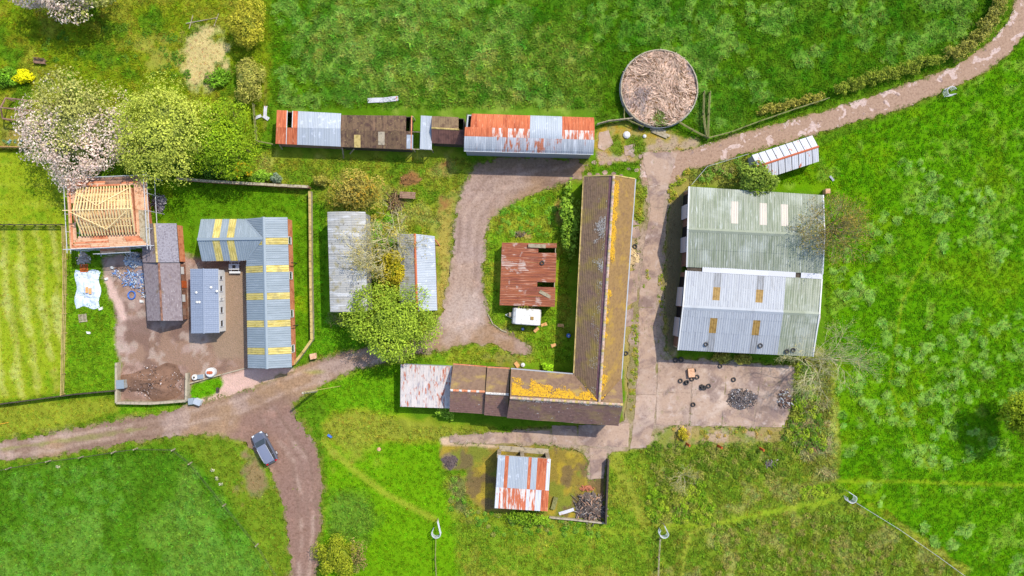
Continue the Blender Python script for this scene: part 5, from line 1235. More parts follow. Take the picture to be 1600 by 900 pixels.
# ------------------------------------------------------------------ vegetation
def leaves(x, y, z, nx_, ny_, nz_, size, col, r, aspect=.55):
    n = len(x); N_ = np.stack([nx_, ny_, nz_], 1); N_ /= np.linalg.norm(N_, axis=1, keepdims=True)+1e-9
    t = r.normal(0, 1, (n, 3)); t -= (t*N_).sum(1, keepdims=True)*N_; t /= np.linalg.norm(t, axis=1, keepdims=True)+1e-9
    b = np.cross(N_, t); l = size*r.uniform(.6, 1.4, (n, 1)); w = l*aspect
    p = np.stack([x, y, z], 1)
    col = col*np.array([1.72, 1.55, 1.3])
    V = np.stack([p-t*l*.5, p+b*w*.5+N_*l*.1, p+t*l*.5, p-b*w*.5+N_*l*.1], 1)
    return V.reshape(-1, 3), np.repeat(col[:, None, :], 4, 1).reshape(-1, 3)
def blob(c, rad, n, size, pal, seed, lobes=26, lo=-.35, jitter=.22, aspect=.55, spread=.84, lobe_r=(.15,.34), palfn=None, ragged=.2):
    """leaves on many overlapping lobes; c centre, rad (rx, ry, rz)"""
    r = np.random.default_rng(seed); pal = np.array(pal)
    lobes = int(lobes*1.9); d = r.normal(0, 1, (lobes, 3)); d /= np.linalg.norm(d, axis=1, keepdims=True); d[:, 2] = np.abs(d[:, 2])*1.0 - .25
    lc_ = d*spread*r.uniform(.4, 1.12, (lobes, 1)); lr = r.uniform(lobe_r[0], lobe_r[1], lobes)
    k = r.choice(lobes, n, p=lr**2/(lr**2).sum())
    q = r.normal(0, 1, (n, 3)); q /= np.linalg.norm(q, axis=1, keepdims=True)
    u = lc_[k] + q*(lr[k]*r.uniform(.72, 1.0+ragged*2, n))[:, None]
    dist = np.linalg.norm(u[:, None, :]-lc_[None], axis=2)/lr[None]
    dist[np.arange(n), k] = 9
    keep = (dist.min(1) > .72) & (u[:, 2] > lo); u, q, k = u[keep], q[keep], k[keep]; n = len(u)
    P = u*np.array(rad)+np.array(c)
    nr = q*1.0 + r.normal(0, .55, (n, 3)) + np.array([0, 0, .8])
    lobe_mix = r.random(lobes); f = (lobe_mix[k]*.55 + r.random(n)*.45)*(len(pal)-1); lob_v = r.uniform(.88, 1.1, lobes)
    if palfn is not None: f = palfn(u, f, r)
    i0 = np.clip(f.astype(int), 0, len(pal)-2); fr = np.clip(f-i0, 0, 1)[:, None]
    col = (pal[i0]*(1-fr)+pal[i0+1]*fr)*(1+jitter*r.normal(0, 1, (n, 1)).clip(-1.8, 2))*lob_v[k][:, None]
    lsz = size*r.uniform(.7, 1.25, lobes)[k][:, None]
    return leaves(P[:,0], P[:,1], P[:,2], nr[:,0], nr[:,1], nr[:,2], lsz, np.clip(col, .002, .9), r, aspect)
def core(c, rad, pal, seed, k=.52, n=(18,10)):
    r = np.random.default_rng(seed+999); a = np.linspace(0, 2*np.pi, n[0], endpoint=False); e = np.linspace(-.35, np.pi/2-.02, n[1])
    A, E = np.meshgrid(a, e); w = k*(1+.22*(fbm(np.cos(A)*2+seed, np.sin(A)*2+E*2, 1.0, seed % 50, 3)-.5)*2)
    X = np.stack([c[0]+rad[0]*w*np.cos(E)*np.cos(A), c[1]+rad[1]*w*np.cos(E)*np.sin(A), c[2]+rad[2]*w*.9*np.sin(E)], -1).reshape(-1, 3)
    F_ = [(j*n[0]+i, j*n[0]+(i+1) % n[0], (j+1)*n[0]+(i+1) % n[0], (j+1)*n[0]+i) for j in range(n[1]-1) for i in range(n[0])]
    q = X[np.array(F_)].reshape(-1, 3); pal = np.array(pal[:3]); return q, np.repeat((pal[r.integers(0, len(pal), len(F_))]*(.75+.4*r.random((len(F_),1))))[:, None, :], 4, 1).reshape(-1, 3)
def crown_obj(name, parts, parent, mt='leaf', loc=None):
    V = np.concatenate([p[0] for p in parts]); K = np.concatenate([p[1] for p in parts])
    if parent is None: return mesh_np(name, V, np.arange(len(V)).reshape(-1, 4), MATS[mt], K, loc=loc)
    return mesh_np(name, V, np.arange(len(V)).reshape(-1, 4), MATS[mt], K, parent=parent)
def limbs(root, top, rad, seed, n=7, r0=.22, mt='bark', parent=None, trunk_h=None, name='trunk'):
    r_ = random.Random(seed); mb = MB(); base = Vector(root)-Vector((0,0,.15)); tz = top.z*.45 if trunk_h is None else trunk_h
    fork = Vector((root.x+(top.x-root.x)*.4, root.y+(top.y-root.y)*.4, tz)); mb.tube([base, (base+fork)/2+Vector((.05,.03,0)), fork], [r0*1.3, r0, r0*.8], 7)
    for i in range(n):
        a = 2*math.pi*i/n + r_.uniform(-.4,.4); f = r_.uniform(.5,.85)
        end = Vector((top.x+math.cos(a)*rad[0]*f, top.y+math.sin(a)*rad[1]*f, top.z+rad[2]*r_.uniform(-.2,.55)))
        mid_ = fork.lerp(end, .5)+Vector((0,0,.12*rad[2]))
        mb.tube([fork, mid_, end], [r0*.55, r0*.32, r0*.08], 5)
        for s_ in range(3):
            e2 = end + Vector((r_.uniform(-1,1)*rad[0]*.3, r_.uniform(-1,1)*rad[1]*.3, rad[2]*r_.uniform(0,.3))); mb.tube([mid_.lerp(end,.3+.2*s_), e2], [r0*.18, r0*.05], 4)
    return mb.build(name, MATS[mt], parent)
def tree(name, label, cat, px, py, rpx, height, n, size, pal, seed, rz=None, group=None, lobes=26, r0=.22, extra=(), **kw):
    rx, ry = (rpx if hasattr(rpx, '__len__') else (rpx, rpx)); rz = rz or height*.42
    zc = height-rz*.95; c_ = W(px, py, zc); k = (H-zc)/H/S; rad = (rx*k, ry*k, rz)
    root = Vector((c_.x, c_.y, max(-.05, gz(c_.x, c_.y)-.05)))
    t = thing(name, label, cat, root, group)
    limbs(root, c_, rad, seed, parent=t, r0=r0)
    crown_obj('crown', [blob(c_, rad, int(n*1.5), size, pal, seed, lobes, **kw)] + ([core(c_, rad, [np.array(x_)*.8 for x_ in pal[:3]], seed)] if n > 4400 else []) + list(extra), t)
    return t, c_, rad
def bush(name, label, px, py, rpx, height, n, size, pal, seed, cat='bush', group=None, **kw):
    rx, ry = (rpx if hasattr(rpx, '__len__') else (rpx, rpx)); zc = height*.42; c_ = W(px, py, zc); k = (H-zc)/H/S
    rad = (rx*k, ry*k, height*.6); root = Vector((c_.x, c_.y, 0)); t = thing(name, label, cat, root, group)
    mb = MB(); r_ = random.Random(seed)
    for i in range(6):
        a = i*1.05+r_.random(); mb.tube([root+Vector((0,0,-.1)), Vector((c_.x+math.cos(a)*rad[0]*.6, c_.y+math.sin(a)*rad[1]*.6, height*.75))], [.05, .02], 4)
    mb.build('stem', MATS['bark'], t)
    kw.setdefault('lobes', 14); ragged_ = kw.get('ragged', .12)
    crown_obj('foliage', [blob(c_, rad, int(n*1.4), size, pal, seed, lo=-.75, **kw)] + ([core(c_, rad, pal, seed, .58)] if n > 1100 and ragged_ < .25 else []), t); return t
PALE = [lin(150,168,86), lin(172,186,104), lin(128,150,62)]
LIME = [lin(124,158,22), lin(148,176,36), lin(104,140,26), lin(128,150,44)]
OLIVE = [lin(128,132,52), lin(150,150,70), lin(104,112,40)]
GREEN = [lin(82,134,28), lin(112,158,44), lin(60,108,20)]
DEEP = [lin(60,104,28), lin(86,128,40), lin(44,84,20)]
YEL = [lin(178,176,34), lin(200,196,52), lin(146,150,28)]
PINK = [lin(236,216,214), lin(222,190,192), lin(240,228,214), lin(206,186,160)]
# blossom tree: green heart, pink-white blossom towards the rim and the low sides
def blossom_pal(u, f, r):
    w = fbm(u[:,0]*2+7, u[:,1]*2+3, .9, 77, 3)-.5
    rim = -u[:,1]*.95 + np.abs(u[:,0]+.05)*1.0 - .22 + 1.5*w + r.normal(0,.22,len(u))
    return np.where(rim > 0, 3.0 + 2.9*r.random(len(u)), f/3)
BL = [lin(144,150,82), lin(160,166,100), lin(126,136,66), lin(202,196,192), lin(192,172,176), lin(208,204,200), lin(152,138,120)]
tree('blossom_tree', 'spreading tree covered in pink and white blossom beside the scaffolded house', 'tree', 120, 205, (82,82), 8.5, 23000, .28, BL, 301, lobes=40, palfn=blossom_pal, aspect=.6)
tree('pale_tree', 'large round tree with pale yellowish green spring leaves', 'tree', 260, 204, (80,72), 9.5, 24000, .27, [lin(148,164,66), lin(166,180,82), lin(128,148,50)], 302, lobes=46)
tree('lime_tree', 'bright lime green tree crowding against the paler round tree', 'tree', 347, 217, (58,64), 8.2, 17000, .27, LIME, 303, lobes=30)
tree('blossom_tree', 'blossoming tree overhanging the dry patch of the upper garden', 'tree', 100, -14, (82,44), 7.5, 10000, .36, BL, 304, lobes=30, palfn=lambda u, f, r: np.where((u[:,0] < .35+r.normal(0,.2,len(u))), 3.0+2.9*r.random(len(u)), f/3))
bush('feathery_bush', 'tall feathery olive green bush at the field edge, the bigger of two', 386, 40, (31,45), 4.0, 4200, .4, [lin(146,152,44), lin(170,170,60), lin(112,124,32)], 305, aspect=.28)
bush('feathery_bush', 'smaller feathery grey green bush next to the bright lime tree', 388, 122, (25,37), 3.2, 3200, .38, [lin(140,148,66), lin(164,166,88), lin(112,126,46)], 306, aspect=.28)
bush('low_bush', 'low dark green spreading bush beneath the dry grass patch', 338, 122, (26,16), .9, 900, .3, GREEN, 307)
bush('golden_bush', 'small bright yellow golden bush near the broken timber frame', 37, 121, (17,14), 1.5, 1300, .22, [lin(206,214,10), lin(224,226,30), lin(176,190,8)], 308)
bush('green_bush', 'dark green bush growing against the golden yellow one', 10, 122, (20,16), 1.4, 1200, .26, GREEN, 309)
tree('olive_tree', 'rounded olive brown tree just coming into leaf by the curved roof store', 'tree', 555, 299, (43,35), 5.0, 4500, .34, [lin(146,136,66), lin(170,160,84), lin(122,124,48), lin(182,146,50)], 310, lobes=26, aspect=.3, r0=.16)
tree('green_tree', 'dense green tree overhanging the track bend below the curved roof store', 'tree', 618, 506, (74,58), 7.0, 20000, .28, [lin(122,152,44), lin(144,170,60), lin(94,128,30)], 311, lobes=36, r0=.25)
bush('ivy_bush', 'yellow green ivy clump under the bare branches between two sheds', 618, 422, (30,36), 4.2, 3600, .3, [lin(150,150,32), lin(176,166,44), lin(118,130,28)], 312)
bush('elder_bush', 'light green elder bush growing against the long barn wall', 891, 345, (15,44), 3.0, 1300, .4, [lin(108,148,40), lin(130,166,58), lin(80,122,28)], 313, aspect=.7, ragged=.35, spread=.95)
tree('round_tree', 'dense dark green round tree between the white tin shed and the big barn', 'tree', 1183, 279, (30,27), 5.2, 4500, .3, [lin(96,122,40), lin(122,146,60), lin(66,96,28)], 314, lobes=26, r0=.14)
bush('yellow_bush', 'yellow green rounded bush beside the brown dirt track', 527, 869, (33,34), 3.2, 4200, .32, [lin(124,142,30), lin(144,156,44), lin(98,120,24)], 316, aspect=.3)
bush('brown_bush', 'thin brown half bare bush behind the yellow green one', 557, 866, (15,28), 2.4, 800, .3, [lin(150,134,94), lin(126,120,70), lin(170,150,110)], 317, aspect=.25)
tree('field_tree', 'leafy tree standing alone out in the open pasture', 'tree', 1608, 653, (42,48), 8.5, 9000, .32, [lin(112,138,24), lin(136,156,36), lin(82,116,20)], 318, lobes=24)
bush('elder_bush', 'spiky fresh green bush leaning on the back of the striped tin hut', 827, 806, (32,17), 1.9, 1800, .36, [lin(96,140,30), lin(128,166,44), lin(70,112,22)], 319, aspect=.35, ragged=.3)
bush('elder_bush', 'little spiky green shrub at the corner of the pink tin lean to', 696, 643, (13,12), 1.3, 700, .32, [lin(110,156,44), lin(140,178,62), lin(80,124,30)], 320, aspect=.35, ragged=.35)
bush('green_shrub', 'bright green shrub in the inner corner of the long barn', 856, 575, (10,9), 1.2, 600, .28, [lin(130,186,20), lin(150,200,40), lin(96,150,20)], 321)
bush('creeper', 'thin creeper spreading over the touring caravan roof', 824, 480, (17,9), 2.3, 700, .26, [lin(140,150,64), lin(160,160,84), lin(110,130,44)], 322, aspect=.35, ragged=.3)
for i, (px_, py_, rr, pal, lb) in enumerate(((285,262,(20,14),DEEP,'dark green shrub at the foot of the pale tree'), (330,268,(22,14),DEEP,'dark green shrub at the foot of the lime tree'), (360,272,(12,11),GREEN,'small green shrub beside the golden flowered one by the wall'),
        (379,267,(15,11),[lin(206,184,30),lin(224,204,50),lin(160,150,30)],'golden yellow flowered shrub behind the garden wall'), (408,276,(17,11),[lin(110,160,40),lin(136,178,58),lin(84,130,30)],'fresh green shrub behind the garden wall'), (432,279,(8,9),[lin(96,122,104),lin(120,140,120),lin(70,98,76)],'bluish grey shrub behind the garden wall'),
        (503,283,(14,10),OLIVE,'olive shrub at the corner where the garden wall turns'))):
    bush('garden_shrub', lb, px_, py_, rr, 1.7, 1000, .26, pal, 330+i)
bush('yellow_weed', 'clump of yellowish weeds by the mossy edge of the yard', 1067, 678, (9,11), 1.0, 500, .24, [lin(170,160,40), lin(150,150,40), lin(190,176,60)], 340)
for i, (px_, py_, rx_) in enumerate(((1128,557,15), (1162,561,15))): bush('wall_shrub', 'green shrub growing at the foot of the big barn by the tyres' if i == 0 else 'green shrub at the foot of the big barn near the burnt heap', px_, py_, (rx_,9), 1.1, 700, .28, OLIVE, 345+i, ragged=.3)
# hedges along the lane
def hedge(label, pts, wpx, h, n, pal, seed):
    c_ = W(*pts[len(pts)//2]); t = thing('hedge', label, 'hedge', Vector((c_.x, c_.y, 0)), 'clipped hedges along the lane'); parts = []; mb = MB(); r_ = random.Random(seed)
    L_ = sum(math.dist(pts[i], pts[i+1]) for i in range(len(pts)-1)); m_ = max(2, int(L_/(wpx*.5))); done = 0
    for k in range(m_):
        s_ = (k+.5)/m_*L_; i = 0
        while s_ > math.dist(pts[i], pts[i+1]) and i < len(pts)-2: s_ -= math.dist(pts[i], pts[i+1]); i += 1
        f = s_/math.dist(pts[i], pts[i+1]); px_, py_ = pts[i][0]+(pts[i+1][0]-pts[i][0])*f+r_.uniform(-1,1), pts[i][1]+(pts[i+1][1]-pts[i][1])*f+r_.uniform(-1.5,1.5)
        p = W(px_, py_, h*.5); q = wpx/S*r_.uniform(.52,.66)
        parts.append(blob(p, (q*1.1, q*1.1, h*.62*r_.uniform(.92,1.05)), int(n*1.5)//m_, .22, pal, seed+k, 8, lo=-.8, jitter=.25))
        mb.tube([Vector((p.x,p.y,-.1)), Vector((p.x,p.y,h*.8))], [.06,.03], 4)
    mb.build('stems', MATS['bark'], t); crown_obj('foliage', parts, t)
hedge('low straggly hedge start nearest the round straw store', [(1186,173),(1215,167),(1250,160),(1285,150)], 13, .9, 1800, OLIVE, 360)
hedge('thick clipped hedge in the middle of the lane between low and grey hedge', [(1308,140),(1350,126),(1400,111),(1440,99),(1468,91)], 18, 1.7, 5200, [lin(108,130,40), lin(128,144,52), lin(86,108,30)], 370)
hedge('grey green hedge curving round the bend of the lane', [(1478,88),(1505,76),(1530,58),(1548,36),(1560,12),(1566,-20)], 21, 2.0, 5200, [lin(124,128,76), lin(138,140,66), lin(104,116,44)], 390)
# bare trees
def bare(name, label, px, py, spread, h, seed, mt, levels=4, kids=4, r0=.12, lean=(0,0), leaf=None, tilt=.75):
    c_ = W(px, py, 0); root = Vector((c_.x, c_.y, -.1)); t = thing(name, label, 'tree', root); mb = MB(); r_ = random.Random(seed); tips = []
    def grow(p, d, L, r, lv):
        segs = [p]; q = p; dd = d
        for s_ in range(2):
            dd = (dd + Vector((r_.uniform(-.22,.22), r_.uniform(-.22,.22), r_.uniform(-.08,.1)))).normalized(); q = q+dd*L/2; segs.append(q)
        mb.tube(segs, [r, r*.75, r*.5], 5 if lv > 2 else 3, cap=False)
        if lv == 0: tips.append(q); return
        for k in range(kids + (1 if lv == levels else 0)):
            a = r_.uniform(0, 2*math.pi); s_ = r_.uniform(.35, tilt); ax = dd.orthogonal().normalized(); bx = dd.cross(ax)
            nd = (dd*(1-s_*.5) + (ax*math.cos(a)+bx*math.sin(a))*s_).normalized(); nd.z = max(nd.z, -.05)
            grow(segs[1].lerp(segs[2], r_.uniform(.0,1)) if k else q, nd.normalized(), L*r_.uniform(.55,.78), r*.5, lv-1)
    n0_ = 5
    for k in range(n0_):
        a = 2*math.pi*k/n0_+r_.uniform(-.4,.4); v = Vector((math.cos(a)*spread/h+lean[0], math.sin(a)*spread/h+lean[1], 1)).normalized()
        grow(root, v, h*.55*r_.uniform(.8,1.1), r0, levels)
    mb.build('branches', MATS[mt], t)
    if leaf:
        T_ = np.array([tuple(x) for x in tips]); r = np.random.default_rng(seed); k = r.choice(len(T_), leaf[0]); P = T_[k]+r.normal(0,.18,(leaf[0],3))
        col = np.array(leaf[1])[r.integers(0,len(leaf[1]),leaf[0])]*(1+.2*r.normal(0,1,(leaf[0],1)))
        nn = r.normal(0,1,(leaf[0],3))+np.array([0,0,.6]); so_ = crown_obj('buds', [leaves(P[:,0],P[:,1],P[:,2],nn[:,0],nn[:,1],nn[:,2],leaf[2],np.clip(col,.01,.9),r,.4)], t); so_['kind'] = 'stuff'
    return t
bare('bare_tree', 'wide bare branched tree spreading over the curved roof store and tin shed', 612, 395, 4.2, 6.4, 401, 'paletwig', 4, 4, .19, (-.2,0), (2200, [lin(164,158,78), lin(140,140,56), lin(184,168,80)], .2))
bare('budding_tree', 'thin olive brown tree in bud leaning by the big barn gable', 1280, 359, 3.4, 6.8, 406, 'twig', 4, 4, .15, (-.04,0), (4600, [lin(132,122,54), lin(150,136,70), lin(108,118,42)], .22))
bare('bare_bush', 'pale bare branched bush among brambles south of the mossy yard', 1066, 742, 1.4, 2.6, 402, 'paletwig', 3, 4, .05, (0,0), (700, [lin(150,146,80), lin(130,136,66)], .18))
bare('bare_willow', 'bare straw coloured willow fanning out at the corner of the big barn', 1257, 561, 2.6, 8.2, 403, 'paletwig', 4, 4, .09, (.2,-.02), (700, [lin(160,160,78), lin(180,172,100)], .16))
bare('bare_bush', 'dead twiggy bush in the strip beside the burnt heap', 1258, 640, .9, 1.6, 404, 'twig', 3, 3, .04)
bare('bare_bush', 'twiggy brown bush at the foot of the curved roof store', 530, 498, 1.2, 1.8, 405, 'twig', 3, 4, .04)

# uncountable weeds and brambles
def patch(name, label, poly, per_m2, rad, h, nleaf, size, pal, seed, aspect=.5, thr=None, cat='weeds', src=None, sheet_ok=False):
    r = np.random.default_rng(seed); m_ = inpoly(poly) & (~on_sheet | sheet_ok) & ~bm_ & VIS
    if src is not None: m_ &= src > thr
    ids = np.nonzero(m_.ravel())[0]; n = int(len(ids)*DX*DX*per_m2)
    if n == 0: return
    ids = r.choice(ids, n); cx, cy, cz = GX.ravel()[ids], GY.ravel()[ids], HGT.ravel()[ids]; cr_ = r.uniform(rad[0], rad[1], n); pal = np.array(pal); cm = pal[r.integers(0,len(pal),n)]
    k = np.repeat(np.arange(n), nleaf); q = r.normal(0,1,(len(k),3)); q /= np.linalg.norm(q,axis=1,keepdims=True); q[:,2] = np.abs(q[:,2])
    s_ = r.uniform(.6,1.1,len(k)); hh = h*cr_[k]/rad[1]
    x = cx[k]+q[:,0]*cr_[k]*s_; y = cy[k]+q[:,1]*cr_[k]*s_; z = cz[k]+q[:,2]*hh*s_+.02
    nn = q*.7+r.normal(0,.4,(len(k),3))+np.array([0,0,1.3]); col = cm[k]*(1+.22*r.normal(0,1,(len(k),1)).clip(-2,2))
    V, K = leaves(x,y,z,nn[:,0],nn[:,1],nn[:,2],size,np.clip(col,.003,.9),r,aspect)
    o = mesh_np(name, V, np.arange(len(V)).reshape(-1,4), MATS['leaf'], K); prop(o, label, cat, kind='stuff')
BR = [lin(112,150,30), lin(136,162,44), lin(92,132,28), lin(130,142,56)]
patch('bramble', 'bright green brambles on the rough ground round the bare bush', [(1008,770),(1110,750),(1115,800),(1100,815),(1010,812)], 2.2, (.3,.7), .7, 60, .26, BR, 414, .4, cat='brambles')
patch('bramble', 'bright green brambles in the strip along the burnt yard edge', [(1236,560),(1262,560),(1290,700),(1240,715),(1222,690),(1240,640)], 2.0, (.3,.7), .8, 60, .26, BR+[lin(80,116,40)], 415, .4, cat='brambles')
patch('bramble', 'green brambles along the footpath to the metal gate', [(1240,760),(1310,752),(1320,775),(1240,785)], 1.6, (.3,.6), .5, 55, .26, BR, 416, .4, cat='brambles')
patch('bramble', 'brambles and straw on the rough slope below the footpath', [(1110,820),(1310,800),(1400,850),(1480,900),(1120,900)], 1.0, (.3,.6), .4, 50, .28, [lin(100,136,40), lin(120,146,50), lin(128,128,68), lin(112,126,52)], 417, .35, cat='brambles')
patch('bramble', 'dark tangle of weeds above the brambles south of the yard', [(1010,692),(1225,694),(1235,745),(1120,755),(1020,770)], 1.3, (.3,.7), .5, 55, .28, [lin(84,116,30), lin(104,128,40), lin(128,134,66)], 418, .35, cat='brambles')
patch('verge_weeds', 'weeds growing along the side wall of the big barn', [(1085,265),(1165,248),(1180,285),(1080,290)], 1.4, (.3,.6), .5, 50, .28, [lin(104,146,54), lin(136,140,84), lin(80,130,40)], 419, .35)
patch('bramble', 'scrub behind the striped tin hut', [(735,795),(945,818),(940,835),(760,838),(700,800),(700,745),(722,745)], 1.0, (.25,.5), .4, 50, .26, [lin(84,134,34), lin(104,144,50), lin(124,134,70)], 420, .35, cat='brambles')
patch('shed_weeds', 'tall green weeds between the curved roof store and the tin shed', [(580,335),(620,330),(620,460),(582,480)], 1.8, (.3,.6), .7, 50, .28, [lin(96,150,36), lin(120,160,50), lin(150,146,60)], 421, .35)
patch('shed_weeds', 'long grass and weeds around the rusty shed', [(768,320),(870,305),(865,372),(775,372)], 1.0, (.25,.5), .3, 40, .26, [lin(88,146,36), lin(112,160,54)], 422, .3)
LW = [lin(112,140,36), lin(132,152,48), lin(150,146,60)]
patch('verge_weeds', 'green weeds between the long barn end and the concrete lane', [(990,288),(1010,292),(1004,345),(986,350)], 4.0, (.2,.45), .3, 40, .2, LW, 430, .35, sheet_ok=True)
patch('verge_weeds', 'line of weeds in the joint beside the long barn', [(988,495),(997,490),(996,580),(990,645),(982,645),(988,560)], 4.5, (.15,.35), .25, 36, .18, LW, 431, .35, sheet_ok=True)
patch('verge_weeds', 'weeds scattered in the joints of the yard lane', [(1006,425),(1014,420),(1014,450),(1005,450)], 4, (.15,.35), .25, 36, .18, LW, 432, .35, sheet_ok=True)
patch('verge_weeds', 'strip of weeds along the shaded side of the big barn', [(1028,430),(1036,420),(1038,470),(1036,500),(1028,470)], 3, (.15,.4), .25, 36, .18, LW, 433, .35, sheet_ok=True)
patch('verge_weeds', 'bright weeds at the corner by the lane and the big barn', [(1046,292),(1068,262),(1076,270),(1052,312),(1044,318)], 4, (.25,.5), .4, 40, .24, LW, 434, .35, sheet_ok=True)
patch('verge_weeds', 'weeds along the lower edge of the concrete yard', [(1030,668),(1130,668),(1230,662),(1225,676),(1130,682),(1020,690)], 1.2, (.15,.4), .25, 36, .2, [lin(150,138,60), lin(120,136,50), lin(166,146,80)], 435, .35, sheet_ok=True)
patch('blue_flowers', 'strip of small pale blue flowers above the tan board fence', [(0,218),(40,218),(40,227),(0,227)], 5, (.1,.25), .25, 26, .14, [lin(150,170,200), lin(120,150,180), lin(90,140,90)], 436, .6, cat='flowers')
patch('garden_weeds', 'scattered darker weeds through the upper garden grass', [(60,40),(280,40),(300,130),(220,140),(60,90)], .25, (.3,.7), .25, 45, .24, [lin(74,116,30), lin(90,128,40)], 437, .4)
# ------------------------------------------------------------------ concrete slabs of the yard
def slab(pts, z=.05, mt='concrete', parent=None, name='slab', jit=2.6, rag=.07):
    q = [W(px_+random.uniform(-jit,jit)*.5, py_+random.uniform(-jit,jit)*.5, 0) for px_, py_ in pts]
    c_ = sum(q, Vector())/len(q); q = [c_+(p-c_)*(1-.025/max(.3,(p-c_).length)) for p in q]
    sub = []      # ragged outline
    for i in range(len(q)):
        a, b = q[i], q[(i+1) % len(q)]; n_ = max(1, int((b-a).length/.45))
        for k in range(n_):
            p = a.lerp(b, k/n_)
            if k: nrm = Vector((-(b-a).y, (b-a).x, 0)).normalized(); p = p+nrm*random.uniform(-rag,rag)
            sub.append(Vector((p.x, p.y, -.06)))
    return MB().prism(list(reversed(sub)), (0,0,.06+z+random.uniform(-.008,.008))).build(name, MATS[mt], parent if parent else yard)
rowsL = [(238,1003,1060),(290,1013,1044),(325,1017,1036),(385,1005,1033),(430,1001,1029),(480,998,1026),(525,998,1026),(565,997,1025),(617,994,1026),(655,990,1022),(700,984,1014)]
for (y0,l0,r0_),(y1,l1,r1_) in zip(rowsL[:-1], rowsL[1:]): slab([(l0,y0),(r0_,y0),(r1_,y1),(l1,y1)])
def grid(poly4, nu, nv, skip=(), mt='concrete', parent=None, z=.05):
    (x0,y0),(x1,y1),(x2,y2),(x3,y3) = poly4
    f = lambda u, v: ((x0*(1-u)+x1*u)*(1-v)+(x3*(1-u)+x2*u)*v, (y0*(1-u)+y1*u)*(1-v)+(y3*(1-u)+y2*u)*v)
    for i in range(nu):
        for j in range(nv):
            if (i,j) in skip: continue
            slab([f(i/nu,j/nv), f((i+1)/nu,j/nv), f((i+1)/nu,(j+1)/nv), f(i/nu,(j+1)/nv)], z, mt, parent)
grid([(1028,562),(1082,564),(1076,662),(1024,664)], 1, 2, mt='concrete_pad'); grid([(1083,565),(1243,573),(1226,668),(1078,664)], 3, 2, mt='concrete_pad')
grid([(862,666),(984,662),(982,700),(864,694)], 3, 1); grid([(702,680),(860,672),(860,692),(704,692)], 3, 1, z=.03); slab([(921,700),(948,702),(942,748),(922,750)])
for pts in ([(936,206),(952,202),(958,226),(945,236),(934,232)], [(975,228),(992,224),(990,240),(976,244)], [(985,345),(997,342),(998,352),(986,352)], [(986,356),(999,354),(1000,372),(987,372)], [(980,425),(996,420),(996,470),(980,478)], [(977,486),(990,480),(988,510),(976,512)]): slab(pts, .03)
r_ = random.Random(3)
for k in range(15):      # broken flags by the long barn end
    px_ = 922+k*6+r_.uniform(-1,1); py_ = 272-(k%2)*20+r_.uniform(-3,3) - (.0 if px_ < 980 else 8); a = r_.uniform(3.5,5.5); b = r_.uniform(2.5,4.5)
    slab([(px_+a*math.cos(t)*r_.uniform(.8,1.1), py_+b*math.sin(t)*r_.uniform(.8,1.1)) for t in [i*math.pi/3 for i in range(6)]][::-1], .03, name='flagstone', jit=0)

# ------------------------------------------------------------------ walls and fences
def run(pts, step):
    out = []
    for a, b in zip(pts[:-1], pts[1:]):
        n_ = max(1, round(math.dist(a, b)/S/step))
        for k in range(n_): out.append((a[0]+(b[0]-a[0])*k/n_, a[1]+(b[1]-a[1])*k/n_))
    out.append(pts[-1]); return out
def fence(name, label, pts, h=1.1, step=2.2, rails=(.45,.95), mt='weathered', rw=.05, rh=.1, pw=.12, wire=False, cat='fence', pmt=None):
    c_ = W(*pts[0]); t = thing(name, label, cat, Vector((c_.x, c_.y, 0))); me = None; q = [W(*p) for p in run(pts, step)]
    for p in q:
        if me is None:
            me = bpy.data.meshes.new('post'); mb = MB().box((0,0,h/2-.1), (pw,pw,h+.2)); me.from_pydata([tuple(v) for v in mb.v], [], mb.f); me.materials.append(MATS[pmt or mt])
        o = link_mesh('post', me, None, t, Vector((p.x,p.y,0))); o.rotation_euler = (random.uniform(-.05,.05), random.uniform(-.05,.05), random.uniform(-.3,.3))
    for a, b in zip(q[:-1], q[1:]):
        for z in rails:
            A, B_ = a+Vector((0,0,z+random.uniform(-.02,.02))), b+Vector((0,0,z+random.uniform(-.02,.02)))
            if wire: MB().tube([A, B_], .022, 4).build('wire', MATS[mt], t)
            else: MB().beam(A, B_, rw, rh).build('rail', MATS[mt], t)
    return t
def lowwall(name, label, pts, h, w, mt, cop=None, cat='wall', step=3.0):
    c_ = W(*pts[0]); t = thing(name, label, cat, Vector((c_.x, c_.y, 0)))
    q = [W(*p) for p in pts]
    for k, (a, b) in enumerate(zip(q[:-1], q[1:])):
        MB().beam(a+Vector((0,0,h/2-.05)), b+Vector((0,0,h/2-.05)), w, h+.1 - .004*(k%2)).build('wall_length', MATS[mt], t)
        if cop:
            n_ = max(1, int((b-a).length/.9))
            for i in range(n_):
                z = Vector((random.uniform(-.02,.02), random.uniform(-.02,.02), h+.03)); MB().beam(a.lerp(b,i/n_+.002)+z, a.lerp(b,(i+1)/n_-.002)+z, w*1.35, .08).build('coping_stone', MATS[cop], t)
    return t
lowwall('garden_wall', 'brick garden wall with pale coping behind the L shaped barn', [(283,281),(330,285),(400,289),(486,294)], 1.2, .25, 'old_brick', 'weathered')
lowwall('garden_wall', 'low wall with yellow lichen coping running beside the curved roof store', [(487,300),(488,420),(490,530),(476,550),(462,568)], .9, .25, 'conc_wall', 'lichen_coping')
lowwall('retaining_wall', 'low concrete wall round three sides of the soil heap', [(187,566),(187,628),(240,629),(295,625),(296,582)], .9, .3, 'conc_wall', None)
lowwall('timber_kerb', 'timber edging board in front of the round water tank', [(296,599),(346,585)], .3, .18, 'weathered', None, 'kerb')
lowwall('timber_kerb', 'thin kerb across the yard entrance to the metal barn', [(347,585),(384,575)], .08, .14, 'conc_wall', None, 'kerb')
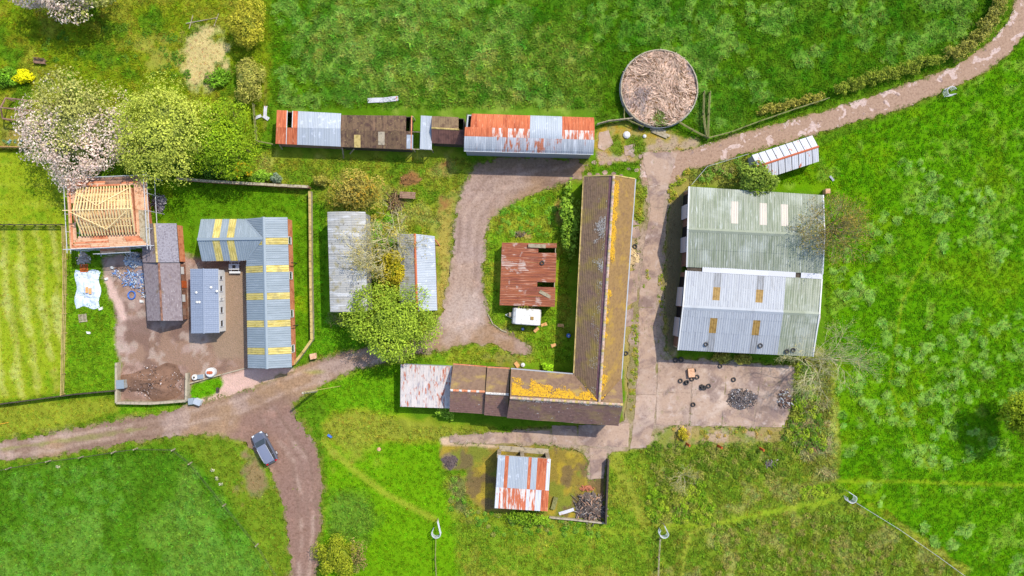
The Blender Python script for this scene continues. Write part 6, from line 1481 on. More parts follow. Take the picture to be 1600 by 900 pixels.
lowwall('yard_wall', 'dark low wall along the side of the mossy hut yard', [(949,716),(945,815)], 1.2, .22, 'dark_timber', None)
lowwall('yard_wall', 'low broken concrete wall behind the tin hut', [(858,807),(900,811),(944,816)], .5, .2, 'conc_wall', None)
lowwall('track_kerb', 'curved kerb edging the track by the touring caravan', [(762,490),(770,506),(784,516),(792,519)], .14, .14, 'weathered', None, 'kerb')
fence('rail_fence', 'pale post and rail fence along the mown field', [(104,355),(106,430),(104,520),(102,615)], 1.1, 2.4, (.35,.7,1.0), 'lichen_coping', .06, .12)
fence('garden_fence', 'dark mossy fence between the two mown fields', [(-10,352),(40,352),(104,352)], 1.2, 1.5, (.3,.6,.9,1.1), 'dark_timber', .06, .12)
fence('hedge_fence', 'dark netted fence along the bottom of the mown field', [(-10,632),(60,623),(120,615),(186,609)], 1.1, 2.0, (.2,.4,.6,.8,1.0), 'dark_timber', .1, .12)
fence('timber_fence', 'tan board fence by the broken timber frame', [(-10,231),(20,231),(48,232)], 1.0, 1.4, (.2,.45,.7,.95), 'cardboard', .06, .2)
fence('field_fence', 'weathered fence between the upper garden and the field', [(399,165),(402,200),(404,222),(430,227)], 1.1, 2.0, (.5,1.0), 'green_timber', .08, .12)
fence('lane_fence', 'mossy timber fence along the lane beside the round store', [(1105,217),(1140,208),(1185,191),(1240,172),(1290,156)], 1.1, 2.2, (.5,1.0), 'green_timber', .08, .12)
fence('store_fence', 'broken mossy fence running from the round store to the lane', [(1058,192),(1080,205),(1104,217)], 1.0, 1.8, (.5,.9), 'green_timber', .1, .14)
fence('pen_fence', 'outer mossy rails of the narrow cattle race by the round store', [(1107,146),(1105,180),(1104,217)], 1.1, 2.2, (.4,.8,1.05), 'green_timber', .08, .12)
fence('pen_fence', 'inner mossy rails of the narrow cattle race by the round store', [(1098,146),(1097,180),(1101,214)], 1.1, 2.2, (.4,.8,1.05), 'green_timber', .08, .12)
fence('store_fence', 'leaning grey hurdle between the arched barn and the round store', [(932,196),(950,191),(988,187)], 1.0, 1.6, (.4,.7,1.0), 'weathered', .1, .16)
fence('store_fence', 'short mossy fence leaning on the side of the round store', [(974,166),(974,187),(1003,200)], 1.0, 1.8, (.5,.9), 'green_timber', .08, .12)
fence('wire_fence', 'wire fence from the metal gate down the pasture edge', [(1332,782),(1400,824),(1460,866),(1515,906)], 1.1, 3.5, (1.0,1.05), 'steel_tube', wire=True, pmt='weathered', pw=.08)
fence('wire_fence', 'wire fence with old stakes below the farm track', [(-10,737),(18,730),(80,719),(130,713),(181,705),(215,700),(274,701),(300,722),(353,787),(404,849),(440,905)], 1.1, 5.0, (.6,1.0), 'dark_timber', wire=True, pmt='weathered', pw=.13)
fence('wire_fence', 'thin wire fence between the white tin shed and the big barn', [(1078,290),(1102,262),(1165,243)], 1.1, 3.0, (.95,1.05), 'steel_tube', wire=True, pmt='weathered', pw=.09)
fence('path_fence', 'old fence line below the hooked metal gate on the lawn', [(682,838),(681,870),(683,905)], 1.0, 2.0, (.4,.9), 'green_timber', .05, .08)
fence('path_fence', 'weathered fence line below the looped gate by the brambles', [(1030,840),(1028,870),(1027,905)], 1.0, 2.0, (.4,.9), 'weathered', .05, .08)
# looped metal kissing gates
def kissing_gate(label, px_, py_, ang, r=.62, leaf=1.3):
    c_ = W(px_, py_); t = thing('kissing_gate', label, 'gate', Vector((c_.x,c_.y,0)), 'looped metal kissing gates'); ca, sa = math.cos(ang), math.sin(ang)
    T_ = lambda x, y, z: Vector((c_.x+x*ca-y*sa, c_.y+x*sa+y*ca, z))
    arc = [(r*math.cos(a), r*math.sin(a)) for a in [math.pi*(-.15)-math.pi*1.15*k/12 for k in range(13)]]
    for z in (.25,.5,.75,1.0,1.22): MB().tube([T_(x,y,z) for x,y in arc], .045 if z > 1.2 else .025, 6).build('hoop_rail', MATS['steel_tube'], t)
    for k in (0,4,8,12): MB().tube([T_(*arc[k],-.1), T_(*arc[k],1.22)], .04, 6).build('upright', MATS['steel_tube'], t)
    x0,y0 = arc[0]
    for z in (.25,.5,.75,1.0,1.22): MB().tube([T_(x0,y0,z), T_(x0-.25,y0+leaf,z)], .045 if z > 1.2 else .025, 5).build('gate_rail', MATS['steel_tube'], t)
    MB().tube([T_(x0-.25,y0+leaf,.0), T_(x0-.25,y0+leaf,1.3)], .05, 6).build('gate_post', MATS['weathered'], t)
kissing_gate('looped steel kissing gate with a long tail on the bright lawn', 683, 829, 0.1, leaf=1.9)
kissing_gate('looped steel kissing gate where the footpath enters the brambles', 1035, 829, 0.25)
kissing_gate('looped steel kissing gate at the corner of the open pasture', 1325, 775, .8)
kissing_gate('looped steel kissing gate standing in grass next to the lane', 1479, 146, -1.7, leaf=.9)

# ------------------------------------------------------------------ car
car_c = W(413, 700, .8); front = Vector((150-275, -(585-810), 0)).normalized(); ang = math.atan2(front.y, front.x)
car = thing('parked_car', 'dark silver estate car parked at the edge of the dirt track', 'car', Vector((car_c.x, car_c.y, 0)))
def K_(x, y, z): return Vector((car_c.x+x*math.cos(ang)-y*math.sin(ang), car_c.y+x*math.sin(ang)+y*math.cos(ang), z))
def loft(secs, caps=True):
    mb = MB(); n_ = len(secs[0])
    mb.v = [K_(*p) for s_ in secs for p in s_]
    for i in range(len(secs)-1):
        for k in range(n_-1): mb.f.append((i*n_+k, i*n_+k+1, (i+1)*n_+k+1, (i+1)*n_+k))
    if caps: mb.f += [tuple(range(n_)), tuple(reversed(range((len(secs)-1)*n_, len(secs)*n_)))]
    return mb
def sec(x, w, z0, z1, sh): return [(x,-w*.9,z0),(x,-w,z0+.2),(x,-w,z1-sh),(x,-w*.93,z1-.04),(x,-w*.72,z1),(x,w*.72,z1),(x,w*.93,z1-.04),(x,w,z1-sh),(x,w,z0+.2),(x,w*.9,z0)]
loft([sec(-2.25,.62,.4,.86,.2), sec(-2.15,.84,.32,.98,.2), sec(-1.8,.93,.28,1.02,.2), sec(-.6,.95,.26,1.02,.2), sec(.7,.95,.26,1.0,.2), sec(1.1,.94,.26,.98,.2), sec(1.75,.9,.3,.9,.16), sec(2.08,.78,.36,.8,.14), sec(2.22,.52,.42,.68,.1)]).build('body', MATS['carpaint'], car, smooth=False)
loft([[(-2.1,-.74,1.0),(-1.95,-.62,1.42),(-1.95,.62,1.42),(-2.1,.74,1.0)], [(-1.2,-.84,1.0),(-1.2,-.68,1.53),(-1.2,.68,1.53),(-1.2,.84,1.0)], [(.3,-.84,.99),(.25,-.66,1.52),(.25,.66,1.52),(.3,.84,.99)], [(1.15,-.8,.95),(.55,-.62,1.46),(.55,.62,1.46),(1.15,.8,.95)], [(1.2,-.79,.94),(1.19,-.6,.96),(1.19,.6,.96),(1.2,.79,.94)]]).build('window_glass', MATS['glass'], car)
loft([[(-2.02,-.68,1.44),(-2.0,-.3,1.47),(-2.0,.3,1.47),(-2.0,.6,1.44)], [(-1.2,-.69,1.545),(-1.2,-.3,1.57),(-1.2,.3,1.57),(-1.2,.69,1.545)], [(.28,-.67,1.535),(.28,-.3,1.56),(.28,.3,1.56),(.28,.67,1.535)], [(.5,-.63,1.49),(.5,-.3,1.52),(.5,.3,1.52),(.5,.63,1.49)]], False).build('roof_panel', MATS['car_roof'], car, smooth=True)
for s_ in (-1, 1):
    MB().tube([K_(-1.8,.66*s_,1.58), K_(-.8,.68*s_,1.62), K_(.3,.66*s_,1.58)], .025, 5).build('roof_rail', MATS['steel_tube'], car)
    MB().beam(K_(.42,.66*s_,1.5), K_(1.18,.82*s_,.98), .09, .06).build('windscreen_pillar', MATS['carpaint'], car)
    MB().beam(K_(-1.15,.705*s_,1.52), K_(-1.15,.86*s_,1.0), .1, .05).build('door_pillar', MATS['carpaint'], car)
    MB().box(K_(.85,1.02*s_,1.02), (.14,.22,.14), ang).build('wing_mirror', MATS['carpaint'], car)
    MB().box(K_(2.0,.6*s_,.76), (.34,.32,.12), ang).build('headlight', MATS['headlight'], car)
    MB().box(K_(-2.16,.66*s_,.9), (.16,.26,.24), ang).build('tail_light', MATS['taillight'], car)
    for x in (-1.35, 1.38):
        w_ = MB().tube([K_(x,.74*s_,.33), K_(x,.95*s_,.33)], .33, 16).build('wheel', MATS['rubber'], car)
        MB().tube([K_(x,.93*s_,.33), K_(x,.965*s_,.33)], .2, 10).build('rim', MATS['steel_tube'], w_)
MB().box(K_(-2.28,0,.55), (.06,.52,.12), ang).build('number_plate', MATS['rooflight_y'], car)

# ------------------------------------------------------------------ utility pole with its stay
pb = W(494, 611); ptop = W(473, 614, 6.0)
up = thing('utility_pole', 'leaning timber utility pole with a yellow stay wire beside the track', 'pole', Vector((pb.x,pb.y,0)))
MB().tube([Vector((pb.x,pb.y,-.2)), ptop], [.2,.15], 10).build('pole', MATS['weathered'], up)
MB().tube([ptop-Vector((0,0,.5)), W(533,603)+Vector((0,0,-.05))], .035, 5).build('stay_wire', MATS['rooflight_y'], up)
MB().tube([ptop-Vector((0,0,.1)), ptop+Vector((0,0,.25))], [.05,.03], 8).build('insulator', MATS['white_paint'], up)

# ------------------------------------------------------------------ tyres
tme = bpy.data.meshes.new('tyre'); vs = []; fs = []; nu_, nv_ = 18, 8
for i in range(nu_):
    a = 2*math.pi*i/nu_
    for j in range(nv_):
        b = 2*math.pi*j/nv_; rr = .31+.11*math.cos(b); vs.append((rr*math.cos(a), rr*math.sin(a), .11+.115*math.sin(b)))
for i in range(nu_):
    for j in range(nv_): fs.append((i*nv_+j, ((i+1)%nu_)*nv_+j, ((i+1)%nu_)*nv_+(j+1)%nv_, i*nv_+(j+1)%nv_))
tme.from_pydata(vs, [], fs); tme.materials.append(MATS['rubber'])
def tyre(px_, py_, z, label, s_=1.0, tilt=0):
    o = link_mesh('tyre', tme, None, None, W(px_, py_, z)); s_ *= .8; o.scale = (s_,s_,s_); o.rotation_euler = (tilt, tilt*.5, random.random()); prop(o, label, 'tyre', 'old tyres lying about the farm')
for x_, y_, z, lb, s_ in ((992,385,.0,'old tyre on the pale sand heap beside the long barn',1), (978,552,.0,'old tyre leaning at the foot of the long barn',.95), (1055,562.7,.05,'black tyre at the corner of the big barn, beside one nearer the shrub',1.1), (1064,562,.05,'black tyre at the barn foot, between the corner tyre and the shrub',1.1),
        (1125,572,.05,'single tyre lying by the shrub at the barn foot',.95), (1084,579,.06,'tyre tucked against the wooden crate on the yard',.95), (1089,589,.05,'tyre just below the wooden crate on the yard',1), (1081,592,.05,'tyre among the loose group below the crate',1), (1063,595,.05,'tyre on its own at the outer end of the loose group',1),
        (1072,598,.05,'bottom tyre of the tilted pair on the yard',1), (1073,597,.27,'top tyre of the tilted pair on the yard',1), (1146,593,.05,'lone tyre near the burnt heap on the yard',1), (1096,604,.05,'tyre at the base of the small pile on the yard',1), (1100,606,.05,'second tyre at the base of the small pile on the yard',1), (1098,605,.27,'top tyre of the small pile on the yard',1), (1107,603,.05,'tyre lying beside the small pile on the yard',1), (1083,632,.05,'lone tyre on the stained patch of the yard',.95),
        (1102.7,538,3.72,'tyre on the white steel roof near its outer gable',.9), (1187.7,540,3.72,'tyre in the middle of the white steel roof edge',1), (1229,549,3.62,'tyre on the pale green part of the barn roof edge',.95), (1239,547,3.66,'second tyre on the pale green roof edge near the bare willow',.95), (1001.5,200,.0,'tyre against the foot of the round store',1.15), (847,411,2.45,'tyre lying on the rusted shed roof',.9)):
    tyre(x_, y_, z, lb, s_, .12 if z > 3 else (.3 if 'top tyre' in lb else 0))

# ------------------------------------------------------------------ heaps of debris
def heap(name, label, px_, py_, rx_, ry_, h, n, cols, seed, size=(.15,.6), cat='debris', base=None):
    c_ = W(px_, py_); t = thing(name, label, cat, Vector((c_.x,c_.y,0))); r = random.Random(seed); mb = {}
    V = []; Fq = []; Kc = []
    nr_, na_ = 6, 20
    for i in range(nr_+1):
        for j in range(na_):
            a = 2*math.pi*j/na_; f = i/nr_; w = 1+.25*math.sin(3*a+seed)+.12*math.sin(7*a)
            V.append((c_.x+rx_/S*f*w*math.cos(a), c_.y+ry_/S*f*w*math.sin(a), h*(1-f)**1.2*.8*(1+.5*(r.random()-.5)) - (.04 if i == nr_ else -.02))); Kc.append(np.array(base or cols[0])*(.6+.5*r.random()))
    for i in range(nr_):
        for j in range(na_): Fq.append((i*na_+j, i*na_+(j+1)%na_, (i+1)*na_+(j+1)%na_, (i+1)*na_+j))
    mesh_np('spoil', V, Fq, MATS['rubble'], np.array(Kc), parent=t, smooth=True)
    V = []; Fq = []; Kc = []
    for k in range(n):
        a = r.random()*2*math.pi; f = math.sqrt(r.random()); x, y = c_.x+rx_/S*f*math.cos(a), c_.y+ry_/S*f*math.sin(a); z = h*(1-f)**1.2*.8+r.uniform(0,.1)
        L_ = r.uniform(*size); b = MB().beam((x,y,z), (x+r.uniform(-1,1)*L_, y+r.uniform(-1,1)*L_, z+r.uniform(-.15,.3)*L_), r.uniform(.03,.16), r.uniform(.02,.06))
        o_ = len(V); V += [tuple(v) for v in b.v]; Fq += [tuple(i+o_ for i in f_) for f_ in b.f]; cc = np.array(r.choice(cols))*(.7+.5*r.random()); Kc += [cc]*len(b.v)
    if V: so = mesh_np('fragments', V, Fq, MATS['rubble'], np.array(Kc), parent=t); so['kind'] = 'stuff'
    return t
ASH = [lin(120,112,110), lin(160,152,150), lin(84,76,74), lin(150,128,112), lin(104,96,94), lin(110,100,98), lin(96,86,84), lin(130,116,106), lin(120,110,106), lin(190,188,188)]
heap('burnt_heap', 'heap of burnt grey debris and scrap on the concrete yard', 1158, 623, 23, 17, .4, 600, ASH, 1, (.06,.28), base=lin(112,104,104))
heap('rubble_heap', 'small rubble heap at the bramble edge of the yard', 1225, 624, 12, 14, .4, 140, [lin(150,120,104), lin(120,96,86), lin(220,216,210)], 2, base=lin(112,90,76))
heap('timber_heap', 'tangled heap of grey timber and wire in the hut yard corner', 922, 793, 22, 21, 1.0, 420, [lin(128,118,112), lin(160,148,138), lin(100,88,82), lin(176,140,116)], 3, (.3,1.1), base=lin(112,98,90))
heap('brick_heap', 'little stack of orange bricks beside the timber heap', 917, 763, 11, 4, .25, 60, [lin(206,132,100), lin(186,110,80)], 4, (.1,.25), base=lin(190,120,90))
heap('soil_heap', 'broad brown soil heap inside the low concrete wall', 241, 597, 50, 27, 1.1, 260, [lin(176,148,136), lin(140,112,98), lin(214,196,186), lin(110,88,78)], 5, (.06,.28), base=lin(136,104,84), cat='soil')
heap('ash_pit', 'dark ash patch on the mossy ground of the hut yard', 703, 722, 12, 11, .12, 60, [lin(120,100,96), lin(90,78,76)], 6, (.05,.2), base=lin(104,90,88))
heap('branch_heap', 'heap of dead branches near the olive tree', 618, 318, 11, 16, .7, 120, [lin(120,90,66), lin(150,126,90), lin(96,74,56)], 7, (.4,1.2), base=lin(104,90,52))
heap('fire_pit', 'small ring of charred rubbish behind the rusty shed', 812, 366, 8, 5, .25, 50, [lin(70,66,64), lin(120,112,100), lin(176,160,120)], 8, (.1,.4), base=lin(120,104,70))
heap('block_pile', 'pile of grey blocks beside the blue tarpaulin', 131, 404, 11, 10, .6, 60, [lin(206,194,184), lin(176,160,150), lin(228,220,212)], 9, (.2,.5), base=lin(190,176,166))
heap('rubbish_heap', 'blue and white builders rubbish against the slate outbuilding', 209, 406, 14, 11, .7, 160, [lin(214,224,234), lin(120,160,206), lin(240,240,240), lin(190,176,166)], 10, (.2,.6), base=lin(200,206,212))
heap('rubbish_heap', 'scattered blue plastic sheeting on the builders yard', 211, 437, 19, 14, .4, 170, [lin(96,140,204), lin(160,190,226), lin(206,216,228), lin(180,150,130)], 11, (.2,.7), base=lin(150,150,170))
heap('wrapped_pile', 'grey wrapped pile of materials beside the scaffold', 249, 317, 11, 13, .9, 90, [lin(150,148,154), lin(190,186,188), lin(112,110,120)], 12, (.2,.6), base=lin(134,130,138))
heap('log_pile', 'small grey log pile in the weeds below the yard', 1203, 724, 10, 5, .35, 40, [lin(150,140,138), lin(120,108,104)], 13, (.3,.7), base=lin(120,110,100))
heap('stone_heap', 'bare orange earth bank beside the lower sheds and hedge', 641, 281, 17, 8, .35, 40, [lin(150,112,70), lin(176,136,86)], 14, (.05,.2), base=lin(146,106,62), cat='soil')
heap('sand_heap', 'pale sand spilled beside the long barn', 990, 402, 9, 14, .25, 40, [lin(226,200,150), lin(206,180,140)], 15, (.05,.25), base=lin(220,192,142), cat='sand')

# ------------------------------------------------------------------ tarpaulin, hose, boxes and other small things
q0_ = W(139, 452); tp = thing('tarpaulin', 'crumpled pale blue tarpaulin weighed down with boards', 'tarpaulin', Vector((q0_.x,q0_.y,0)))
V = []; Fq = []; nx_, ny_ = 26, 36
for j in range(ny_+1):
    for i in range(nx_+1):
        u, v = i/nx_*2-1, j/ny_*2-1; ed = 1+.1*math.sin(5*v+2*u)+.06*math.sin(11*u)
        x, y = q0_.x+u*1.65*ed, q0_.y+v*2.5*(1+.08*math.sin(4*u)); z = .1+.55*float(fbm(np.array(x),np.array(y),.8,191,4)-.3)*(1-max(abs(u),abs(v))**4) + .25*(1 if abs(u-.2) < .5 and -.4 < v < .5 else 0)
        V.append((x,y,max(.03,z)))
for j in range(ny_):
    for i in range(nx_): a = j*(nx_+1)+i; Fq.append((a,a+1,a+nx_+2,a+nx_+1))
mesh_np('sheet', V, Fq, MATS['tarp'], parent=tp)
for x_, y_ in ((140,453),(145,455)): MB().box(W(x_,y_)+Vector((0,0,.62)), (.35,.8,.06)).build('weighting_board', MATS['cardboard'], tp)
def single(name, label, cat, mb, mt, group=None, loc=None, smooth=False):
    v = mb.v; c_ = loc or Vector((sum(p.x for p in v)/len(v), sum(p.y for p in v)/len(v), min(p.z for p in v)))
    o = mb.build(name, MATS[mt], None, loc=c_, smooth=smooth); return prop(o, label, cat, group)
def crate(name, label, px_, py_, sz, rz, mt, mt2=None, lid=True, cat='box', z=0.0):
    c_ = W(px_, py_, z); t = thing(name, label, cat, Vector((c_.x,c_.y,z)))
    MB().box((c_.x,c_.y,z+sz[2]/2-.02), sz, rz).build('box_body', MATS[mt], t)
    if lid: MB().box((c_.x,c_.y,z+sz[2]), (sz[0]*1.06,sz[1]*1.06,.06), rz).build('lid', MATS[mt2 or mt], t)
    return t
def pallet(label, px_, py_, rz, mt='weathered', z=0, s_=1.1):
    c_ = W(px_, py_, z); t = thing('pallet', label, 'pallet', Vector((c_.x,c_.y,z))); ca, sa = math.cos(rz), math.sin(rz)
    for k in range(6): o = -s_/2+.09+k*(s_-.18)/5; MB().box((c_.x-o*sa, c_.y+o*ca, z+.13), (s_,.12,.03), rz).build('slat', MATS[mt], t)
    for k in (-1,0,1): o = k*(s_/2-.07); MB().box((c_.x+o*ca, c_.y+o*sa, z+.06), (.1,s_,.12), rz).build('bearer', MATS[mt], t)
pallet('grey wooden pallet in the grass below the tarpaulin', 130, 497, .12); pallet('orange stained pallet beside the tarpaulin', 132, 419, .05, 'rust_paint')
c_ = W(206.5, 461); single('hose_coil', 'coiled blue hose lying on the builders yard', 'hose', MB().tube([Vector((c_.x+(.48+.05*math.sin(k))*math.cos(k*.6), c_.y+(.55)*math.sin(k*.6), .06+.004*k)) for k in range(34)], .07, 6), 'blue_plastic')
crate('tool_box', 'small grey lidded bin standing on the soil heap wall', 194, 599, (1.0,1.1,1.0), .05, 'asbestos', 'grey_box', cat='bin')
crate('meter_box', 'grey box beside the pale one at the wall end', 301.5, 626, (.75,.8,.6), .1, 'grey_box', cat='box'); crate('meter_box', 'pale box with a sloping lid at the wall end by the track', 311.5, 627, (.9,.75,.7), -.35, 'white_paint', 'galv', cat='box')
crate('stone_trough', 'pinkish stone trough on the verge near the lichen wall', 491, 556, (.75,.7,.7), .2, 'board', 'board', cat='trough')
crate('wooden_crate', 'pale wooden crate among the tyres on the yard', 1079, 582, (.8,1.1,.5), .1, 'cardboard', 'board', cat='crate'); crate('brick_pier', 'stub of a brick gate pier beside the big barn corner', 1289, 300, (.6,.6,.9), 0, 'board', cat='pier')
crate('planter_box', 'dark drain box in the small lawn by the yard entrance', 341, 609, (.35,.6,.25), 0, 'dark_timber', cat='drain')
def drum(name, label, px_, py_, r, h, mt, mt2, cat='tank', z=0):
    c_ = W(px_, py_, z); t = thing(name, label, cat, Vector((c_.x,c_.y,z))); MB().lathe((c_.x,c_.y,z), [(0,-.03),(r,-.03),(r*1.04,h*.5),(r,h),(r*.85,h+.05),(0,h+.08)], 18).build('shell', MATS[mt], t, smooth=False)
    MB().lathe((c_.x,c_.y,z+h+.06), [(r*.35,0),(r*.35,.08),(0,.1)], 12).build('cap', MATS[mt2], t); return t
t = drum('water_tank', 'round white water tank with two red lids by the timber edging', 332, 581, .62, .8, 'white_paint', 'rust_paint')
for dx in (-.22,.22): c_ = W(332,581); MB().lathe((c_.x+dx,c_.y,.9), [(0,0),(.2,0),(.2,.06),(0,.07)], 12).build('lid', MATS['rust'], t)
drum('planter_tub', 'small pale tub with dark soil next to a square tub', 306, 589, .38, .45, 'dirty_white', 'dark_timber', 'tub'); crate('planter_tub', 'small square pale tub between the round tub and the tank', 315, 588, (.75,.55,.45), .1, 'dirty_white', 'grey_box', cat='tub')
drum('blue_barrel', 'blue plastic barrel lying in the shade of the long barn', 888, 524, .28, .7, 'blue_plastic', 'white_paint', 'barrel')
drum('blue_bucket', 'blue bucket standing next to the touring caravan', 817, 514, .2, .3, 'blue_plastic', 'white_paint', 'bucket'); drum('white_drum', 'white drum lid by the lower barn range', 817, 570, .28, .25, 'white_paint', 'white_paint', 'drum')
for x_, y_, rz, lb in ((850,507,.2,'orange tan board in the grass beside the caravan'), (837,515,.7,'tan box board lying below the touring caravan'), (876,508,-.2,'tan scrap board in the shade of the long barn'), (808,570,-.9,'pink scrap board lying by the white drum'), (865,539,.3,'small tan scrap at the edge of the barn shade')):
    single('scrap_board', lb, 'board', MB().box(W(x_,y_)+Vector((0,0,.1)), (.75,.42,.18), rz, .08), 'cardboard')
def sheetmetal(label, px_, py_, L_, w, rz, mt='white_tin', z=.12, n=6):
    c_ = W(px_, py_); ca, sa = math.cos(rz), math.sin(rz); vs = []; fs = []
    for i in range(13):
        for k, x in enumerate((-L_/2, 0, L_/2)):
            y = -w/2+w*i/12; vs.append((c_.x+x*ca-y*sa, c_.y+x*sa+y*ca, z+.03*(i%2)+(.06 if k == 1 else 0)+gz(c_.x,c_.y)))
    for i in range(12):
        for k in (0,1): a = i*3+k; fs.append((a,a+1,a+4,a+3))
    uvs = [(v[0],v[1]) for v in vs]
    o = build('loose_sheet', vs, fs, MATS[mt], None, uv=uvs, loc=Vector((c_.x,c_.y,0))); prop(o, label, 'metal sheet', 'loose tin sheets lying in the grass')
sheetmetal('long white tin sheet lying in grass behind the row of sheds', 588, 157, 2.3, .65, .03); sheetmetal('second white tin sheet end to end with the long one', 610, 155.5, 2.2, .65, .12)
sheetmetal('narrow white sheet standing near the field fence corner', 415, 174, 1.4, .45, 1.5); sheetmetal('bent white sheet lying flat by the field fence corner', 416, 184, .9, .5, -.6); sheetmetal('small white sheet leaning beside the bent one', 404, 183, .9, .4, .4)
sheetmetal('pale plank like sheet beside the timber heap', 885, 799, 2.1, .45, .3); sheetmetal('small white tin scrap in the pasture by the barn corner', 1299, 279, .8, .3, -.9)
sheetmetal('grey boards lying on the rusted shed roof', 838, 386, 2.3, .5, -.05, 'weathered', 2.52); sheetmetal('slanting grey board on the rusted shed roof', 853, 461, 2.2, .45, -.5, 'weathered', 2.52)
# fallen planks by the round store
for k, (a, b) in enumerate((((1016,201),(1046,213)), ((1018,205),(1042,215)), ((1012,196),(1040,206)))): single('fallen_plank', ['top','middle','lowest'][k]+' of three grey planks fallen in front of the round store' , 'plank', MB().beam(W(*a)+Vector((0,0,.12)), W(*b)+Vector((0,0,.14)), .35, .1), 'weathered')
single('white_sack', 'crumpled white sack on the moss by the round store', 'sack', MB().lathe(W(979,211), [(0,-.02),(.45,0),(.5,.15),(.3,.3),(0,.34)], 9), 'white_paint'); single('white_sack', 'small white bag beside the fallen planks', 'sack', MB().lathe(W(1007,213), [(0,-.02),(.22,0),(.25,.15),(.1,.25),(0,.27)], 8), 'white_paint')
single('stone', 'white stone ring on the tuft of darker lawn grass', 'stone', MB().lathe(W(592,702), [(0,-.05),(.3,0),(.25,.08),(.1,.12),(0,.1)], 6), 'board'); single('blue_scrap', 'bit of blue scrap in the grass by the track', 'scrap', MB().box(W(516,681)+Vector((0,0,.12)), (.6,.25,.25), -.6, .05), 'blue_plastic')
# broken timber frame, bench, table
fr = thing('shed_skeleton', 'skeleton of a brown timber shed frame near the blossom tree', 'frame', Vector((W(34,172).x, W(34,172).y, 0)))
e = [W(9,153,1.7), W(72,160,1.7), W(4,185,1.7), W(66,193,1.7)]; rg = [W(1,168,2.5), W(60,174,2.5)]
for a, b in ((e[0],e[1]), (e[2],e[3]), (rg[0],rg[1])): MB().beam(a, b, .16, .16).build('beam', MATS['old_board'], fr)
for t_ in (0, .5, 1.0):
    for a, b in ((e[0],e[1]), (e[2],e[3])): MB().beam(a.lerp(b,t_), rg[0].lerp(rg[1],t_), .14, .14).build('rafter', MATS['old_board'], fr); p = a.lerp(b,t_); MB().beam(p, Vector((p.x,p.y,-.1)), .14, .14).build('post', MATS['old_board'], fr)
def seatset(name, label, px_, py_, rz, w, d, h, mt, cat):
    c_ = W(px_, py_); t = thing(name, label, cat, Vector((c_.x,c_.y,0))); ca, sa = math.cos(rz), math.sin(rz); T_ = lambda x,y,z: (c_.x+x*ca-y*sa, c_.y+x*sa+y*ca, z)
    for k in range(4): MB().box(T_(0,-d/2+d/8+k*d/4,h), (w,d/4*.85,.05), rz).build('slat', MATS[mt], t)
    for x in (-1,1):
        for y in (-1,1): MB().box(T_(x*(w/2-.08),y*(d/2-.08),h/2-.05), (.08,.08,h+.05), rz).build('leg', MATS[mt], t)
    return t, T_
t, T_ = seatset('garden_bench', 'weathered wooden garden bench on the upper lawn', 65.5, 97.5, -.1, 1.5, .6, .45, 'old_board', 'bench')
for x in (-.55,0,.55): MB().box(T_(x,.3,.65), (.07,.06,.6), -.1).build('back_post', MATS['old_board'], t)
for z in (.65,.85): MB().box(T_(0,.33,z), (1.5,.04,.12), -.1).build('back_rail', MATS['old_board'], t)
for y in (-.0,): MB().box(T_(.68,.0,.62), (.08,.6,.06), -.1).build('armrest', MATS['old_board'], t); MB().box(T_(-.68,.0,.62), (.08,.6,.06), -.1).build('armrest', MATS['old_board'], t)
t, T_ = seatset('picnic_table', 'white picnic table between the caravan and the metal barn', 369, 417, 0, 1.4, .8, .74, 'white_paint', 'table')
MB().box(T_(.0,.0,.79), (.4,.4,.04)).build('dark_mat', MATS['dark_timber'], t)
for y in (-.75,.75):
    MB().box(T_(0,y,.44), (1.5,.28,.05)).build('seat', MATS['white_paint'], t)
    for x in (-.5,.5): MB().box(T_(x,y,.2), (.08,.2,.46)).build('seat_leg', MATS['white_paint'], t)
for x in (-.5,.5): MB().box(T_(x,0,.4), (.08,1.5,.08)).build('cross_beam', MATS['white_paint'], t)
t, T_ = seatset('timber_trestle', 'brown timber trestle beside the dead branches', 638, 306, -.05, 2.1, .9, .7, 'old_board', 'trestle')
seatset('timber_trestle', 'loose timber rack leaning beside the striped tin hut', 866, 785, 1.3, 1.7, .6, .4, 'green_timber', 'trestle')
for k, (x_, y_) in enumerate(((1072,693),(1121,696),(1185,699))): single('rusty_post', ['short rusty post by the weeds nearest the yard lane', 'rusty steel post stub standing in the dark weeds', 'tall rusty post stub in weeds by the bramble strip'][k], 'post', MB().beam(W(x_,y_)-Vector((0,0,.1)), W(x_,y_)+Vector((.25,-.1,1.0+.2*k)), .3, .18), 'rust_paint')
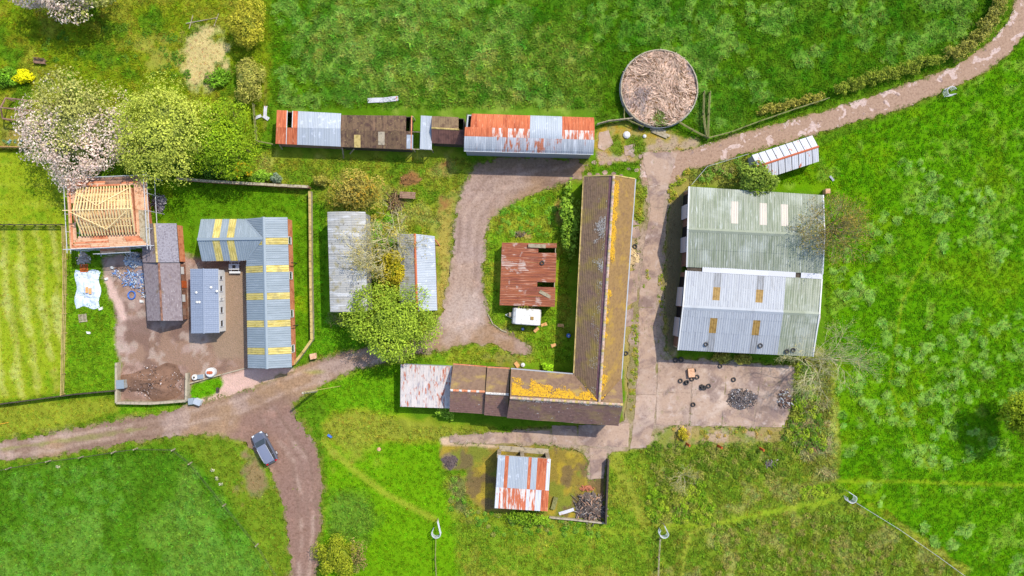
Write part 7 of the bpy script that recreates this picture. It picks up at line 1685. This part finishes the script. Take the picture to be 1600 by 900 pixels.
single('yellow_pipe', 'length of yellow pipe lying on the verge by the track', 'pipe', MB().tube([W(-2,663)+Vector((0,0,.1)), W(14,660)+Vector((0,0,.1))], .06, 6), 'yellow_lichen')
single('drain_pipe', 'orange pipe end sticking out beside the tin pitched shed', 'pipe', MB().tube([W(681,375)+Vector((0,0,1.2)), W(687,384)+Vector((0,0,-.05))], .09, 8), 'brick_orange')
for k, (x_, y_) in enumerate(((332,735),(338,747),(345,756),(91,729))):
    bush('white_flower_clump', ['tall clump of white flowers beside a bare yellowish patch of verge', 'clump of white flowers in the middle of the verge group', 'smaller clump of white flowers lower on the verge', 'white flower clump at the field corner under the wire fence'][k], x_, y_, (3.5,3), .4, 60, .12, [lin(230,230,224), lin(200,206,180), lin(120,150,80)], 450+k, cat='flowers')
print('objects', len(bpy.data.objects))
for k, (a, b) in enumerate((((291,37),(341,28)), ((296,45),(302,24)), ((335,41),(342,22)))): single('fallen_pole', ['long', 'short slanting', 'short upright'][k]+' grey pole lying above the dry grass patch', 'pole', MB().tube([W(*a)+Vector((0,0,.08)), W(*b)+Vector((0,0,.12))], [.07,.05], 6), 'weathered')
for k, (x_, y_, rz) in enumerate(((167,436,.2), (176,418,-.4), (228,463,.5), (222,471,-.2), (158,482,.3), (139,520,0))): single('rubble_block', ['pale block on the bare edge of the builders yard', 'pale block below the scaffold platform', 'white block beside the slate outbuilding wall', 'small white block next to the outbuilding wall', 'white bag in grass below the tarpaulin', 'small pale stone in the grass by the rail fence'][k], 'block', MB().box(W(x_,y_)+Vector((0,0,.1)), (.45,.3,.22), rz, .06), 'dirty_white')
heap('rubbish_heap', 'strewn white and blue wrapping below the scaffold platform', 186, 428, 10, 7, .2, 60, [lin(226,228,232), lin(110,150,210), lin(190,170,156)], 16, (.15,.5), base=lin(168,142,126))
heap('rubbish_heap', 'broken boards and white bags against the outbuilding wall', 224, 452, 6, 14, .3, 70, [lin(226,222,218), lin(200,160,130), lin(120,150,200)], 17, (.15,.5), base=lin(168,142,126))
